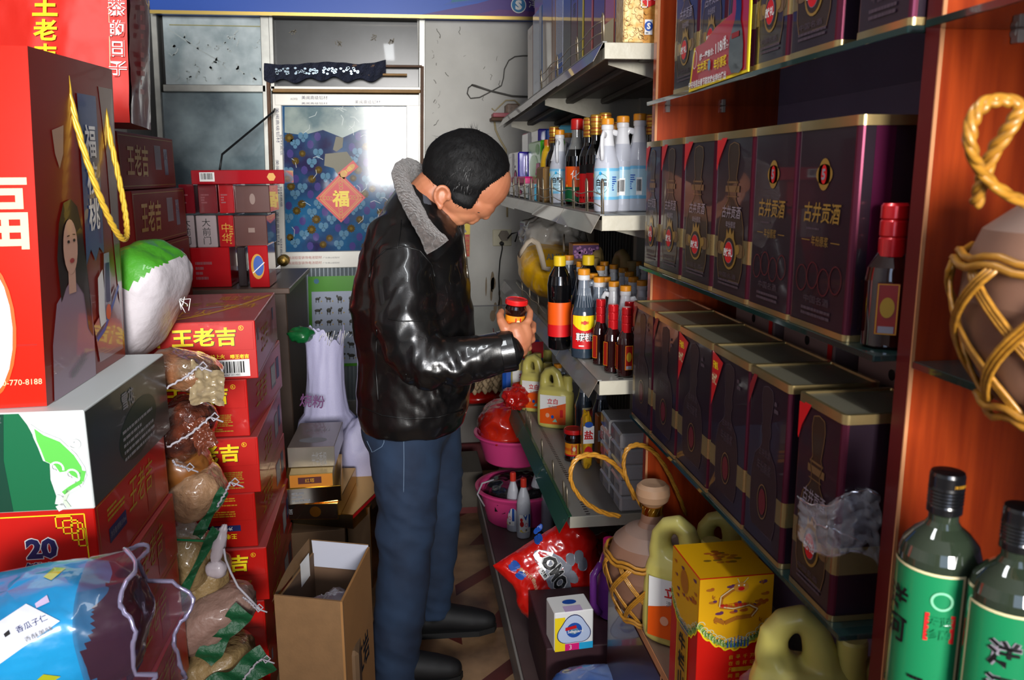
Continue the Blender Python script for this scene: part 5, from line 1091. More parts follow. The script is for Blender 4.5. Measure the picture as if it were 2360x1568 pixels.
q0 = bigsoy('round black soy bottle with a yellow cap next to the yellow bag', at_cap(1290, 592, 1.1)); dup(q0, 'round black soy bottle with a yellow cap behind the jugs', at_cap(1356, 594, 1.08))
# yellow detergent jug (with hand hole)
DYE = mat('detergent_yellow', '#cdc267', .35, coat=.2, dust='#8e8868', dustamt=.4)
def detjug(name, label, loc, rz, s=1.0, group='pale yellow detergent jugs', lab=True, m=DYE, nolabelside=False):
    t = thing(name, label, 'jug', loc, rz, group); t.scale = (s,) * 3; b = MB(); n = 28
    prof = [(.0, .034, .062, 0), (.006, .040, .070, 0), (.03, .043, .073, 0), (.10, .043, .073, 0), (.135, .042, .071, 0), (.152, .037, .062, .004), (.166, .026, .046, .01)]
    def ring(z, rx, ry, cy=0): return [(rx * q * cos(a), cy + ry * q * sin(a), z) for a in [2 * pi * k / n for k in range(n)] for q in [(abs(cos(a)) ** 2.8 + abs(sin(a)) ** 2.8) ** (-1 / 2.8)]]
    vs = []
    for z, rx, ry, cy in prof: vs += ring(z, rx, ry, cy)
    fs = [(i * n + k, i * n + (k + 1) % n, (i + 1) * n + (k + 1) % n, (i + 1) * n + k) for i in range(len(prof) - 1) for k in range(n)]; fs.append(tuple(range(n))[::-1]); fs.append(tuple((len(prof) - 1) * n + k for k in range(n)))
    b.add(vs, fs, m, True)
    limb(b, [(Vector(q), r_) for q, r_ in (((0, .03, .145), .034), ((0, .046, .175), .0215), ((0, .044, .2), .0185), ((0, .032, .219), .0175), ((0, .014, .226), .0175), ((0, -.002, .214), .018), ((0, -.01, .19), .0205), ((0, -.016, .16), .026))], m, 14)
    limb(b, [(Vector((0, -.02, .15)), .03), (Vector((0, -.045, .15)), .022)], m, 14)
    organic(b, .0036, 4, 'jug_body', t, m); b = MB()
    if lab:
        for sd_ in (-1, 1):
            p = PR(b, (lambda u, v, o, sd_=sd_: Vector((sd_ * ((.0437 + o) * (1 - .10 * (abs(u) / .055) ** 3)), u * sd_, v))), .0007)
            p.rect(-.052, .02, .052, .135, WHITE, 1, nu=10); 
            for k in range(8): u0 = -.052 + .013 * k; p.poly([(u0, .02), (u0 + .013, .02), (u0 + .013, .075 + .004 * (k + 1)), (u0, .075 + .004 * k)], ORNG, 2)
            mir = sd_; p.text('立白', .0, .112, .022, PRED, 3, bold=.02) if True else None
            p.text('洗洁精', 0, .09, .011, GREY, 3); p.disc(-.02, .055, .008, .009, mat('lab_pale_orange', '#e0a080', .4), 3); p.disc(.0, .05, .006, .007, BLUEP, 3); p.rect(.03, .05, .042, .08, PRED, 3); p.poly([(.0, .03), (.02, .03), (.012, .045)], mat('lab_mint', '#8fc4b0', .4), 3)
            if nolabelside: break
    if lab: b.build('printed_label', t)

    b = MB(); b.lathe([(.021, .15), (.018, .172), (.017, .184)], m, 18, c=(0, -.048)); b.lathe([(.0185, .184), (.0185, .204), (.0165, .208), (.0001, .209)], m, 18, c=(0, -.048), cap=False); b.build('cap', t)
    return t
d0 = detjug('detergent_jug', 'pale yellow detergent jug with an orange label, front one on the lowest shelf', (0, 0, 0), .2)
q = at(1262, 830, 'Z', zD(3) + .22); d0.location = (q.x - .041, q.y + .021, zD(3) + .0006); d0.rotation_euler.z = 1.1
GD = 'pale yellow detergent jugs'
for (px, py, dx, lb) in ((1237, 808, 0, 'yellow detergent jug behind the front one, half hidden by it'), (1226, 790, 0, 'farthest yellow detergent jug beside the red bag'), (1262, 800, 0, 'yellow detergent jug in the second row on the lowest shelf'), (1290, 860, .03, 'yellow detergent jug behind the green-labelled vinegar')):
    q = at(px, py, 'Z', zD(3) + .22); dup(d0, lb, (q.x + dx - .041, q.y + .021, zD(3) + .0006), 1.1)
DY2 = mat('detergent_tan', '#a98f5a', .4, coat=.2)
k0 = detjug('tan_detergent_jug', 'tan detergent jug at the dark back of the third shelf, right', (at(1440, 590, 'Z', zc + .22).x, at(1440, 590, 'Z', zc + .22).y, zc), .3, m=DY2, lab=False); dup(k0, 'tan detergent jug at the dark back of the third shelf, left', (at(1375, 583, 'Z', zc + .22).x, at(1375, 583, 'Z', zc + .22).y, zc), -.4)
# small red capped wine
WDK = mat('wine_dark', '#22090a', .06, coat=1); WLB = mat('wine_label_red', '#8e1a12', .3); RFO = mat('red_foil', '#c0141c', .25, metal=.3, coat=.5)
def wine(label, loc, rz, s=1.0, group='small red-capped liquor bottles'):
    t = thing('liquor_bottle', label, 'bottle', loc, rz, group); t.scale = (s,) * 3; b = MB(); b.lathe([(.020, 0), (.023, .003), (.0235, .08), (.0215, .095), (.015, .108), (.011, .116), (.0105, .13)], WDK, 8, sy=.8, rot=pi / 8)
    p = PR(b, plane((-.011, -.0175, 0), (1, 0, 0), (0, 0, 1)), .0012); p.rect(.001, .018, .021, .078, WLB, 1); p.frame(.0015, .0185, .0205, .0775, .001, GOLDP, 2); p.disc(.011, .05, .0065, .012, GOLDD, 2); p.rect(.004, .02, .018, .028, BARG, 2)
    p = PR(b, plane((-.0222, .0085, 0), (0, -1, 0), (0, 0, 1)), .0012); p.rect(.001, .018, .016, .078, WLB, 1); p.frame(.0015, .0185, .0155, .0775, .001, GOLDP, 2)
    b.build('bottle_body', t); b = MB(); b.lathe([(.0125, .108), (.0128, .128), (.0118, .13), (.0128, .132), (.0128, .148), (.0118, .15), (.0128, .152), (.0128, .166), (.011, .169), (.0001, .169)], RFO, 18, cap=False); b.build('foil_cap', t); return t
w0 = wine('small liquor bottle with a red cap nearest the tins on the third shelf', tuple(at(1442, 866, 'Z', zc)), .1)
for (px, py, rz_, lb) in ((1411, 856, .5, 'small liquor bottle with a red cap, middle one of the front row'), (1383, 838, .7, 'small liquor bottle with a red cap, leftmost of the group'), (1448, 846, .2, 'small liquor bottle with a red cap behind the nearest one'), (1468, 852, .1, 'small liquor bottle with a red cap half behind the tin')):
    q = at(px, py, 'Z', zc); dup(w0, lb, (q.x, q.y, zc), rz_)
# yellow tote
YTB = mat('tote_yellow', '#f4b80a', .35, coat=.3, bump=.35, bs=14, bd=.02); TST = mat('tote_strap', '#a89a88', .7)
t = thing('tote_bag', 'bulging yellow tote bag with beige straps lying on the third shelf', 'bag', (.56, 3.12, zC(3.2) + .12)); O = Vector(t.location); b = MB()
blob(b, (0, 0, .0), (.125, .26, .085), YTB, p=.75, nu=64, nv=40, amp=.08, ns=6, seed=21, crink=.03, cs=11, flat=-.1, T=Matrix.Rotation(.12, 4, 'X')); 
ts = lambda u, v, o: at(1245 + u * 1000, 592 - v * 1000, 'Y', 2.93 - o) - O
tp = lambda px, py, Y: at(px, py, 'Y', Y) - O
b.build('bag_body', t)
b = MB(); p = PR(b, lambda u, v, o: at(1285 + u * 700 - v * 40, 592 - v * 700, 'Y', 2.845) - O, .001); p.text('ANNA', 0, .0, .02, BLACK, 1, w=.075, bold=.02); p.text('班  纳', .012, -.036, .018, BLACK, 1, w=.05, bold=.02); b.build('printed_name', t)
b = MB(); b.box(-.001, 0, 0, .001, .1, .06, YTB)
for name, pts in (('strap', [(1196, 590, 2.9), (1203, 578, 2.88), (1215, 560, 2.86), (1226, 553, 2.86), (1240, 562, 2.84), (1248, 590, 2.82), (1254, 618, 2.82), (1268, 621, 2.82)]), ('strap', [(1300, 575, 2.9), (1299, 560, 2.95), (1300, 545, 3.0)])):
    b = MB(); b.tube([tp(*q) for q in pts], .0035, TST, 6, rz=.011); b.build(name, t)
t = thing('clear_plastic_bags', 'crumpled translucent plastic bags heaped behind the yellow tote', 'bag', (.6, 3.34, zC(3.3) + .22)); b = MB(); PLS = mat('frosted_plastic', '#b5b1aa', .22, coat=.8, alpha=.9)
blob(b, (0, 0, 0), (.13, .19, .1), PLS, p=.9, nu=70, nv=44, amp=.25, ns=8, seed=5, crink=.12, cs=15); b.build('bag_body', t)
b = MB(); b.tube([(0, 0, 0), (0, .28, 0)], .02, mat('tube_blue', '#1e6fc0', .4), 14); tag(b.build('blue_roll', None, (.5, 2.78, zC(3) + .024)), 'blue plastic roll lying under the yellow tote bag', 'roll').rotation_euler = (0, 0, -.9)
b = MB(); b.box(0, 0, 0, .09, .07, .05, mat('box_orange_violet', '#c47a38', .35), .002); p = PR(b, plane((0, 0, 0), (1, 0, 0), (0, 0, 1)), .001); p.rect(0, 0, .09, .045, mat('violet_flowers', '#5c2a68', .4), 1); r = random.Random(1)
for k in range(26): p.disc(r.uniform(.006, .084), r.uniform(.005, .04), .005, .005, mat('lilac_dot', '#b57ab0', .4), 2, 6)
b.box(.0, .005, -.2, .08, .065, 0, CARD); q = at(1316, 598, 'Y', 2.75); tag(b.build('flowered_box', None, (q.x, 2.72, q.z)), 'violet flowered box with orange lid between the yellow-capped bottles', 'box').location.z = zC(2.7) + .2015
b = MB(); b.box(0, 0, 0, .1, .1, .05, PRED, .006); tag(b.build('red_packet', None, (.49, 2.62, zC(2.7) + .001)), 'small red packet beside the blue roll on the third shelf', 'packet')

# ---- lowest shelf
zd = zD(3) + .0006
j5 = jug('vinegar_jug', 'dark vinegar jug with a cream and green label standing alone on the lowest shelf', tuple(at(1285, 972, 'Z', zd)), SYT, SYD, lab_cu, OCAP, rz=-.3, group='dark jugs on the lowest shelf')
for (px, py, lb) in ((1346, 885, 'dark capless-looking jug behind the jars under the third shelf'), (1385, 900, 'dark jug farther right in the shadow under the third shelf')):
    q = at(px, py, 'Z', zd + .2); dup(j5, lb, (q.x, q.y, zd), 1.2)
RB = mat('red_thin_plastic', '#b3160f', .18, coat=1, alpha=.92)
t = thing('red_bag', 'small crumpled shiny red bag at the far end of the lowest shelf', 'bag', tuple(at(1188, 868, 'Y', 3.3))); b = MB(); blob(b, (0, 0, 0), (.055, .06, .055), RB, p=1, nu=50, nv=34, amp=.25, ns=16, seed=6, crink=.14, cs=26); b.build('bag_body', t); t.location.z = zd + .06
b = MB(); b.box(-.09, 0, 0, .09, .06, .12, BLUEP, .015); p = PR(b, plane((-.09, 0, 0), (1, 0, 0), (0, 0, 1)), .001); p.text('洗衣粉', .1, .05, .03, PRED, 1); p.rect(.0, .085, .18, .12, mat('packet_crimson', '#9a1a24', .25, coat=.6), 1); o = b.build('washing_powder', None, (.5, 3.5, zd)); tag(o, 'blue and red washing powder packet behind the hand', 'packet'); o.scale = (1, 1, 2.1)
JGL = mat('jar_dark_sauce', '#1b0907', .08, coat=1); JLB = mat('jar_label_orange', '#d9861c', .35); JRD = mat('jar_lid_red', '#c4181a', .3, coat=.6)
def jar(label, loc, s=1.0, rz=0, group='red-lidded sauce jars on the lowest shelf'):
    t = thing('sauce_jar', label, 'jar', loc, rz, group); t.scale = (s,) * 3; b = MB()
    b.lathe([(.026, 0), (.031, .003), (.032, .012), (.029, .02), (.029, .068), (.031, .074), (.032, .086), (.029, .095), (.027, .098)], JGL, 28); band(b, .029, .022, .067, JLB); band(b, .029, .022, .027, PRED, off=.001); p = PR(b, cyl(.0298), .0006); p.rect(-.018, .03, -.0, .062, mat('jar_portrait_red', '#b81a1a', .4), 1); p.disc(-.009, .048, .006, .008, CREAM, 2); p.lines(.003, .03, .025, .062, 6, GOLDD, 1); p.text('辣椒酱', -.03, .045, .012, PRED, 1, rot=0)
    b.build('jar_glass', t); b = MB(); b.lathe([(.0315, .098), (.034, .1), (.034, .11), (.0325, .1135), (.029, .1145), (.028, .113), (.0001, .1135)], JRD, 32, cap=False)
    p = PR(b, plane((0, 0, .1135), (1, 0, 0), (0, 1, 0)), .0006); p.ring(0, 0, .025, .025, .0007, mat('lid_pink_line', '#e08a80', .4), 1, 40); b.build('lid', t); return t
a0 = jar('sauce jar with a red lid and orange label at the front of the lowest shelf', tuple(at(1321, 1060, 'Z', zd)), 1.0, .2)
for (px, py, lb) in ((1343, 930, 'sauce jar with a red lid right behind the front one'), (1362, 945, 'sauce jar with a red lid beside the white tissue packs'), (1382, 938, 'sauce jar with a red lid at the back near the boxes')):
    q = at(px, py, 'Z', zd + .11); dup(a0, lb, (q.x, q.y, zd), .5, sc=.95)
t = jar('orange-labelled jar at the right end beside the tins', tuple(at(1446, 990, 'Z', zd + .0)), 1.3, group='jars beside the tins'); t.location = (.68, 2.45, zd)
b = MB(); b.box(0, 0, 0, .06, .05, .17, mat('box_blue_orange', '#c9702a', .35), .003); p = PR(b, plane((0, 0, 0), (1, 0, 0), (0, 0, 1)), .001); p.rect(0, .08, .06, .12, WHITE, 1); p.disc(.02, .1, .014, .014, PRED, 2); p.disc(.045, .13, .012, .014, BLUEP, 2); o = b.build('seasoning_box', None, (.63, 2.62, zd)); tag(o, 'orange seasoning box with red and blue dots behind the tissue packs', 'box'); 
b = MB(); blob(b, (0, 0, .1), (.018, .035, .1), mat('sachet_yellow', '#d8a41c', .25, coat=1), p=.7, nu=30, nv=24, amp=.1, ns=20, seed=3, crink=.1, cs=40); p = PR(b, lambda u, v, o: Vector((u, -.037 - o, v)), .001)
p.rect(-.018, .1, .018, .16, WHITE, 1); p.text('盐', 0, .13, .03, PRED, 2, bold=.03); p.disc(0, .07, .014, .02, PRED, 1); p.disc(.0, .165, .014, .01, BLUEP, 2); q = at(1350, 1080, 'Z', zd); tag(b.build('spice_sachets', None, (q.x, q.y, zd)), 'row of yellow and red spice sachets between the front jar and tissue packs', 'sachet')
# tissue packs
TIS = mat('tissue_wrap', '#c6c5c4', .3, coat=.8, var=.08, vs=14, bump=.3, bs=40, bd=.006); TISG = mat('tissue_grey', '#74767e', .3, coat=.6)
def tpack(label, loc, w, d, h):
    b = MB(); b.box(-w / 2, -d / 2, 0, w / 2, d / 2, h - .001, TIS, .006); p = PR(b, plane((-w / 2, d / 2, 0), (0, -1, 0), (0, 0, 1)), .001); p.poly([(.01, h * .15), (d * .4, h * .15), (d * .36, h * .85), (.01, h * .85)], TISG, 1); p.rect(d * .6, h * .3, d * .9, h * .6, mat('tissue_pale', '#9fa3ac', .35), 1); p = PR(b, plane((-w / 2, -d / 2, 0), (1, 0, 0), (0, 0, 1)), .001); p.frame(w * .5, h * .25, w * .8, h * .6, .0008, TISG, 1)
    o = b.build('tissue_pack', None, loc); return tag(o, label, 'tissue pack', 'white tissue packs stacked on the lowest shelf')
names = ['lowest', 'second', 'third', 'fourth', 'topmost']
p0 = None
for c_ in range(2):
    for k in range(5):
        loc = (.665, 2.27 + c_ * .135, zd + k * .048); lb = f'{names[k]} white tissue pack of the {"near" if c_ == 0 else "far"} column beside the basket handle'
        if p0 is None: p0 = tpack(lb, loc, .13, .125, .048)
        else: dup(p0, lb, loc, random.uniform(-.03, .03))

# ---- base of the rack
BPK = mat('basin_pink', '#cf3f7c', .35, coat=.2)
def basin(label, loc, r, h):
    t = thing('plastic_basin', label, 'basin', loc, group='pink plastic basins'); b = MB(); b.lathe([(.0001, .003), (r * .72, .003), (r * .76, 0), (r * .8, .006), (r * .95, h * .8), (r * 1.0, h * .93), (r * 1.08, h * .94), (r * 1.08, h), (r * 1.0, h), (r * .92, h * .8), (r * .76, .012), (.0001, .01)], BPK, 48, cap=False); b.build('basin_body', t); return t
basin('lower pink basin holding a black bag, standing on the rack base', (.455, 3.32, .0905), .175, .15)
basin('upper pink basin with the translucent red bag, above the black bag', (.46, 3.48, .3), .17, .13)
t = thing('black_bag', 'bundled shiny black plastic bag in the lower pink basin', 'bag', (.46, 3.32, .19)); b = MB(); blob(b, (0, 0, 0), (.15, .15, .09), mat('black_thin_plastic', '#1b1b1e', .2, coat=1), p=.9, nu=60, nv=36, amp=.12, ns=8, seed=9, crink=.08, cs=17); b.build('bag_body', t)
b = MB(); b.tube([(-.16, -.05, -.02), (-.19, -.06, .04), (-.17, -.07, .09), (-.12, -.06, .1)], .004, STRG, 6); b.build('carry_string', t)
t = thing('red_bag', 'large translucent red plastic bag filled and sitting in the upper pink basin', 'bag', (.44, 3.48, .455)); b = MB(); blob(b, (0, 0, 0), (.14, .14, .11), mat('red_bag_orange', '#d0280e', .2, coat=1, col2='#8e1410', vs=5, alpha=.93), p=.85, nu=70, nv=50, amp=.12, ns=7, seed=31, crink=.06, cs=13); b.build('bag_body', t)
BLW = mat('bleach_white', '#b9bcc4', .4); BLR = mat('bleach_cap_red', '#c83424', .4)
def bleach(label, loc, rz):
    t = thing('bleach_bottle', label, 'bottle', loc, rz, 'white bleach bottles with red caps'); t.scale = (.82, .82, 1); b = MB(); b.lathe([(.028, 0), (.034, .004), (.035, .02), (.035, .12), (.034, .15), (.028, .18), (.019, .203), (.014, .215), (.0135, .222)], BLW, 28, sy=.85)
    p = PR(b, cyl(.0352, sy=.85, a0=-pi / 2), .0006); p.rect(-.03, .03, .03, .105, WHITE, 1, nu=10); p.poly([(-.03, .105), (.0, .105), (-.014, .075)], YEL, 2); p.poly([(-.01, .105), (.012, .105), (.004, .08)], BLUEP, 3); p.rect(.018, .05, .03, .105, BLUEP, 2); p.disc(-.016, .066, .01, .012, PRED, 3); p.disc(-.018, .084, .007, .008, PRED, 3); p.ring(.006, .062, .008, .008, .002, PINK, 3); p.disc(-.01, .036, .016, .006, YEL, 2); p.rect(.002, .036, .01, .045, GREY, 3)
    p.line([(-.025, .14), (0, .16), (.025, .14)], .0015, mat('bleach_seam', '#a8abb4', .4), 1)
    b.build('bottle_body', t); b = MB(); b.lathe([(.0155, .218), (.0155, .25), (.013, .254), (.0001, .2545)], BLR, 18, cap=False); b.build('cap', t); return t
zb_ = .0905
b0 = bleach('white bleach bottle with a red cap, frontmost of the cluster on the rack base', tuple(at(1207, 1238, 'Z', zb_)), .1)
for (px, py, rz_, lb) in ((1183, 1222, -.9, 'white bleach bottle with a red cap at the left rear of the cluster'), (1237, 1205, .4, 'white bleach bottle with a red cap right of the frontmost one'), (1261, 1225, 1.7, 'white bleach bottle with its back turned, beside the green strip'), (1285, 1205, 1.9, 'white bleach bottle mostly behind the green strip')):
    q = at(px, py, 'Z', zb_); dup(b0, lb, (q.x, q.y, zb_), rz_)
# OMO washing powder bag
OMR = mat('omo_red', '#cb1710', .22, coat=1.0, bump=.3, bs=10, bd=.02)
t = thing('washing_powder_bag', 'big crumpled red washing powder bag tilted on the rack base', 'bag', tuple(at(1285, 1318, 'Y', 2.42))); O = Vector(t.location)
ax = Vector((cos(.72), 0, sin(.72))); ay = Vector((-sin(.72), .0, cos(.72))); nn = Vector((-.18, -.95, .25)).normalized()
def omo(u, v, o=0):   # u along width, v along height; -1..1
    k = 1 - .0 * v; pil = .052 * (max(0, 1 - u ** 4) * max(0, 1 - v ** 4)) ** .6; cr = .005 * ridge((u * 2.4, v * 2.2, 7), 1, 3) * (.4 + abs(u) ** 2 + abs(v) ** 2)
    q = Vector((u * .155, 0, v * .125)); rot_ = Matrix.Rotation(-.5, 3, 'Y'); q = rot_ @ q; q.x += .012 * sin(v * 5); q = Matrix.Rotation(-.25, 3, 'X') @ q
    return q + nn * (pil + cr + o)
b = MB(); b.grid(lambda u, v: omo(2 * u - 1, 2 * v - 1), 56, 50, OMR); b.grid(lambda u, v: omo(1 - 2 * u, 2 * v - 1) - nn * 2 * .045 * (max(0, 1 - (2 * u - 1) ** 4) * max(0, 1 - (2 * v - 1) ** 4)) ** .6, 30, 28, OMR)
p = PR(b, lambda u, v, o: omo((u * cos(1.4) + v * sin(1.4)) / .155, (-u * sin(1.4) + v * cos(1.4)) / .125, o), .0016); f1 = lambda u, v, a: (u * cos(a) - v * sin(a), u * sin(a) + v * cos(a))
AN = .0
GSL = mat('omo_silver', '#9fa4b0', .25, metal=.4)
for k in range(5):
    a = 1.2 + k * 1.05; p.disc(.02 + .034 * cos(a), .062 + .028 * sin(a), .024, .017, GSL, 1, 12)
p.disc(-.015, -.0, .085, .04, GSL, 1); p.text('OMO', -.012, 0, .052, WHITE, 2, bold=.09, w=.128); p.text('OMO', -.012, 0, .048, BLACK, 3, bold=.05, w=.12)
p.rect(-.06, -.045, -.02, -.027, WHITE, 3); p.text('奥妙', -.04, -.036, .014, BLACK, 4, bold=.03); p.text('净白衣物', -.07, -.075, .014, CREAM, 2); p.text('深层洁净', -.02, -.078, .01, CREAM, 2)
p.poly([(.07, .0), (.115, .01), (.12, -.02), (.08, -.035)], BLUEP, 2); p.text('5', .095, -.012, .022, WHITE, 3, bold=.03)
for (x, y) in ((-.1, -.085), (-.135, .04)):
    for k in range(7): p.disc(x + .018 * cos(k * 2.1), y + .014 * sin(k * 1.7), .012, .009, BLUEP, 2, 9)
b.build('bag_body', t)
b = MB(); b.box(-.055, -.045, 0, .055, .045, .115, WHITE, .003); F = faces(b, .11, .09, .115); f = F['front']; f.rect(.001, .0, .03, .1, YEL, .6); f.rect(.03, 0, .07, .02, PINK, .6); f.rect(.07, .0, .109, .02, CYAN, .6)
n = 36; tri = [(.055 + (.046 * (1 + .12 * cos(3 * (2 * pi * k / n - pi / 2)))) * cos(2 * pi * k / n), .058 + (.042 * (1 + .15 * cos(3 * (2 * pi * k / n - pi / 2)))) * sin(2 * pi * k / n)) for k in range(n)]
f.poly(tri, NAVY, 1); f.poly([(.055 + (x - .055) * .95, .058 + (y - .058) * .95) for x, y in tri], mat('soap_pale_blue', '#b9c8e4', .4), 2); f.disc(.055, .06, .022, .022, BLUEP, 3); f.disc(.055, .058, .012, .01, FPB, 4); f.poly([(.03, .07), (.06, .075), (.062, .066), (.03, .061)], PRED, 5); f.text('Safeguard', .058, .056, .011, WHITE, 5, bold=.02)
f.text('3', .045, .01, .014, WHITE, 2); F['top'].disc(.055, .05, .02, .012, BLUEP, 2); F['top'].rect(.03, .001, .08, .03, mat('lilac_print', '#c9b0d8', .4), 1)
q = at(1308, 1478, 'Y', 2.05); tag(b.build('soap_box', None, (q.x + .005, 2.05, q.z), .08), 'white soap box with a blue rounded triangle emblem under the red powder bag', 'box')
b = MB(); b.box(-.12, -.13, 0, .2, .2, q.z - .0915, mat('mauve_carton', '#43282e', .5, var=.2), .003); tag(b.build('mauve_carton', None, (.47, 2.15, .0905)), 'dusty mauve carton lying on the rack base under the soap box', 'box')
PPJ = mat('jug_purple', '#6d2f86', .3, coat=.4)
t = thing('softener_jug', 'purple softener jug standing between the soap box and the base cabinet', 'jug', (.565, 2.18, q.z)); b = MB(); b.lathe([(.035, 0), (.045, .006), (.046, .1), (.04, .15), (.03, .18), (.02, .2)], PPJ, 24, sx=.8, sy=1.2); b.lathe([(.02, .2), (.02, .235), (.001, .236)], PINK, 16, cap=False); b.build('jug_body', t); b = MB(); b.tube([(-.03, -.02, .17), (-.055, -.03, .14), (-.055, -.03, .05), (-.035, -.03, .02)], .011, PPJ, 8); b.build('handle', t)
b = MB(); blob(b, (0, 0, .05), (.1, .06, .05), mat('packet_blue_white', '#7f8fb4', .25, coat=1, col2='#2c5aa8', vs=9), p=.7, nu=40, nv=24, amp=.12, ns=9, seed=2, crink=.06, cs=20); tag(b.build('powder_packet', None, (.44, 1.9, q.z - .1)), 'blue and white packet lying at the bottom edge beside the base cabinet', 'packet')
b = MB(); blob(b, (0, 0, .1), (.1, .09, .11), mat('red_pouches', '#8f1216', .25, coat=1, var=.4, vs=12), p=.7, nu=40, nv=24, amp=.12, ns=9, seed=5, crink=.06, cs=20); tag(b.build('red_pouch', None, (.68, 2.62, .0905)), 'dark red pouch in the shadow behind the powder bag', 'packet')

# ---- things in the far corner by the rack
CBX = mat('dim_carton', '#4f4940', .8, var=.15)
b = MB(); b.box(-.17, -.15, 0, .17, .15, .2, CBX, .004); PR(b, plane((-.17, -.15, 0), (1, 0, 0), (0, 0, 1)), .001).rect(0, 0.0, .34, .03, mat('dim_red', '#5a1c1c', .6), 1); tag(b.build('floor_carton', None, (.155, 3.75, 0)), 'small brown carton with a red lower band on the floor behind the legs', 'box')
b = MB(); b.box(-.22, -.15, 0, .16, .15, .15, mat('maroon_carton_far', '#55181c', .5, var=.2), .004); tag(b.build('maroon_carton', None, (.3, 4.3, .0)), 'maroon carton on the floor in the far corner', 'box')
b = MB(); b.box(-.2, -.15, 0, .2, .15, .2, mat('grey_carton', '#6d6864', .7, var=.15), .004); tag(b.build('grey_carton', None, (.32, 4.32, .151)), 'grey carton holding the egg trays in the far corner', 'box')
b = MB(); blob(b, (0, 0, .03), (.15, .13, .035), RB, p=.7, nu=40, nv=20, amp=.1, ns=9, seed=8, crink=.06, cs=16); tag(b.build('red_cloth_bag', None, (.37, 4.3, .352)), 'flat red plastic bag under the egg trays', 'bag')
EGG = mat('egg_tray_pulp', '#a08a6c', .9, bump=.3, bs=90, bd=.004)
def eggtray(label, loc, rz):
    b = MB(); b.grid(lambda u, v: Vector(((u - .5) * .28, (v - .5) * .28, .018 * (cos(u * 2 * pi * 5) * cos(v * 2 * pi * 5)) + .03)), 50, 50, EGG); b.grid(lambda u, v: Vector(((u - .5) * .28, (v - .5) * .28, .018 * (cos(u * 2 * pi * 5) * cos(v * 2 * pi * 5)) + .027)), 50, 50, EGG); o = b.build('egg_tray', None, loc, rz); return tag(o, label, 'egg tray', 'egg trays in the far corner')
e0 = eggtray('grey brown pulp egg tray, upper one of the two', (.38, 4.28, .447), .1); dup(e0, 'pulp egg tray, lower one resting on the red bag', (.37, 4.27, .414), .15)
b = MB(); blob(b, (0, 0, .04), (.1, .09, .05), PLS, p=.9, nu=44, nv=26, amp=.25, ns=12, seed=15, crink=.12, cs=25); tag(b.build('plastic_bag', None, (.36, 4.3, .51)), 'white plastic bag on top of the egg trays', 'bag')
WJB = mat('barrel_blue', '#1d4f96', .3, coat=.4, var=.3, vs=14, bump=.3, bs=30)
for i, (x0, lb) in enumerate(((-.14, 'shiny blue plastic sack behind the man, left of his jeans'), (.1, 'dark blue plastic sack behind the man, right of his jeans'))):
    b = MB(); blob(b, (0, 0, .31), (.1, .1, .31), WJB, p=.65, nu=44, nv=36, amp=.05, ns=9, seed=3 + i, crink=.04, cs=18); tag(b.build('blue_sack', None, (x0, 3.42 + .0 * i, .0)), lb, 'sack', 'blue sacks behind the man')
for o in bpy.data.objects:
    if o.name.startswith('blue_sack'): o.location.z = .002
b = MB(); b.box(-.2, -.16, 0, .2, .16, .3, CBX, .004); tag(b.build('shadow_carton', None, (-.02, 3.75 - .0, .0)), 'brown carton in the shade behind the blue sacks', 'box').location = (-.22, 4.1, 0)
# ================================================================ orange wooden cabinet
LIT = mat('lit_edge', '#c98a5c', .6)  # pale strips put the light caught by front edges into the colour
cab = thing('display_cabinet', 'tall orange woodgrain display cabinet with glass shelves along the right side', 'cabinet', (.69, 1.3, 0)); CO = Vector(cab.location)
def cbox(name, x0, y0, z0, x1, y1, z1, m, bev=.0015, parent=None, extra=None):
    b = MB(); b.M = Matrix.Translation(-CO); b.box(x0, y0, z0, x1, y1, z1, m, bev)
    if extra: extra(b)
    return b.build(name, parent or cab)
CXF = .55
cbox('side_panel', CXF, 1.80, .55, .835, 1.826, 2.6, WOOD, extra=lambda b: b.box(CXF - .001, 1.7985, .55, CXF + .004, 1.8015, 2.6, LIT))
cbox('side_panel', CXF, .822, .55, .835, .848, 2.6, WOOD, extra=lambda b: (b.box(CXF - .0012, .8235, .55, CXF + .0005, .8478, 2.6, WOODD), b.box(CXF - .001, .8215, .55, CXF + .003, .8235, 2.6, LIT)))
cbox('side_panel', CXF, .0, .55, .835, .026, 2.6, WOOD)
cbox('back_panel', .83, .0, .55, .845, 1.826, 2.6, LILAC)
cbox('top_panel', CXF, .0, 2.6, .845, 1.826, 2.62, WOOD)
GLS = mat('shelf_glass', '#2f4a48', .06, coat=.6, trans=.55, ior=1.45); GLE = mat('glass_edge', '#12302c', .1, coat=1)
def gshelf(z, xf, y0, y1, dust=True):
    s = cbox('glass_shelf', xf, y0, z - .008, .829, y1, z, GLS, .001, extra=lambda b: b.box(xf - .0006, y0 + .001, z - .0075, xf + .0008, y1 - .001, z - .0005, GLE))
    return s
gshelf(1.70, .53, .85, 1.799); gshelf(1.346, .522, .85, 1.799); gshelf(.998, .508, .85, 1.799)
gshelf(1.70, .53, .028, .82); gshelf(1.345, .55, .028, .82); gshelf(.966, .55, .028, .82)
CLIPM = mat('clear_clip', '#8c8480', .15, coat=1)
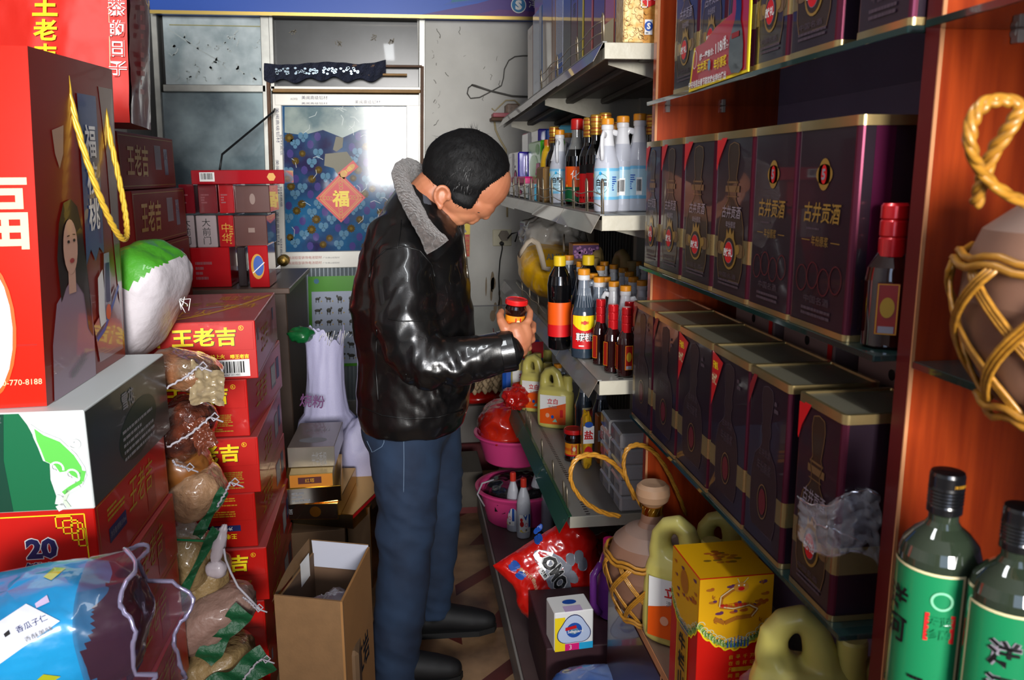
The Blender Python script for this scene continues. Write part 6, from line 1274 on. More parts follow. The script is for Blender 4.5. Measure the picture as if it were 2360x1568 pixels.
def clip(x, z, y=1.79, s=-1):
    b = MB(); b.M = Matrix.Translation(-CO); b.lathe([(.0055, 0), (.0055, .007), (.004, .009)], CLIPM, 12); 
    v = [Vector((x, y, z)) + Vector((p.x, s * 0 - p.z, p.y)) for p in [Vector(q) + CO for q in b.v]]; b.v = [tuple(q - CO + Vector((0, .009, -.012))) for q in v]; b.box(x - .004, y - .002, z - .022, x + .004, y + .009, z - .0085, CLIPM, .001); b.box(x - .005, y - .008, z - .0085, x + .005, y + .009, z - .0083, METAL); b.build('shelf_clip', cab)
for z in (1.70,): clip(.575, z); clip(.70, z)
for z in (1.70,): clip(.63, z, .812)
DKM = mat('base_maroon', '#3c1614', .35, var=.25, vs=6, coat=.2); LEDG = mat('ledge_dusty', '#6a4c3c', .5, dust='#7d6a5c', dustamt=.6)
base = thing('base_cabinet', 'low dark maroon base cabinet with a dusty projecting top under the display cabinet', 'cabinet', (.67, 1.15, 0)); BO = Vector(base.location)
b = MB(); b.M = Matrix.Translation(-BO); b.box(.508, .1, 0, .795, 1.945, .529, DKM, .002)
b.build('body', base)
b = MB(); b.M = Matrix.Translation(-BO); b.box(.498, .1, .5295, .795, 1.955, .549, LEDG, .002); b.box(.497, .1, .5295, .4985, 1.956, .549, LIT); b.build('top', base)
for k in range(4):
    y0 = .12 + k * .455; b = MB(); b.M = Matrix.Translation(-BO); b.box(.499, y0 + .006, .04, .5078, y0 + .449, .52, DKM, .0015); b.box(.4985, y0 + .001, .03, .5003, y0 + .004, .525, LIT); b.build('door', base)

# ---- liquor tins
TIN = mat('tin_aubergine', '#231722', .3, coat=.6, var=.2, vs=5); TINC = mat('tin_corner_highlight', '#5c2438', .28, metal=.7); TING = mat('tin_gold', '#b09a68', .25, metal=.8, dust='#8a8068', dustamt=.3)  # corner faces coloured rose metal to imitate a pink highlight
TINT = mat('tin_top_pewter', '#7f7b68', .35, metal=.4, dust='#847e6c', dustamt=.5, coat=.3); TINB = mat('tin_band', '#85754f', .35, metal=.5); TINP = mat('tin_bottle_print', '#3d2f24', .35, metal=.4, coat=.4); TINPL = mat('tin_bottle_line', '#8a6c46', .3, metal=.5); SLV = mat('foil_silver', '#9d94a0', .3, metal=.3); GFO = mat('foil_gold', '#a8843c', .3, metal=.35)
TNK = mat('tin_small_print', '#4c3f48', .4)
TW, TD, TH = .152, .13, .268
def tin(label, kind, loc, wy=TW, rz=0, group=None, toplid=True, td=TD):
    """front faces -X; w along Y"""
    t = thing('liquor_tin', label, 'tin box', loc, rz, group or 'dark liquor tins on the glass shelves'); b = MB(); h = TH; r_ = .007; n = 5
    def ringp(z, off=0.0):
        out = []
        for (cx, cy, a0) in ((r_, wy / 2 - r_, pi / 2), (r_, -wy / 2 + r_, pi), (td - r_, -wy / 2 + r_, 3 * pi / 2), (td - r_, wy / 2 - r_, 0)):
            for k in range(n): a = a0 + pi / 2 * k / (n - 1); out.append((cx + (r_ + off) * cos(a), cy + (r_ + off) * sin(a), z))
        return out
    def shell(z0, z1, m, mc, off=0.0, cap=False):
        A = ringp(z0, off); Bp = ringp(z1, off); N = len(A)
        for k in range(N):
            cor = (k % n) != n - 1; b.add([A[k], A[(k + 1) % N], Bp[(k + 1) % N], Bp[k]], [(0, 1, 2, 3)], mc if cor else m, cor)
        if cap: b.add(Bp, [tuple(range(N))], TINT)
    shell(.006, h - .008, TIN, TINC); b.add(ringp(.0), [tuple(range(4 * n))[::-1]], TING)
    p = PR(b, plane((0, wy / 2, 0), (0, -1, 0), (0, 0, 1)), .0005); c = wy / 2
    if kind == 'jar':
        shell(.062, .098, TINB, TING, .0004)
        pts = [(.0, .03), (.042, .03), (.05, .05), (.052, .09), (.05, .12), (.04, .145), (.022, .158), (.015, .165), (.014, .18), (.018, .184), (.018, .196), (.014, .2), (.02, .225), (.022, .24), (.018, .254), (.0, .258)]
        sc_ = wy / TW; P_ = [(c + x * sc_, y * .97) for x, y in pts] + [(c - x * sc_, y * .97) for x, y in pts[::-1][1:-1]]
        p.poly([q for q in P_ if q[1] >= 0], TINP, 1); p.line(P_[:len(pts)], .0014, TINPL, 2); p.line(P_[len(pts) - 1:], .0014, TINPL, 2)
        p.rect(c - .02, .172, c + .02, .182, TINPL, 2); p.rect(c - .016, .186, c + .016, .189, TINPL, 2); p.line([(c - .015, .165), (c + .015, .165)], .0014, TINPL, 3)
        p.text('古井贡酒', c, .14, .02, SLV, 3, w=.075 * sc_, slant=.12, bold=.01); p.text('年份原浆', c, .12, .0105, SLV, 3, w=.04 * sc_)
        p.disc(c - .04 * sc_, .08, .014, .011, TINPL, 2); p.disc(c + .04 * sc_, .08, .014, .011, TINPL, 2); p.disc(c, .075, .02, .028, GFO, 3); p.disc(c, .075, .0165, .024, TINP, 4); p.disc(c, .075, .0125, .018, SLV, 5); p.disc(c, .075, .0115, .017, PRED, 6); p.text('献礼', c, .075, .013, WHITE, 7, bold=.02)
        for (a, d_) in ((-.022, .06), (.022, .06)): p.disc(c + a, .082, .006, .008, GFO, 3)
        p.poly([(c - .012, .096), (c - .01, .113), (c - .005, .104), (c, .116), (c + .005, .104), (c + .01, .113), (c + .012, .096)], GFO, 3)
        p.text('中国名酒', c - .004, .037, .008, TNK, 3, w=.05); p.lines(c - .03, .02, c + .03, .032, 2, TNK, 3, 4)
        p.poly([(.004, h - .012), (.022, h - .012), (.006, h - .062), (.004, h - .058)], PRED, 3) ; p.poly([(.004, h - .03), (.018, h - .0095), (.034, h - .0095), (.004, h - .055)], PRED, 3)
    elif kind == 'prize':
        shell(.062, .098, TINB, TING, .0004)
        pts = [(.0, .03), (.042, .03), (.05, .05), (.052, .09), (.05, .12), (.04, .145), (.022, .158), (.015, .165), (.014, .18), (.018, .184), (.018, .196), (.014, .2), (.02, .225), (.022, .24), (.018, .254), (.0, .258)]
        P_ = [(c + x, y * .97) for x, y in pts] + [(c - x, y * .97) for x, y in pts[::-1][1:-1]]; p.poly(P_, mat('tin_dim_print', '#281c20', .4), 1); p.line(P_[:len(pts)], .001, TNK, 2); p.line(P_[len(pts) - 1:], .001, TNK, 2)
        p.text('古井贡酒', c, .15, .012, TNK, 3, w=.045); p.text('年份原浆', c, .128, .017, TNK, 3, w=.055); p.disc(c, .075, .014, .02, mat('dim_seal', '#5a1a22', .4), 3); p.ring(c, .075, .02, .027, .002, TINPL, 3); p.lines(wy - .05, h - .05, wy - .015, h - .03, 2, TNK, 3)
        p.poly([(.003, h - .01), (.055, h - .022), (.004, h - .105)], mat('prize_red', '#c3161c', .35, coat=.3), 4); p.text('开盒礼', .021, h - .032, .014, YEL, 5, w=.026, rot=.0, bold=.03); p.text('中大奖', .018, h - .056, .019, CREAM, 5, w=.024, bold=.04)
    elif kind == 'dim':
        shell(.062, .098, TINB, TING, .0004)
        pts = [(.0, .03), (.042, .03), (.05, .05), (.052, .09), (.05, .12), (.04, .145), (.022, .158), (.015, .165), (.014, .18), (.018, .184), (.018, .196), (.014, .2), (.02, .225), (.022, .24), (.018, .254), (.0, .258)]
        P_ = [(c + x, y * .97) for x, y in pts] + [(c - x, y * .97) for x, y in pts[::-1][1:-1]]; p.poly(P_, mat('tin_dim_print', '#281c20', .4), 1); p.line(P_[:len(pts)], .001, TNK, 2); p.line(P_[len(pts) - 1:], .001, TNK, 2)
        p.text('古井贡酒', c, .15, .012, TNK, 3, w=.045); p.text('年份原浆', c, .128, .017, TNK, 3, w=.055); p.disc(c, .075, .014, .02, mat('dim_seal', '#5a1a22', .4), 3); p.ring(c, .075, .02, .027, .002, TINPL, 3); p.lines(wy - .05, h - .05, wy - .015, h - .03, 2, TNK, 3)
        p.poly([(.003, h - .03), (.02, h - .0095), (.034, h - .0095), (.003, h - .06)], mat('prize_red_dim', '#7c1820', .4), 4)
    else:
        p.disc(c, .2, .014, .02, GFO, 2); p.disc(c, .2, .019, .013, GFO, 2); p.disc(c, .2, .0065, .012, PRED, 3); p.text('5', c, .2, .014, SLV, 4, bold=.04)
        p.text('古井贡酒', c, .152, .026, GFO, 3, w=.085, slant=.12, bold=.012); p.lines(c - .035, .13, c + .035, .134, 1, TNK, 2); p.text('年份原浆', c, .116, .013, GFO, 3, w=.04); p.line([(c - .045, .116), (c - .025, .116)], .001, GFO, 2); p.line([(c + .025, .116), (c + .045, .116)], .001, GFO, 2)
        for k in range(4): p.ring(c - .04 + .027 * k, .065 + .006 * (k % 2), .014, .018, .0016, mat('ember_print', '#5a1c22', .4), 2, 16)
        p.text('中国名酒', c, .04, .01, TNK, 3, w=.06); p.lines(c - .035, .018, c + .035, .032, 2, TNK, 3, 4)
        s = PR(b, plane((0, -wy / 2, 0), (1, 0, 0), (0, 0, 1)), .0006)
        for j in range(5): s.text('原浆古井贡酒', .075 + j * .009, .11, .01, TNK, 1, vert=True)
        s.rect(.02, .012, .045, h - .012, mat('magenta_sheen', '#5e1c40', .25, metal=.6), .6)
    b.build('tin_body', t)
    b = MB(); shell2 = None
    A = MB(); b.M = None
    def rim(z0, z1, off):
        P0 = ringp(z0, off); P1 = ringp(z1, off); N = len(P0); b.add(P0 + P1, [(k, (k + 1) % N, N + (k + 1) % N, N + k) for k in range(N)], TING, True)
    rim(0, .008, .0012); b.build('foot_rim', t)
    b = MB(); rim(h - .012, h, .0014); N = 4 * n; P1 = ringp(h, .0014); P2 = ringp(h, -.004); P3 = ringp(h - .003, -.005)
    b.add(P1 + P2, [(k, (k + 1) % N, N + (k + 1) % N, N + k) for k in range(N)], TING, True); b.add(P2 + P3, [(k, (k + 1) % N, N + (k + 1) % N, N + k) for k in range(N)], TING); b.add(P3, [tuple(range(N))], TINT); b.build('lid', t)
    return t
def ygap(edges, X, Z, dz=0):   # edges: px of boundaries at bottom line -> Y on plane X
    return [at(px, py, 'X', X).y for px, py in edges]
XT2 = .5265; e2 = ygap(((1483, 612), (1517, 628), (1567, 645), (1638, 670), (1722, 700), (1816, 738), (1947, 785)), XT2, 1.346)
kinds = ['jar', 'jar', 'jar', 'jar', 'five', 'five']; labs2 = ['first tin from the far panel on the middle glass shelf, with the blue reflection', 'second tin from the far panel on the middle glass shelf', 'third tin from the far panel on the middle glass shelf',
     'fourth tin with the large bottle print and red seal on the middle shelf', 'tin with a gold number 5 badge next to the bottle-print tin', 'nearest tin on the middle shelf, gold 5 badge and its end face showing']
tins = {}
def place(kind, label, ya, yb, X, z, **k):
    w = ya - yb - .002; loc = (X, (ya + yb) / 2, z)
    if kind not in tins: tins[kind] = (tin(label, kind, loc, w, **k), w)
    else: dup(tins[kind][0], label, loc, 0, sc=(1, w / tins[kind][1], 1))
for i in range(6): place(kinds[i], labs2[i], e2[i], e2[i + 1], XT2, 1.3465)
XT3 = .511; e3 = ygap(((1453, 965), (1500, 1010), (1556, 1062), (1630, 1130), (1712, 1200), (1797, 1305), (1815, 1330), (1913, 1424)), XT3, .998)
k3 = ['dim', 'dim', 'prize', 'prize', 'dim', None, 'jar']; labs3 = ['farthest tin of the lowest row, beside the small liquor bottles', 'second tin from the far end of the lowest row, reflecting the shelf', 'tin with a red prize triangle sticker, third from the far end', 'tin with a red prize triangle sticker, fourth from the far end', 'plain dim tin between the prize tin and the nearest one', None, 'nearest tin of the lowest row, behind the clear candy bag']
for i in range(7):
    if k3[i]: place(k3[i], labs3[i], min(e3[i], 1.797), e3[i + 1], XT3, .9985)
XT1 = .534; e1 = ygap(((1550, 215), (1605, 200), (1668, 186), (1733, 168), (1816, 130), (1932, 93), (1972, 85), (2134, 42)), XT1, 1.70)
k1 = ['jar', 'jar', 'jar', 'jar', 'jar', None, 'five']; labs1 = ['leftmost tin of the top glass shelf beside the promotion card', 'second tin of the top shelf, behind the promotion card', 'third tin of the top shelf, hidden by the bottle on the card', 'fourth tin of the top shelf, right of the promotion card', 'fifth tin of the top shelf with its gold corner showing', None, 'rightmost tin of the top shelf next to the near panel']
for i in range(7):
    if k1[i]: place(k1[i], labs1[i], min(e1[i], 1.797), max(.852, e1[i + 1]), XT1, 1.7005)
for q, lab_ in ((1.05, 'plain pale box standing behind the near tins of the lowest row'), (1.3, 'pale pinkish box standing behind the prize tins'), (1.52, 'pinkish box standing behind the far tins of the lowest row')):
    b = MB(); b.box(0, -.09, 0, .13, .09, .295, mat('box_pale_rose', '#8c7370', .5, var=.15), .002); p = PR(b, plane((0, .09, 0), (0, -1, 0), (0, 0, 1)), .001); p.disc(.09, .27, .008, .008, BLACK, 1); p.rect(.16, .24, .175, .29, PRED, 1); tag(b.build('pale_box', None, (.675, q, .9985)), lab_, 'box', 'pale boxes behind the lowest tins')
# promotion card
b = MB(); cx = lambda px, py: (at(px, py, 'X', .526).y, at(px, py, 'X', .526).z)
S = lambda u, v, o: Vector((.526 - o, u, v)); p = PR(b, S, .0008); OUT = [(1587, 213), (1600, 112), (1622, 100), (1650, 62), (1690, 28), (1697, -60), (1733, -60), (1731, 12), (1724, 165)]
b.add([S(*cx(*q), 0) for q in OUT] + [S(*cx(*q), -.002) for q in OUT], [tuple(range(9)), tuple(range(9, 18))[::-1]] + [(k, 9 + k, 9 + (k + 1) % 9, (k + 1) % 9) for k in range(9)], YEL)
def shrink(P, k): mx = sum(a for a, _ in P) / len(P); my = sum(c for _, c in P) / len(P); return [(mx + (a - mx) * k, my + (c - my) * k) for a, c in P]
CRDR = mat('promo_red', '#a81424', .3, coat=.5); p.poly([cx(*q) for q in shrink(OUT, .94)], CRDR, 1)
def ctext(t_, pa, pb, h, m, l=3, bold=.02):
    A = cx(*pa); B_ = cx(*pb); u = ((A[0] + B_[0]) / 2, (A[1] + B_[1]) / 2); Wd_ = math.hypot(A[0] - B_[0], A[1] - B_[1]); ang = math.atan2(B_[1] - A[1], A[0] - B_[0])
    q = PR(b, lambda x, y, o: S(u[0] - (x * cos(ang) - y * sin(ang)), u[1] + x * sin(ang) + y * cos(ang), o), .0008); q.text(t_, 0, 0, h, m, l, w=Wd_, bold=bold)
ctext('118/瓶', (1652, 112), (1682, 93), .022, WHITE); ctext('统一零售价:', (1615, 133), (1648, 117), .012, WHITE); ctext('古井贡酒', (1610, 158), (1638, 146), .017, YEL); ctext('年份原浆', (1648, 150), (1677, 137), .018, YEL); ctext('中央电视台春节联欢晚会特约播出', (1590, 198), (1676, 172), .013, WHITE)
u, v = cx(1604, 138); p.ring(u, v, .011, .016, .0012, WHITE, 3); u, v = cx(1638, 150); p.disc(u, v, .006, .009, FPB, 4)
P_ = [(1700, -55), (1700, 20), (1697, 45), (1690, 70), (1684, 95), (1682, 150), (1688, 168), (1706, 168), (1714, 155), (1716, 100), (1714, 70), (1710, 45), (1712, 20), (1712, -55)]; p.poly([cx(*q) for q in P_], mat('bottle_ink', '#151018', .2, coat=1), 3); p.rect(cx(1690, 90)[0], cx(1690, 90)[1], cx(1708, 70)[0], cx(1708, 70)[1], WLB, 4)
tag(b.build('promotion_card'), 'red and yellow promotion card with a bottle and the price 118 on the top shelf', 'sign')
# red capped bottle on the middle shelf by the near panel
w1_ = wine('red-capped liquor bottle with a red label beside the nearest tin on the middle shelf', (.555, .885, 1.3465), .0, 1.0, 'liquor bottle by the near panel')
q = at(2075, 468, 'Y', .89); w1_.location = (at(2050, 640, 'Y', .892).x, .892, 1.3465); w1_.rotation_euler.z = -.55; w1_.scale = (1.2, 1.2, (q.z - 1.3465) / .169)
# candy bag
CLR = mat('clear_bag_film', '#d8d8e0', .06, coat=1, alpha=.17)
c = at(1935, 1210, 'Y', .89); t = thing('candy_bag', 'crinkled clear plastic bag of wrapped candies hanging in front of the nearest lower tin', 'bag', tuple(c)); O = Vector(c); b = MB()
def cpl(px, py): return at(px, py, 'X', .497) if px < 1948 else at(px, py, 'Y', .885)
def cbg(u, v, s_=1): q = cpl(1842 + 185 * u, 1140 + 20 * sin(u * 6) + (135 - 40 * (1 - u)) * v + 30 * u * v) - O; return q + Vector((-.014 * s_ * sin(pi * u) * sin(pi * v) - .004 * ridge((u * 5, v * 5, s_), 1), -.008 * ridge((u * 6, v * 5, 2 + s_), 1, 3), 0))
b.grid(lambda u, v: cbg(u, v, 1), 40, 34, CLR); b.grid(lambda u, v: cbg(u, v, -1), 30, 24, CLR); HL = mat('film_glint', '#d6d6de', .12, metal=.9)
for k in range(3): b.tube([cbg(.02 + a * .95, .02 + .97 * (k == 1) * 1.0 if k < 2 else a, 1.3) for a in [i / 24 for i in range(25)]], .0012, HL, 5)  # bright metal threads imitate glints on the clear film
b.build('bag_body', t); 
for i, (px, py, a_) in enumerate(((1970, 1210, .1), (1965, 1235, .3), (1990, 1232, -.1), (1995, 1275, .6), (2000, 1200, 0))):
    b = MB(); CW_ = mat('candy_wrap', '#c9b8bc', .25, coat=.6); b.lathe([(.001, -.014), (.006, -.012), (.003, -.009), (.0065, -.007), (.0065, .007), (.003, .009), (.006, .012), (.001, .014)], CW_, 12); band(b, .0066, -.003, .001, PRED); b.v = [tuple(Matrix.Rotation(pi / 2 - .2, 4, 'Y') @ Matrix.Rotation(a_, 4, 'X') @ Vector(q)) for q in b.v]
    o = b.build('wrapped_candy', None, tuple(at(px, py, 'Y', .9))); tag(o, ['white candy with red print, upper left in the clear bag', 'white candy with red print, left one of the middle pair', 'white candy with red print, right one of the middle pair', 'white candy with red print, lowest in the clear bag', 'white candy with red print nearest the cabinet panel'][i], 'candy', 'wrapped candies in the clear bag')
# ---- stoneware jugs in wicker
WICK = mat('wicker_gold', '#b07a26', .4, coat=.3, var=.3, vs=60, stretch=(1, 1, 4)); STONE = mat('stoneware', '#8a6450', .5, var=.25, vs=8, dust='#8f8078', dustamt=.6); STOP = mat('stopper', '#b08a6a', .5, dust='#8f7d70', dustamt=.3)
def wicker(label, loc, s, handles, stop=True, open_=False):
    t = thing('wicker_jug', label, 'jug', loc, 0, 'stoneware jugs in woven cane holders'); b = MB(); b.lathe([(x * s, z * s) for x, z in ((.055, .006), (.07, .02), (.09, .06), (.098, .1), (.096, .13), (.085, .16), (.06, .18), (.032, .19), (.026, .2), (.024, .215))], STONE, 40); b.build('jug_body', t)
    if stop:
        b = MB(); b.lathe([(.024 * s, .205 * s), (.024 * s, .232 * s)], GOLDM, 24); 
        for k in range(14): a = 2 * pi * k / 14; b.tube([(.0245 * s * cos(a), .0245 * s * sin(a), .206 * s), (.0245 * s * cos(a + .6), .0245 * s * sin(a + .6), .231 * s)], .0006, BRASS, 4)
        b.build('neck_band', t); b = MB(); b.lathe([(.02 * s, .232 * s), (.034 * s, .243 * s), (.038 * s, .256 * s), (.036 * s, .27 * s), (.028 * s, .277 * s), (.0001, .275 * s)], STOP, 30, cap=False); b.build('stopper', t)
    b = MB(); rr = lambda z: s * (.062 + .042 * sin(min(1, z / (.115 * s)) * pi / 2) - .25 * max(0, z / s - .12))
    for sg_ in (1, -1):
        for k in range(9):
            a0 = 2 * pi * k / 9
            for off in (-.045, 0, .045):
                b.tube([((rr(z * s) + .003 + .0015 * sg_) * cos(a0 + off + sg_ * z * 9), (rr(z * s) + .003 + .0015 * sg_) * sin(a0 + off + sg_ * z * 9), z * s) for z in [.004 + .128 * q / 12 for q in range(13)]], .0021 * s, WICK, 5)
    b.build('cane_lattice', t); b = MB()
    for z, d_ in ((.003, .006), (.012, .007), (.132, .004), (.139, .002)):
        b.tube([((rr(z * s) + d_) * cos(2 * pi * k / 40), (rr(z * s) + d_) * sin(2 * pi * k / 40), z * s + .003 * s * sin(k * 1.6)) for k in range(40)], .0035 * s, WICK, 6, closed=True); b.build('cane_rim', t); b = MB()

    for H in handles:
        b = MB(); P3 = [Vector(q) for q in H]; n = len(P3); pts = []
        for i in range(n - 1):
            p0, p1, p2, p3 = P3[max(0, i - 1)], P3[i], P3[i + 1], P3[min(n - 1, i + 2)]
            for k in range(7): u = k / 7; pts.append(.5 * ((2 * p1) + (p2 - p0) * u + (2 * p0 - 5 * p1 + 4 * p2 - p3) * u * u + (3 * p1 - p0 - 3 * p2 + p3) * u ** 3))
        pts.append(P3[-1])
        for ph in (0, 2.1, 4.2): b.tube([q + Vector((cos(k * .55 + ph), sin(k * .55 + ph), sin(k * .55 + ph)) ) * .0022 * s for k, q in enumerate(pts)], .0031 * s, WICK, 6)
        b.build('cane_handle', t)
    return t
c = Vector((.605, 1.80, .5495)); c = Vector((at(1500, 1300, 'Y', 1.69).x, 1.69, .5495)); hp = lambda px, py, Y: tuple((at(px, py, 'Y', Y) - c)[i] / (.98, .98, 1.12)[i] for i in range(3))
wicker('stoneware jug with a round stopper and two looped cane handles on the ledge', tuple(c), 1.03, [[hp(*q) for q in ((1428, 1190, 1.78), (1385, 1180, 1.74), (1340, 1150, 1.7), (1315, 1105, 1.68), (1325, 1062, 1.68), (1360, 1048, 1.69), (1405, 1062, 1.7), (1440, 1100, 1.73), (1462, 1150, 1.76))],
    [hp(*q) for q in ((1494, 1195, 1.74), (1475, 1160, 1.73), (1448, 1115, 1.72), (1437, 1070, 1.72), (1446, 1035, 1.72), (1475, 1026, 1.73), (1510, 1045, 1.74), (1540, 1090, 1.75), (1565, 1145, 1.76), (1580, 1185, 1.78))]])
c = Vector((.555, .60, 1.3455)); hp = lambda px, py, Y: tuple(at(px, py, 'Y', Y) - c)
wicker('stoneware jug in a cane lattice on the near glass shelf at the right edge', tuple(c), .98, [[hp(*q) for q in ((2250, 470, .56), (2262, 420, .55), (2290, 350, .54), (2330, 290, .53), (2352, 245, .53), (2320, 232, .53), (2272, 238, .53), (2240, 280, .53), (2238, 340, .53), (2262, 395, .54), (2310, 440, .54), (2370, 470, .55))]], stop=False)
bpy.data.objects['wicker_jug'].scale = (.98, .98, 1.12)
# detergent jugs on the ledge
dd = lambda lb, px, py, z, rz_, sc: dup(d0, lb, (at(px, py, 'Z', z).x, at(px, py, 'Z', z).y, z), rz_, sc=sc)
zl = .5495
dup(d0, 'yellow detergent jug on the ledge between the wicker jug and the liquor box', (.572, 1.575, zl), .95, sc=1.18); dup(d0, 'yellow detergent jug farther back on the ledge, only its top showing', (.70, 1.66, zl), 1.1, sc=1.05)
dup(d0, 'yellow detergent jug in front of the liquor box near the bottom edge', (.632, 1.14, zl), 1.2, sc=1.3); dup(d0, 'small yellow detergent jug in the shade under the nearest tin', (.755, 1.1, zl), 1.2, sc=1.0)
b = MB(); b.lathe([(.034, 0), (.036, .004), (.036, .2), (.03, .225), (.013, .24), (.013, .25)], DYE, 22); b.lathe([(.02, .25), (.02, .275), (.017, .28), (.0001, .281)], DYE, 22, cap=False); b.tube([(0, 0, .268), (.045, -.005, .27)], .006, DYE, 8); tag(b.build('pump_bottle', None, (.522 + .02, .98, zl)), 'pale yellow pump bottle at the very bottom edge', 'bottle')
# ox liquor box
OXY = mat('box_yellow', '#dca30e', .35, coat=.3); OXR = mat('box_red', '#c2150e', .3, coat=.3); WAVE = mat('wave_green', '#8aa84a', .4); DRG = mat('dragon_orange', '#a8661c', .4); CLD = mat('cloud_violet', '#5e2f56', .4); CLO = mat('cloud_rust', '#a8541c', .4)
w, d, h = .138, .138, .30; t = thing('liquor_gift_box', 'tall red and yellow liquor gift box with a dragon and waves on the ledge', 'box', (.563, 1.352, zl), .02); b = MB(); b.box(-w / 2, -d / 2, 0, w / 2, d / 2, h, OXR, .001); F = faces(b, w, d, h)
def wavep(f, w):
    N = 24; pts = [(w * k / N, .205 - .045 * sin(pi * k / N) ** .8 + .003 * sin(k * 1.9)) for k in range(N + 1)]
    for k in range(N): f.poly([pts[k], pts[k + 1], (pts[k + 1][0], h - .001), (pts[k][0], h - .001)], OXY, .8)
    f.line([(x, y - .002) for x, y in pts], .003, YEL, 1.5); f.line([(x, y + .006) for x, y in pts], .01, WAVE, 1)
    r = random.Random(2)
    for k in range(1, N): 
        x, y = pts[k]; f.ring(x, y + .012, .0075, .0075, .0014, mat('wave_pale', '#c9cfa8', .4), 2, 12, 0, .6)
        f.ring(x, y + .009, .004, .004, .001, GRN, 2.5, 8, 0, .7)
    for k in range(7): x = w * .4 + .006 * k * w / .13; f.poly([(x, .163), (x + .003, .163), (x + .002, .186 - .002 * abs(k - 3)), (x + .001, .186 - .002 * abs(k - 3))], BLUEP, 3)
    for k in range(16): x, y = r.uniform(.01, w - .015), r.uniform(.215, h - .01); f.disc(x, y, .008, .0028, r.choice((CLD, CLO, DRG)), 1.6, 10); f.disc(x + .004, y + .002, .004, .0025, r.choice((CLD, CLO)), 1.7, 8)
f = F['front']; wavep(f, w)
dr = [(.06 + .03 * cos(a) * (1 if a < 4 else 1.2), .235 + .02 * sin(a * 1.3)) for a in [k * .33 for k in range(20)]]
f.line([(w * .5 + .012, .285), (w * .5 - .01, .275), (w * .5 - .028, .262), (w * .5 - .03, .245), (w * .5 - .005, .24), (w * .5 + .025, .245), (w * .5 + .04, .235), (w * .5 + .03, .222), (w * .5, .22), (w * .5 - .02, .212), (w * .5 - .04, .222)], .008, DRG, 2.6); f.line([(w * .5 + .012, .287), (w * .5 - .01, .277), (w * .5 - .029, .264), (w * .5 - .031, .245), (w * .5 - .005, .239), (w * .5 + .025, .244), (w * .5 + .041, .235), (w * .5 + .03, .221)], .002, CREAM, 2.8)
f.disc(w * .5 + .008, .28, .014, .01, mat('dragon_gold', '#c98a2a', .4), 3); f.disc(w * .5 + .008, .277, .006, .004, PRED, 3.4)
for sx in (-1, 1): f.line([(w * .5 + .008 + sx * .004, .288), (w * .5 + .01 + sx * .01, .297)], .0014, CREAM, 3.5); f.disc(w * .5 + .008 + sx * .005, .2835, .0016, .0016, WHITE, 3.6, 8)
for (x, y) in ((-.045, .262), (.045, .285), (-.04, .215), (.045, .212)):
    for k in range(3): f.line([(w * .5 + x, y), (w * .5 + x + .006 * cos(k - .5), y + .006 * sin(k - .5))], .0018, DRG, 3)
f.text('喝牛酒 年年牛', w * .5 - .005, .246, .0075, PRED, 4.5, w=.05, bold=.02)
for i, col_ in enumerate(('开坛一品饮醉', '千杯万盏扶', '寻香探景梦仙游', '自在凡间广有')):
    for j, ch in enumerate(col_): f.text(ch, w * .5 + .036 - i * .0135, .143 - j * .0125, .0085, GOLDP, 2, bold=.01)
f.lines(w * .25, .03, w * .62, .062, 5, RED2, 2, 7)
s = F['left']; wavep(s, d); s.rect(d * .28, .03, d * .7, .17, mat('panel_ochre', '#b07c18', .4), 2); s.frame(d * .28, .03, d * .7, .17, .002, YEL, 3); s.text('牛栏山', d * .5, .1, .034, BLACK, 4, vert=True, bold=.03); s.disc(d * .5, .26, .02, .022, DRG, 2.5)
T_ = F['top']; T_.rect(.001, .001, w - .001, d - .001, OXY, .8); r = random.Random(6)
for k in range(26): a = r.uniform(0, 2 * pi); q_ = r.uniform(0, .035); T_.disc(w * .5 + q_ * cos(a), d * .55 + q_ * .8 * sin(a), .008, .004, r.choice((DRG, CLO, mat('top_brown', '#7a5a18', .4))), 1 + .05 * k / 26, 9)
b.build('box_body', t)
t = thing('pink_plastic_bag', 'see-through pinkish plastic bag leaning against the liquor gift box', 'bag', (.575, 1.22, zl)); b = MB(); blob(b, (0, 0, .09), (.035, .03, .1), mat('pink_film', '#b5747c', .2, coat=1, alpha=.4), p=1, nu=40, nv=30, amp=.15, ns=14, seed=2, crink=.12, cs=30, T=Matrix.Rotation(.25, 4, 'Y')); b.build('bag_body', t)
b = MB(); b.box(-.06, -.05, 0, .05, .05, .245, mat('dusty_carton', '#7d6a58', .6, dust='#6e6862', dustamt=.7), .002); b.add([(-.06, -.05, .245), (-.06, .05, .245), (-.075, .05, .27), (-.075, -.05, .27)], [(0, 1, 2, 3)], CARD); b.poly = None; tag(b.build('dusty_carton', None, (.68, .965, zl)), 'dusty grey-topped carton with a raised flap at the lower right', 'box')
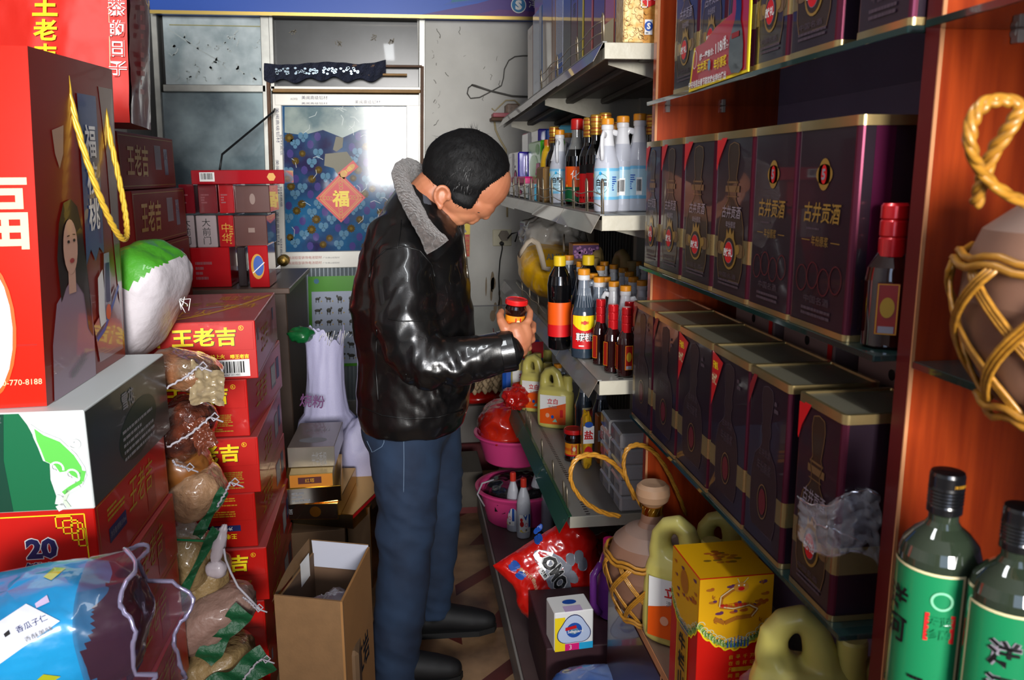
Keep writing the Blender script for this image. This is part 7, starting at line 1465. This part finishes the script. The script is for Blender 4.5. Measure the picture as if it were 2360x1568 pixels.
# near right shelf
PCU = mat('rose_acrylic', '#8f4238', .15, coat=.8, var=.2)
t = thing('rose_box', 'translucent rose coloured box cut off by the right edge beside the cane jug', 'box', (.56, .5, 1.3455)); b = MB(); b.box(-.012, -.03, 0, .07, .03, .055, PCU, .004); b.box(-.014, -.032, .05, .072, .032, .056, mat('rose_rim', '#b0685c', .2, coat=1), .001); b.build('box_body', t); t.location.x = at(2325, 950, 'Z', 1.345).x + .012; t.location.y = .56
GBT = mat('bottle_green_glass', '#101c12', .05, coat=1, var=.2, vs=3); GLR = mat('bottle_glass_upper', '#273024', .05, coat=1); LGN = mat('label_green', '#177a4c', .3, coat=.5); BCP = mat('black_cap_ribbed', '#0c0c0e', .25, coat=.6)
def gbottle(label, loc, s, turn, txt):
    t = thing('green_bottle', label, 'bottle', loc, 0, 'green glass bottles on the near shelf'); t.scale = (s,) * 3; b = MB(); b.lathe([(.03, 0, GBT), (.0345, .004, GBT), (.035, .215, GLR), (.0348, .222, GLR), (.032, .232, GLR), (.024, .242, GLR), (.0155, .249, GLR), (.0128, .254, GLR), (.0125, .268, GLR)], GBT, 36)
    band(b, .035, .078, .215, LGN, -pi / 2 + turn - 1.15, -pi / 2 + turn + 1.15); c0_ = cyl(.0351, a0=-pi / 2 + turn); p = PR(b, lambda u, v, o: c0_(u, v + .06, o), .0005); L_ = .04
    p.rect(-L_, .018, L_, .0205, CREAM, 2, nu=12); p.rect(-L_, .1525, L_, .155, CREAM, 2, nu=12); p.rect(-L_, .018, -L_ + .0022, .155, CREAM, 2); p.rect(L_ - .0022, .018, L_, .155, CREAM, 2)
    if txt == 1:
        p.barcode(-.002 + .006, .02, .04, .042, 3, 5); p.ring(.022, .13, .009, .009, .002, mat('seal_pale', '#7fc49c', .4), 3); p.rect(.01, .09, .034, .117, PRED, 3); p.text('天蓝', .022, .11, .01, LGN, 4, bold=.02); p.text('珍酿', .022, .0975, .01, LGN, 4, bold=.02); p.text('洋河', -.018, .105, .026, BLACK, 4, vert=True, bold=.02); p.lines(.0, .048, .03, .054, 1, BLACK, 3)
    else:
        p.text('洋', -.004, .118, .026, SLV, 3, bold=.07); p.text('洋', -.004, .118, .025, BLACK, 4, bold=.02); p.text('河', -.004, .085, .026, SLV, 3, bold=.07); p.text('河', -.004, .085, .025, BLACK, 4, bold=.02)
        p.text('大曲', -.014, .055, .026, CREAM, 4, bold=.03, w=.04); p.rect(.022, .085, .036, .112, PRED, 3); p.rect(-.03, .03, .01, .07, GRN, 2)
    b.build('bottle_body', t); b = MB()
    prof = [(.0125, .26), (.015, .262), (.015, .268)]
    for k in range(5): z = .27 + k * .0032; prof += [(.0145, z), (.0153, z + .0016)]
    prof += [(.015, .287), (.015, .297), (.014, .3), (.0001, .3005)]; b.lathe(prof, BCP, 30, cap=False); p = PR(b, cyl(.0151), .0004); p.text('洋河股份', .004, .29, .003, GOLDP, 1, w=.014); b.build('cap', t); return t
zb2 = .9665
gbottle('green bottle with a red seal, left of the two on the near shelf', (at(2180, 1300, 'Y', .66).x + .0, .67, zb2), 1.03, -1.1, 1)
gbottle('green bottle with large black characters, right of the two and cut off by the edge', (at(2325, 1350, 'Y', .61).x, .605, zb2), 1.0, -.6, 2)
# ================================================================ the man
from mathutils.bvhtree import BVHTree
SKIN = mat('skin', '#b97c5a', .45, sss=.1, col2='#a8674a', vs=9, bump=.08, bs=220, bd=.002)
HAIR = mat('black_hair', '#0c0c0d', .62, spec=.25, bump=.3, bs=160, bd=.003); STRD = mat('hair_strand', '#1b1a1a', .45)
LEATH = mat('black_leather', '#0a0a0b', .3, coat=.45, bump=.12, bs=220, bd=.0015, spec=.7); SEAM = mat('leather_seam', '#050506', .45)
FUR = mat('grey_pile', '#5d5552', .95, col2='#3e3836', vs=70, bump=.9, bs=130, bd=.012, sheen=.5)
DENIM = mat('denim', '#1d3049', .85, col2='#131f33', vs=7, bump=.12, bs=300, bd=.001); STIT = mat('denim_stitch', '#5d7188', .7); SHOE = mat('black_shoe', '#08080a', .65); SHIRT = mat('grey_shirt', '#3a3b42', .9)
MY = 2.40
def X3(px, py, Y=MY): return at(px, py, 'Y', Y)
def sph(mb, c, r, m, T=None, seg=20, rg=14):
    def fn(u, v):
        a = 2 * pi * u; b_ = pi * (v - .5); q = Vector((r[0] * cos(b_) * cos(a), r[1] * cos(b_) * sin(a), r[2] * sin(b_)))
        return (T @ q if T is not None else q) + Vector(c)
    mb.grid(fn, seg, rg, m, closeu=True)
man = thing('person', 'man in a black leather jacket with grey fur collar, head bowed over a jar', 'person', (.03, MY, 0)); MO = Vector(man.location)
def loft(mb, rows, m, seg=36):
    """rows: (py, xl, xr, halfY, cy)"""
    vs = []; 
    cs = []
    for (py, xl, xr, hy, cy) in rows:
        A = X3(xl, py, cy); B_ = X3(xr, py, cy); cs.append(((A + B_) / 2, (B_.x - A.x) / 2, hy))
    first, last = cs[0], cs[-1]
    for (c, a, b_) in cs:
        for k in range(seg):
            t = 2 * pi * k / seg; q = (abs(cos(t)) ** 2.3 + abs(sin(t)) ** 2.3) ** (-1 / 2.3); vs.append((c.x + a * q * cos(t), c.y + b_ * q * sin(t), c.z))
    fs = [(i * seg + k, i * seg + (k + 1) % seg, (i + 1) * seg + (k + 1) % seg, (i + 1) * seg + k) for i in range(len(cs) - 1) for k in range(seg)] + [tuple(range(seg)), tuple((len(cs) - 1) * seg + k for k in range(seg))[::-1]]
    mb.add(vs, [f[::-1] for f in fs], m, True)
TR = [(972, 832, 1066, .20, 2.45), (940, 824, 1076, .215, 2.45), (880, 822, 1084, .22, 2.45), (820, 822, 1091, .225, 2.45), (760, 813, 1092, .23, 2.45), (700, 808, 1087, .235, 2.45), (640, 812, 1078, .235, 2.45), (590, 828, 1073, .225, 2.45), (540, 850, 1066, .2, 2.45), (495, 875, 1045, .165, 2.45), (455, 900, 1015, .12, 2.45), (425, 920, 985, .08, 2.45)]
# arm chains
UA = [(X3(935, 592, 2.29), .088), (X3(925, 660, 2.25), .09), (X3(930, 735, 2.22), .085), (X3(955, 805, 2.19), .08), (X3(985, 838, 2.17), .074)]
FA = [(X3(975, 835, 2.17), .072), (X3(1040, 832, 2.155), .064), (X3(1105, 822, 2.15), .059), (X3(1160, 811, 2.15), .056), (X3(1181, 806, 2.15), .056)]
LA = [(X3(970, 575, 2.6), .085), (X3(965, 680, 2.66), .08), (X3(985, 790, 2.66), .07), (X3(1050, 850, 2.62), .058), (X3(1063, 880, 2.58), .05)]
JR = at(1183, 690, 'Y', 2.2)   # lid centre
# --- body: one continuous skin
b = MB(); HY = 2.38
def hs(px, py, rx, ry, rz, Y=HY, a=0): sph(b, X3(px, py, Y), (rx, ry, rz), SKIN, T=Matrix.Rotation(rad(a), 3, 'Y'), seg=28, rg=20)
hs(1076, 394, .118, .083, .108, a=20); hs(1112, 420, .080, .074, .085, a=35); hs(1060, 455, .075, .070, .062, a=20); hs(1092, 465, .062, .058, .040, a=35)
hs(1060, 487, .058, .050, .032, a=15); hs(1043, 497, .04, .042, .024, a=20); hs(1118, 468, .036, .05, .022, a=50)
hs(1126, 474, .012, .045, .009, a=30); hs(1098, 490, .012, .03, .010, a=20)
limb(b, [(X3(1112, 476, HY - .002), .011), (X3(1120, 487, HY - .006), .0135), (X3(1119, 495, HY - .006), .0155)], SKIN, 12); hs(1105, 495, .008, .018, .006); 
hs(1094, 506, .013, .022, .009, a=10); hs(1086, 512, .012, .02, .008, a=5); hs(1056, 511, .024, .028, .012)
for sy in (-1, 1): hs(1103, 481, .011, .013, .008, HY + sy * .031, 25)
# ear on the near side
e0 = X3(1014, 452, HY - .083)
b.tube([e0 + Vector((.006 + .020 * cos(t), -.004 - .004 * sin(t * 1.0), .026 * sin(t))) for t in [rad(q) for q in range(-30, 300, 22)]], [.0045, .0055, .006, .006, .006, .006, .006, .006, .006, .006, .006, .006, .006, .006, .005], SKIN, 8)
sph(b, e0 + Vector((.004, .003, .002)), (.018, .007, .024), SKIN); sph(b, e0 + Vector((.0, -.001, -.029)), (.009, .005, .009), SKIN); sph(b, e0 + Vector((.02, -.003, -.003)), (.005, .006, .007), SKIN)
e1 = X3(1014, 452, HY) + Vector((0, .083, 0)); sph(b, e1, (.02, .01, .028), SKIN)
limb(b, [(X3(950, 520, 2.45), .085), (X3(975, 475, 2.42), .07), (X3(1010, 435, 2.39), .066)], SKIN, 24); limb(b, [(X3(985, 520, 2.43), .05), (X3(1020, 490, 2.39), .052)], SKIN, 20)
IN = [(py, xl + 22, xr - 22, hy - .03, cy) for (py, xl, xr, hy, cy) in TR]; loft(b, IN[:-1], SKIN)
limb(b, [(p_, r - .03) for p_, r in UA], SKIN); limb(b, [(p_, max(.03, r - .03)) for p_, r in FA] + [(X3(1196, 792, 2.16), .031)], SKIN); limb(b, [(p_, r - .03) for p_, r in LA], SKIN)
RL = [(X3(935, 990, 2.37), .112), (X3(935, 1080, 2.36), .104), (X3(936, 1170, 2.35), .092), (X3(934, 1270, 2.34), .084), (X3(925, 1380, 2.34), .078), (X3(914, 1480, 2.34), .075), (X3(908, 1560, 2.345), .073)]
LL = [(X3(985, 985, 2.55), .105), (X3(1000, 1080, 2.57), .092), (X3(1008, 1180, 2.58), .079), (X3(1006, 1280, 2.59), .07), (X3(1003, 1360, 2.6), .063), (X3(1000, 1412, 2.61), .06)]
for L_, zf in ((RL, 2.34), (LL, 2.61)):
    e = L_[-1][0]; limb(b, [(p_, r - .028) for p_, r in L_] + [(Vector((e.x, e.y, .07)), .035)], SKIN); limb(b, [(Vector((e.x - .03, e.y, .04)), .032), (Vector((e.x + .12, e.y - .01, .035)), .028)], SKIN)
# hand: palm, thumb and four fingers closed on the jar
Hn = lambda px, py, Y: at(px, py, 'Y', Y)
limb(b, [(Hn(1196, 800, 2.165), .030), (Hn(1193, 782, 2.158), .033), (Hn(1189, 768, 2.155), .030)], SKIN, 16); limb(b, [(Hn(1204, 790, 2.16), .025), (Hn(1209, 770, 2.158), .023), (Hn(1208, 758, 2.158), .020)], SKIN); limb(b, [(Hn(1184, 785, 2.16), .022), (Hn(1173, 765, 2.158), .018)], SKIN)
limb(b, [(Hn(1175, 772, 2.155), .017), (Hn(1163, 756, 2.155), .0145), (Hn(1155, 741, 2.168), .0125), (Hn(1152, 727, 2.19), .0105), (Hn(1156, 718, 2.212), .009)], SKIN, 12)
for pts in (((1206, 756, 2.158, .0125), (1219, 738, 2.165, .0105), (1222, 720, 2.19, .0095), (1212, 706, 2.225, .009), (1198, 700, 2.245, .008)),
            ((1212, 772, 2.162, .0125), (1228, 762, 2.178, .0105), (1229, 748, 2.21, .0095), (1215, 738, 2.238, .009), (1198, 735, 2.25, .008)),
            ((1212, 788, 2.166, .0115), (1227, 783, 2.186, .010), (1226, 771, 2.217, .009), (1212, 764, 2.24, .0085), (1197, 762, 2.248, .0075)),
            ((1207, 803, 2.168, .0105), (1220, 803, 2.188, .0088), (1219, 794, 2.214, .008), (1207, 789, 2.234, .0075), (1195, 788, 2.24, .007))):
    limb(b, [(Hn(x, y, Y), r) for x, y, Y, r in pts], SKIN, 10)
body = organic(b, .0036, 2, 'body', man, SKIN, None, MO)
# --- held jar
hj = jar('sauce jar with a red lid held in the hand of the man', (0, 0, 0), .92, 0, 'jar in the hand'); hj.location = (JR.x, 2.203, JR.z - .1135 * .92 + .002); hj.rotation_euler = (.12, .03, .5)
p_ = [c_ for c_ in hj.children]
# --- hair
hl = [(965, 470), (985, 452), (998, 436), (1018, 431), (1032, 440), (1040, 462), (1062, 474), (1080, 478), (1092, 462), (1103, 440), (1128, 420), (1150, 408), (1163, 398), (1178, 388), (1200, 380)]
def hlz(px):
    for (a, c_), (d_, e_) in zip(hl, hl[1:]):
        if a <= px <= d_: return c_ + (e_ - c_) * (px - a) / (d_ - a)
    return 470 if px < 965 else 380
CT = X3(1076, 394, HY); sc_ = (X3(1176, 394, HY).x - CT.x) / 100   # metres per pixel
def hpt(d, off=0.0):
    """skull surface point in direction d, union of two ellipsoids, raised by hair thickness"""
    best = 0
    for (c, r, a) in ((X3(1076, 394, HY), (.118, .083, .108), 20), (X3(1112, 420, HY), (.080, .074, .085), 35), (X3(1060, 455, HY), (.075, .070, .062), 20)):
        Mi = Matrix.Rotation(-rad(a), 3, 'Y'); o = Mi @ (CT - c); v = Mi @ d; A = sum((v[i] / r[i]) ** 2 for i in range(3)); B2 = sum(o[i] * v[i] / r[i] ** 2 for i in range(3)); C_ = sum((o[i] / r[i]) ** 2 for i in range(3)) - 1; D = B2 * B2 - A * C_
        if D >= 0: best = max(best, (-B2 + math.sqrt(D)) / A)
    p = CT + d * best; px = 1076 + (p.x - CT.x) / sc_; py = 394 - (p.z - CT.z) / sc_; e = hlz(px) - py
    th = min(1, max(0, (e + 2) / 16)); n = fbm(p * 1.0, 38, 2, 3)
    return p + d * (th * (.0075 + .0022 * n + .002 * fbm(p, 11, 5)) + off) - MO, e
b = MB(); NU, NV = 130, 90; V = []; E_ = []
for j in range(NV + 1):
    for i in range(NU):
        a = 2 * pi * i / NU; c_ = pi * (j / NV - .5); p, e = hpt(Vector((cos(c_) * cos(a), cos(c_) * sin(a), sin(c_)))); V.append(p); E_.append(e)
fs = []
for j in range(NV):
    for i in range(NU):
        q = (j * NU + i, j * NU + (i + 1) % NU, (j + 1) * NU + (i + 1) % NU, (j + 1) * NU + i)
        if sum(E_[k] for k in q) / 4 > -1: fs.append(q)
b.add(V, fs, HAIR, True); r = random.Random(12); W0 = (X3(1100, 318, HY) - CT).normalized()
for k in range(2600):
    d = Vector((r.gauss(0, 1), r.gauss(0, 1), r.gauss(0, 1))).normalized(); p, e = hpt(d, .0)
    if e < 2: continue
    t = d - W0; t = (t - d * t.dot(d)); 
    if t.length < .05: t = Vector((r.gauss(0, 1), r.gauss(0, 1), r.gauss(0, 1))); t = t - d * t.dot(d)
    t = (t.normalized() + Vector((r.gauss(0, .25), r.gauss(0, .25), r.gauss(0, .25)))).normalized(); L_ = r.uniform(.012, .024); u = d.cross(t).normalized() * .0006
    q = [p + t * L_ * s - d * (.0015 - .0045 * s * r.random()) * 1 for s in (0, .5, 1)]; b.add([q[0] - u, q[0] + u, q[1] - u + d * .001, q[1] + u + d * .001, q[2]], [(0, 1, 3, 2), (2, 3, 4)], STRD, True)
for k in range(26):
    d = (W0 + Vector((r.gauss(-.16, .09), r.gauss(0, .1), 0))).normalized(); p, e = hpt(d); t = (d + Vector((r.gauss(0, .4), r.gauss(0, .4), 0))).normalized(); b.add([p, p + Vector((.0007, 0, 0)), p + t * r.uniform(.014, .026)], [(0, 1, 2)], STRD)
b.build('hair', man)
# --- jacket
def wr(p, n):
    q = p + Vector((0, 0, 0)); x, y, z = p
    arm = max(0, 1 - abs(y - 2.15) / .16)
    # drapes running down-left across the torso, tighter crumples around the elbow
    a1 = ridge((x * 5 + z * 3.2, y * 2.5, z * 7 - x * 6), 1, 3.0, 2) - .55
    a2 = ridge((x * 20 + z * 6, y * 6, z * 11 - x * 4), 1, 9.0, 2) - .5
    el = math.exp(-(((x - .10) / .10) ** 2 + ((z - 1.0) / .1) ** 2)) * (1 if y < 2.32 else 0)
    sh = math.exp(-(((x + .02) / .13) ** 2 + ((z - 1.17) / .12) ** 2))
    return .0085 * max(-.6, a1) * (.5 + .6 * sh) + .0075 * max(-.5, a2) * (el * 1.5 + .12)
b = MB(); loft(b, TR, LEATH, 44); limb(b, UA, LEATH, 24); limb(b, FA[:-1], LEATH, 24); limb(b, LA, LEATH, 20); limb(b, [(X3(905, 560, 2.36), .085), (X3(915, 620, 2.33), .09)], LEATH)
jk = organic(b, .0075, 6, 'jacket', man, LEATH, wr, MO)
b = MB(); a = FA[-2][0]; c_ = FA[-1][0] + Vector((.006, 0, 0)); ax = (c_ - a).normalized(); a = a - ax * .012
b.M = Matrix.Translation(a - MO) @ ax.to_track_quat('Z', 'Y').to_matrix().to_4x4(); L_ = (c_ - a).length
b.lathe([(.050, .0), (.0565, .003), (.0575, .02), (.0575, L_ - .006), (.0555, L_), (.05, L_ + .0005), (.046, L_ - .004), (.044, L_ - .035), (.03, L_ - .05), (.0001, L_ - .052)], LEATH, 36, cap=False); b.build('cuff', jk)
dg = bpy.context.evaluated_depsgraph_get(); dg.update()
bv = BVHTree.FromPolygons([tuple(v.co) for v in jk.data.vertices], [tuple(p.vertices) for p in jk.data.polygons])
def onj(px, py, bvh=bv, off=0.0):
    d = (at(px, py, 'Y', 2.4) - EYEP).normalized(); h = bvh.ray_cast(EYEP - MO, d)
    return (h[0] - d * off) if h[0] is not None else None
def seam(paths, parent, m, r_, name, bvh=bv, n=16, off=0.0):
    for P in paths:
        pts = []
        for (a, c_), (d_, e_) in zip(P, P[1:]):
            for k in range(n):
                q = onj(a + (d_ - a) * k / n, c_ + (e_ - c_) * k / n, bvh, off)
                if q is not None and (not pts or (q - pts[-1]).length < .06): pts.append(q)
        if len(pts) > 2: b = MB(); b.tube(pts, r_, m, 6); b.build(name, parent)
seam([[(850, 640), (862, 600), (890, 575), (930, 567), (968, 578), (995, 610), (1003, 640)], [(895, 735), (930, 741), (985, 738), (1025, 735)], [(832, 938), (880, 958), (940, 966), (1010, 962), (1070, 944)], [(936, 862), (932, 900), (927, 962)], [(915, 575), (922, 540), (925, 505)], [(868, 760), (866, 850), (872, 930)], [(1028, 880), (1020, 905), (1008, 930)]], jk, SEAM, .0022, 'seam')
b = MB(); zp = [onj(x, y, bv, .001) for x, y in ((1067, 530), (1068, 560), (1070, 590), (1072, 615))]; zp = [q for q in zp if q is not None]
zz_ = [X3(1066, 515, 2.42) - MO, X3(1068, 545, 2.40) - MO, X3(1072, 580, 2.38) - MO, X3(1075, 612, 2.37) - MO]; b.tube(zz_, .0035, mat('zip_metal', '#8a8478', .3, metal=.9), 8); b.tube([zz_[-1], zz_[-1] + Vector((.003, -.01, -.035))], .003, mat('zip_metal', '#8a8478', .3, metal=.9), 6); b.build('zip', jk)
# collar
def furband(path, wid, th, name, parent):
    P = [Vector(q) for q, _ in path]; S_ = [Vector(s_) for _, s_ in path]; n = len(P); C_ = []; N = 10
    for i in range(n - 1):
        p0, p1, p2, p3 = P[max(0, i - 1)], P[i], P[i + 1], P[min(n - 1, i + 2)]
        for k in range(N): u = k / N; C_.append((.5 * ((2 * p1) + (p2 - p0) * u + (2 * p0 - 5 * p1 + 4 * p2 - p3) * u * u + (3 * p1 - p0 - 3 * p2 + p3) * u ** 3), S_[i].lerp(S_[i + 1], u)))
    C_.append((P[-1], S_[-1])); b = MB(); nn_ = len(C_)
    def fn(u, v):
        j = min(nn_ - 1, int(round(v * (nn_ - 1)))); c, s = C_[j]; t = (C_[min(j + 1, nn_ - 1)][0] - C_[max(j - 1, 0)][0]).normalized(); s = (s - t * s.dot(t)).normalized(); w = t.cross(s); a = 2 * pi * u
        e = 1 if 0 < j < nn_ - 1 else .3; q = c + s * wid * cos(a) * e + w * th * sin(a) * e; return q + (q - c).normalized() * (.0028 * fbm(q, 85, 3, 2) + .003 * fbm(q, 28, 1, 2)) - MO
    b.grid(fn, 44, nn_ - 1, FUR, closeu=True)
    return b.build(name, parent)
furband([(X3(1050, 548, 2.56), (1, 0, .3)), (X3(1030, 500, 2.56), (1, .2, .4)), (X3(985, 430, 2.545), (.6, .1, 1)), (X3(955, 397, 2.50), (-.2, .1, 1)), (X3(932, 398, 2.43), (-.3, -.1, 1)), (X3(926, 418, 2.36), (-.75, -.4, .75)), (X3(944, 462, 2.29), (-.8, -.45, .35)), (X3(968, 508, 2.245), (-.8, -.35, .5)), (X3(992, 545, 2.225), (-.8, -.2, .5)), (X3(1010, 572, 2.22), (-.8, 0, .5))], .037, .016, 'fur_collar', jk)
b = MB(); P_ = [X3(1030, 515, 2.36), X3(1005, 505, 2.33), X3(982, 470, 2.33), X3(966, 440, 2.37), X3(962, 425, 2.44), X3(985, 430, 2.5), X3(1035, 505, 2.49), X3(1050, 520, 2.43)]; b.tube([q - MO for q in P_], .014, SHIRT, 12, closed=True); b.build('shirt_collar', man)
# --- jeans
def jw(p, n):
    x, y, z = p; kn = math.exp(-((z - .55) / .13) ** 2); an = math.exp(-((z - .12) / .12) ** 2)
    return .006 * (ridge((x * 5, y * 5, z * 11 + x * 5), 1, 2, 2) - .6) * (.35 + kn + an)
b = MB(); 
for L_ in (RL, LL): e = L_[-1][0]; limb(b, L_ + [(Vector((e.x, e.y, .075)), L_[-1][1] * 1.04)], DENIM, 24)
sph(b, X3(945, 960, 2.46), (.135, .19, .12), DENIM, seg=32, rg=20); sph(b, X3(900, 985, 2.42), (.09, .13, .1), DENIM); limb(b, [(X3(950, 920, 2.46), .13), (X3(945, 990, 2.46), .13)], DENIM)
js = organic(b, .009, 5, 'jeans', man, DENIM, jw, MO); bj = BVHTree.FromPolygons([tuple(v.co) for v in js.data.vertices], [tuple(p.vertices) for p in js.data.polygons])
seam([[(930, 992), (931, 1060), (930, 1140)], [(884, 990), (885, 1020), (880, 1030), (858, 1043)], [(858, 1043), (845, 1015)]], js, STIT, .0012, 'stitching', bj)
# --- shoes
for nm, L_ in (('shoe', RL), ('shoe', LL)):
    e = L_[-1][0]; b = MB(); y0 = e.y - .004; x0 = e.x
    limb(b, [(Vector((x0 - .035, y0, .05)), .045), (Vector((x0 + .05, y0, .052)), .047), (Vector((x0 + .13, y0 - .01, .042)), .042), (Vector((x0 + .18, y0 - .015, .037)), .034)], SHOE, 18); sph(b, (x0, y0, .085), (.055, .05, .05), SHOE)
    b.v = [(v[0], v[1], max(.008, v[2])) for v in b.v]; sh = organic(b, .007, 3, nm, man, SHOE, None, MO)
    b = MB(); b.prism([(x0 - .085 - MO.x, y0 - .03 - MO.y), (x0 - .06 - MO.x, y0 - .045 - MO.y), (x0 + .15 - MO.x, y0 - .055 - MO.y), (x0 + .205 - MO.x, y0 - .035 - MO.y), (x0 + .215 - MO.x, y0 - .01 - MO.y), (x0 + .19 - MO.x, y0 + .03 - MO.y), (x0 + .1 - MO.x, y0 + .04 - MO.y), (x0 - .06 - MO.x, y0 + .042 - MO.y), (x0 - .085 - MO.x, y0 + .02 - MO.y)], .0, .02, mat('shoe_sole', '#101010', .7)); b.build('sole', sh)
# brows, closed lids, lip line
b = MB(); EB = mat('brow_dark', '#17100d', .7); 
for sy in (-1, 1):
    for k in range(26): q = X3(1104 + k * .95, 478.5 - .0 * k - .12 * k, HY + sy * (.046 - k * .0008)) - MO + Vector((.004, sy * .003, -.002)); b.tube([q, q + Vector((.003, sy * .001, .0035))], .0009, EB, 4)
b.build('eyebrows', man)
b = MB(); 
for sy in (-1, 1): b.tube([X3(1098, 488, HY) - MO + Vector((0, sy * .047, 0)), X3(1106, 489, HY) - MO + Vector((.004, sy * .040, 0)), X3(1112, 487, HY) - MO + Vector((.006, sy * .03, 0))], .0016, EB, 5)
b.build('eyelashes', man)
for o in bpy.data.objects:
    if o.type == 'MESH': o.data.update()
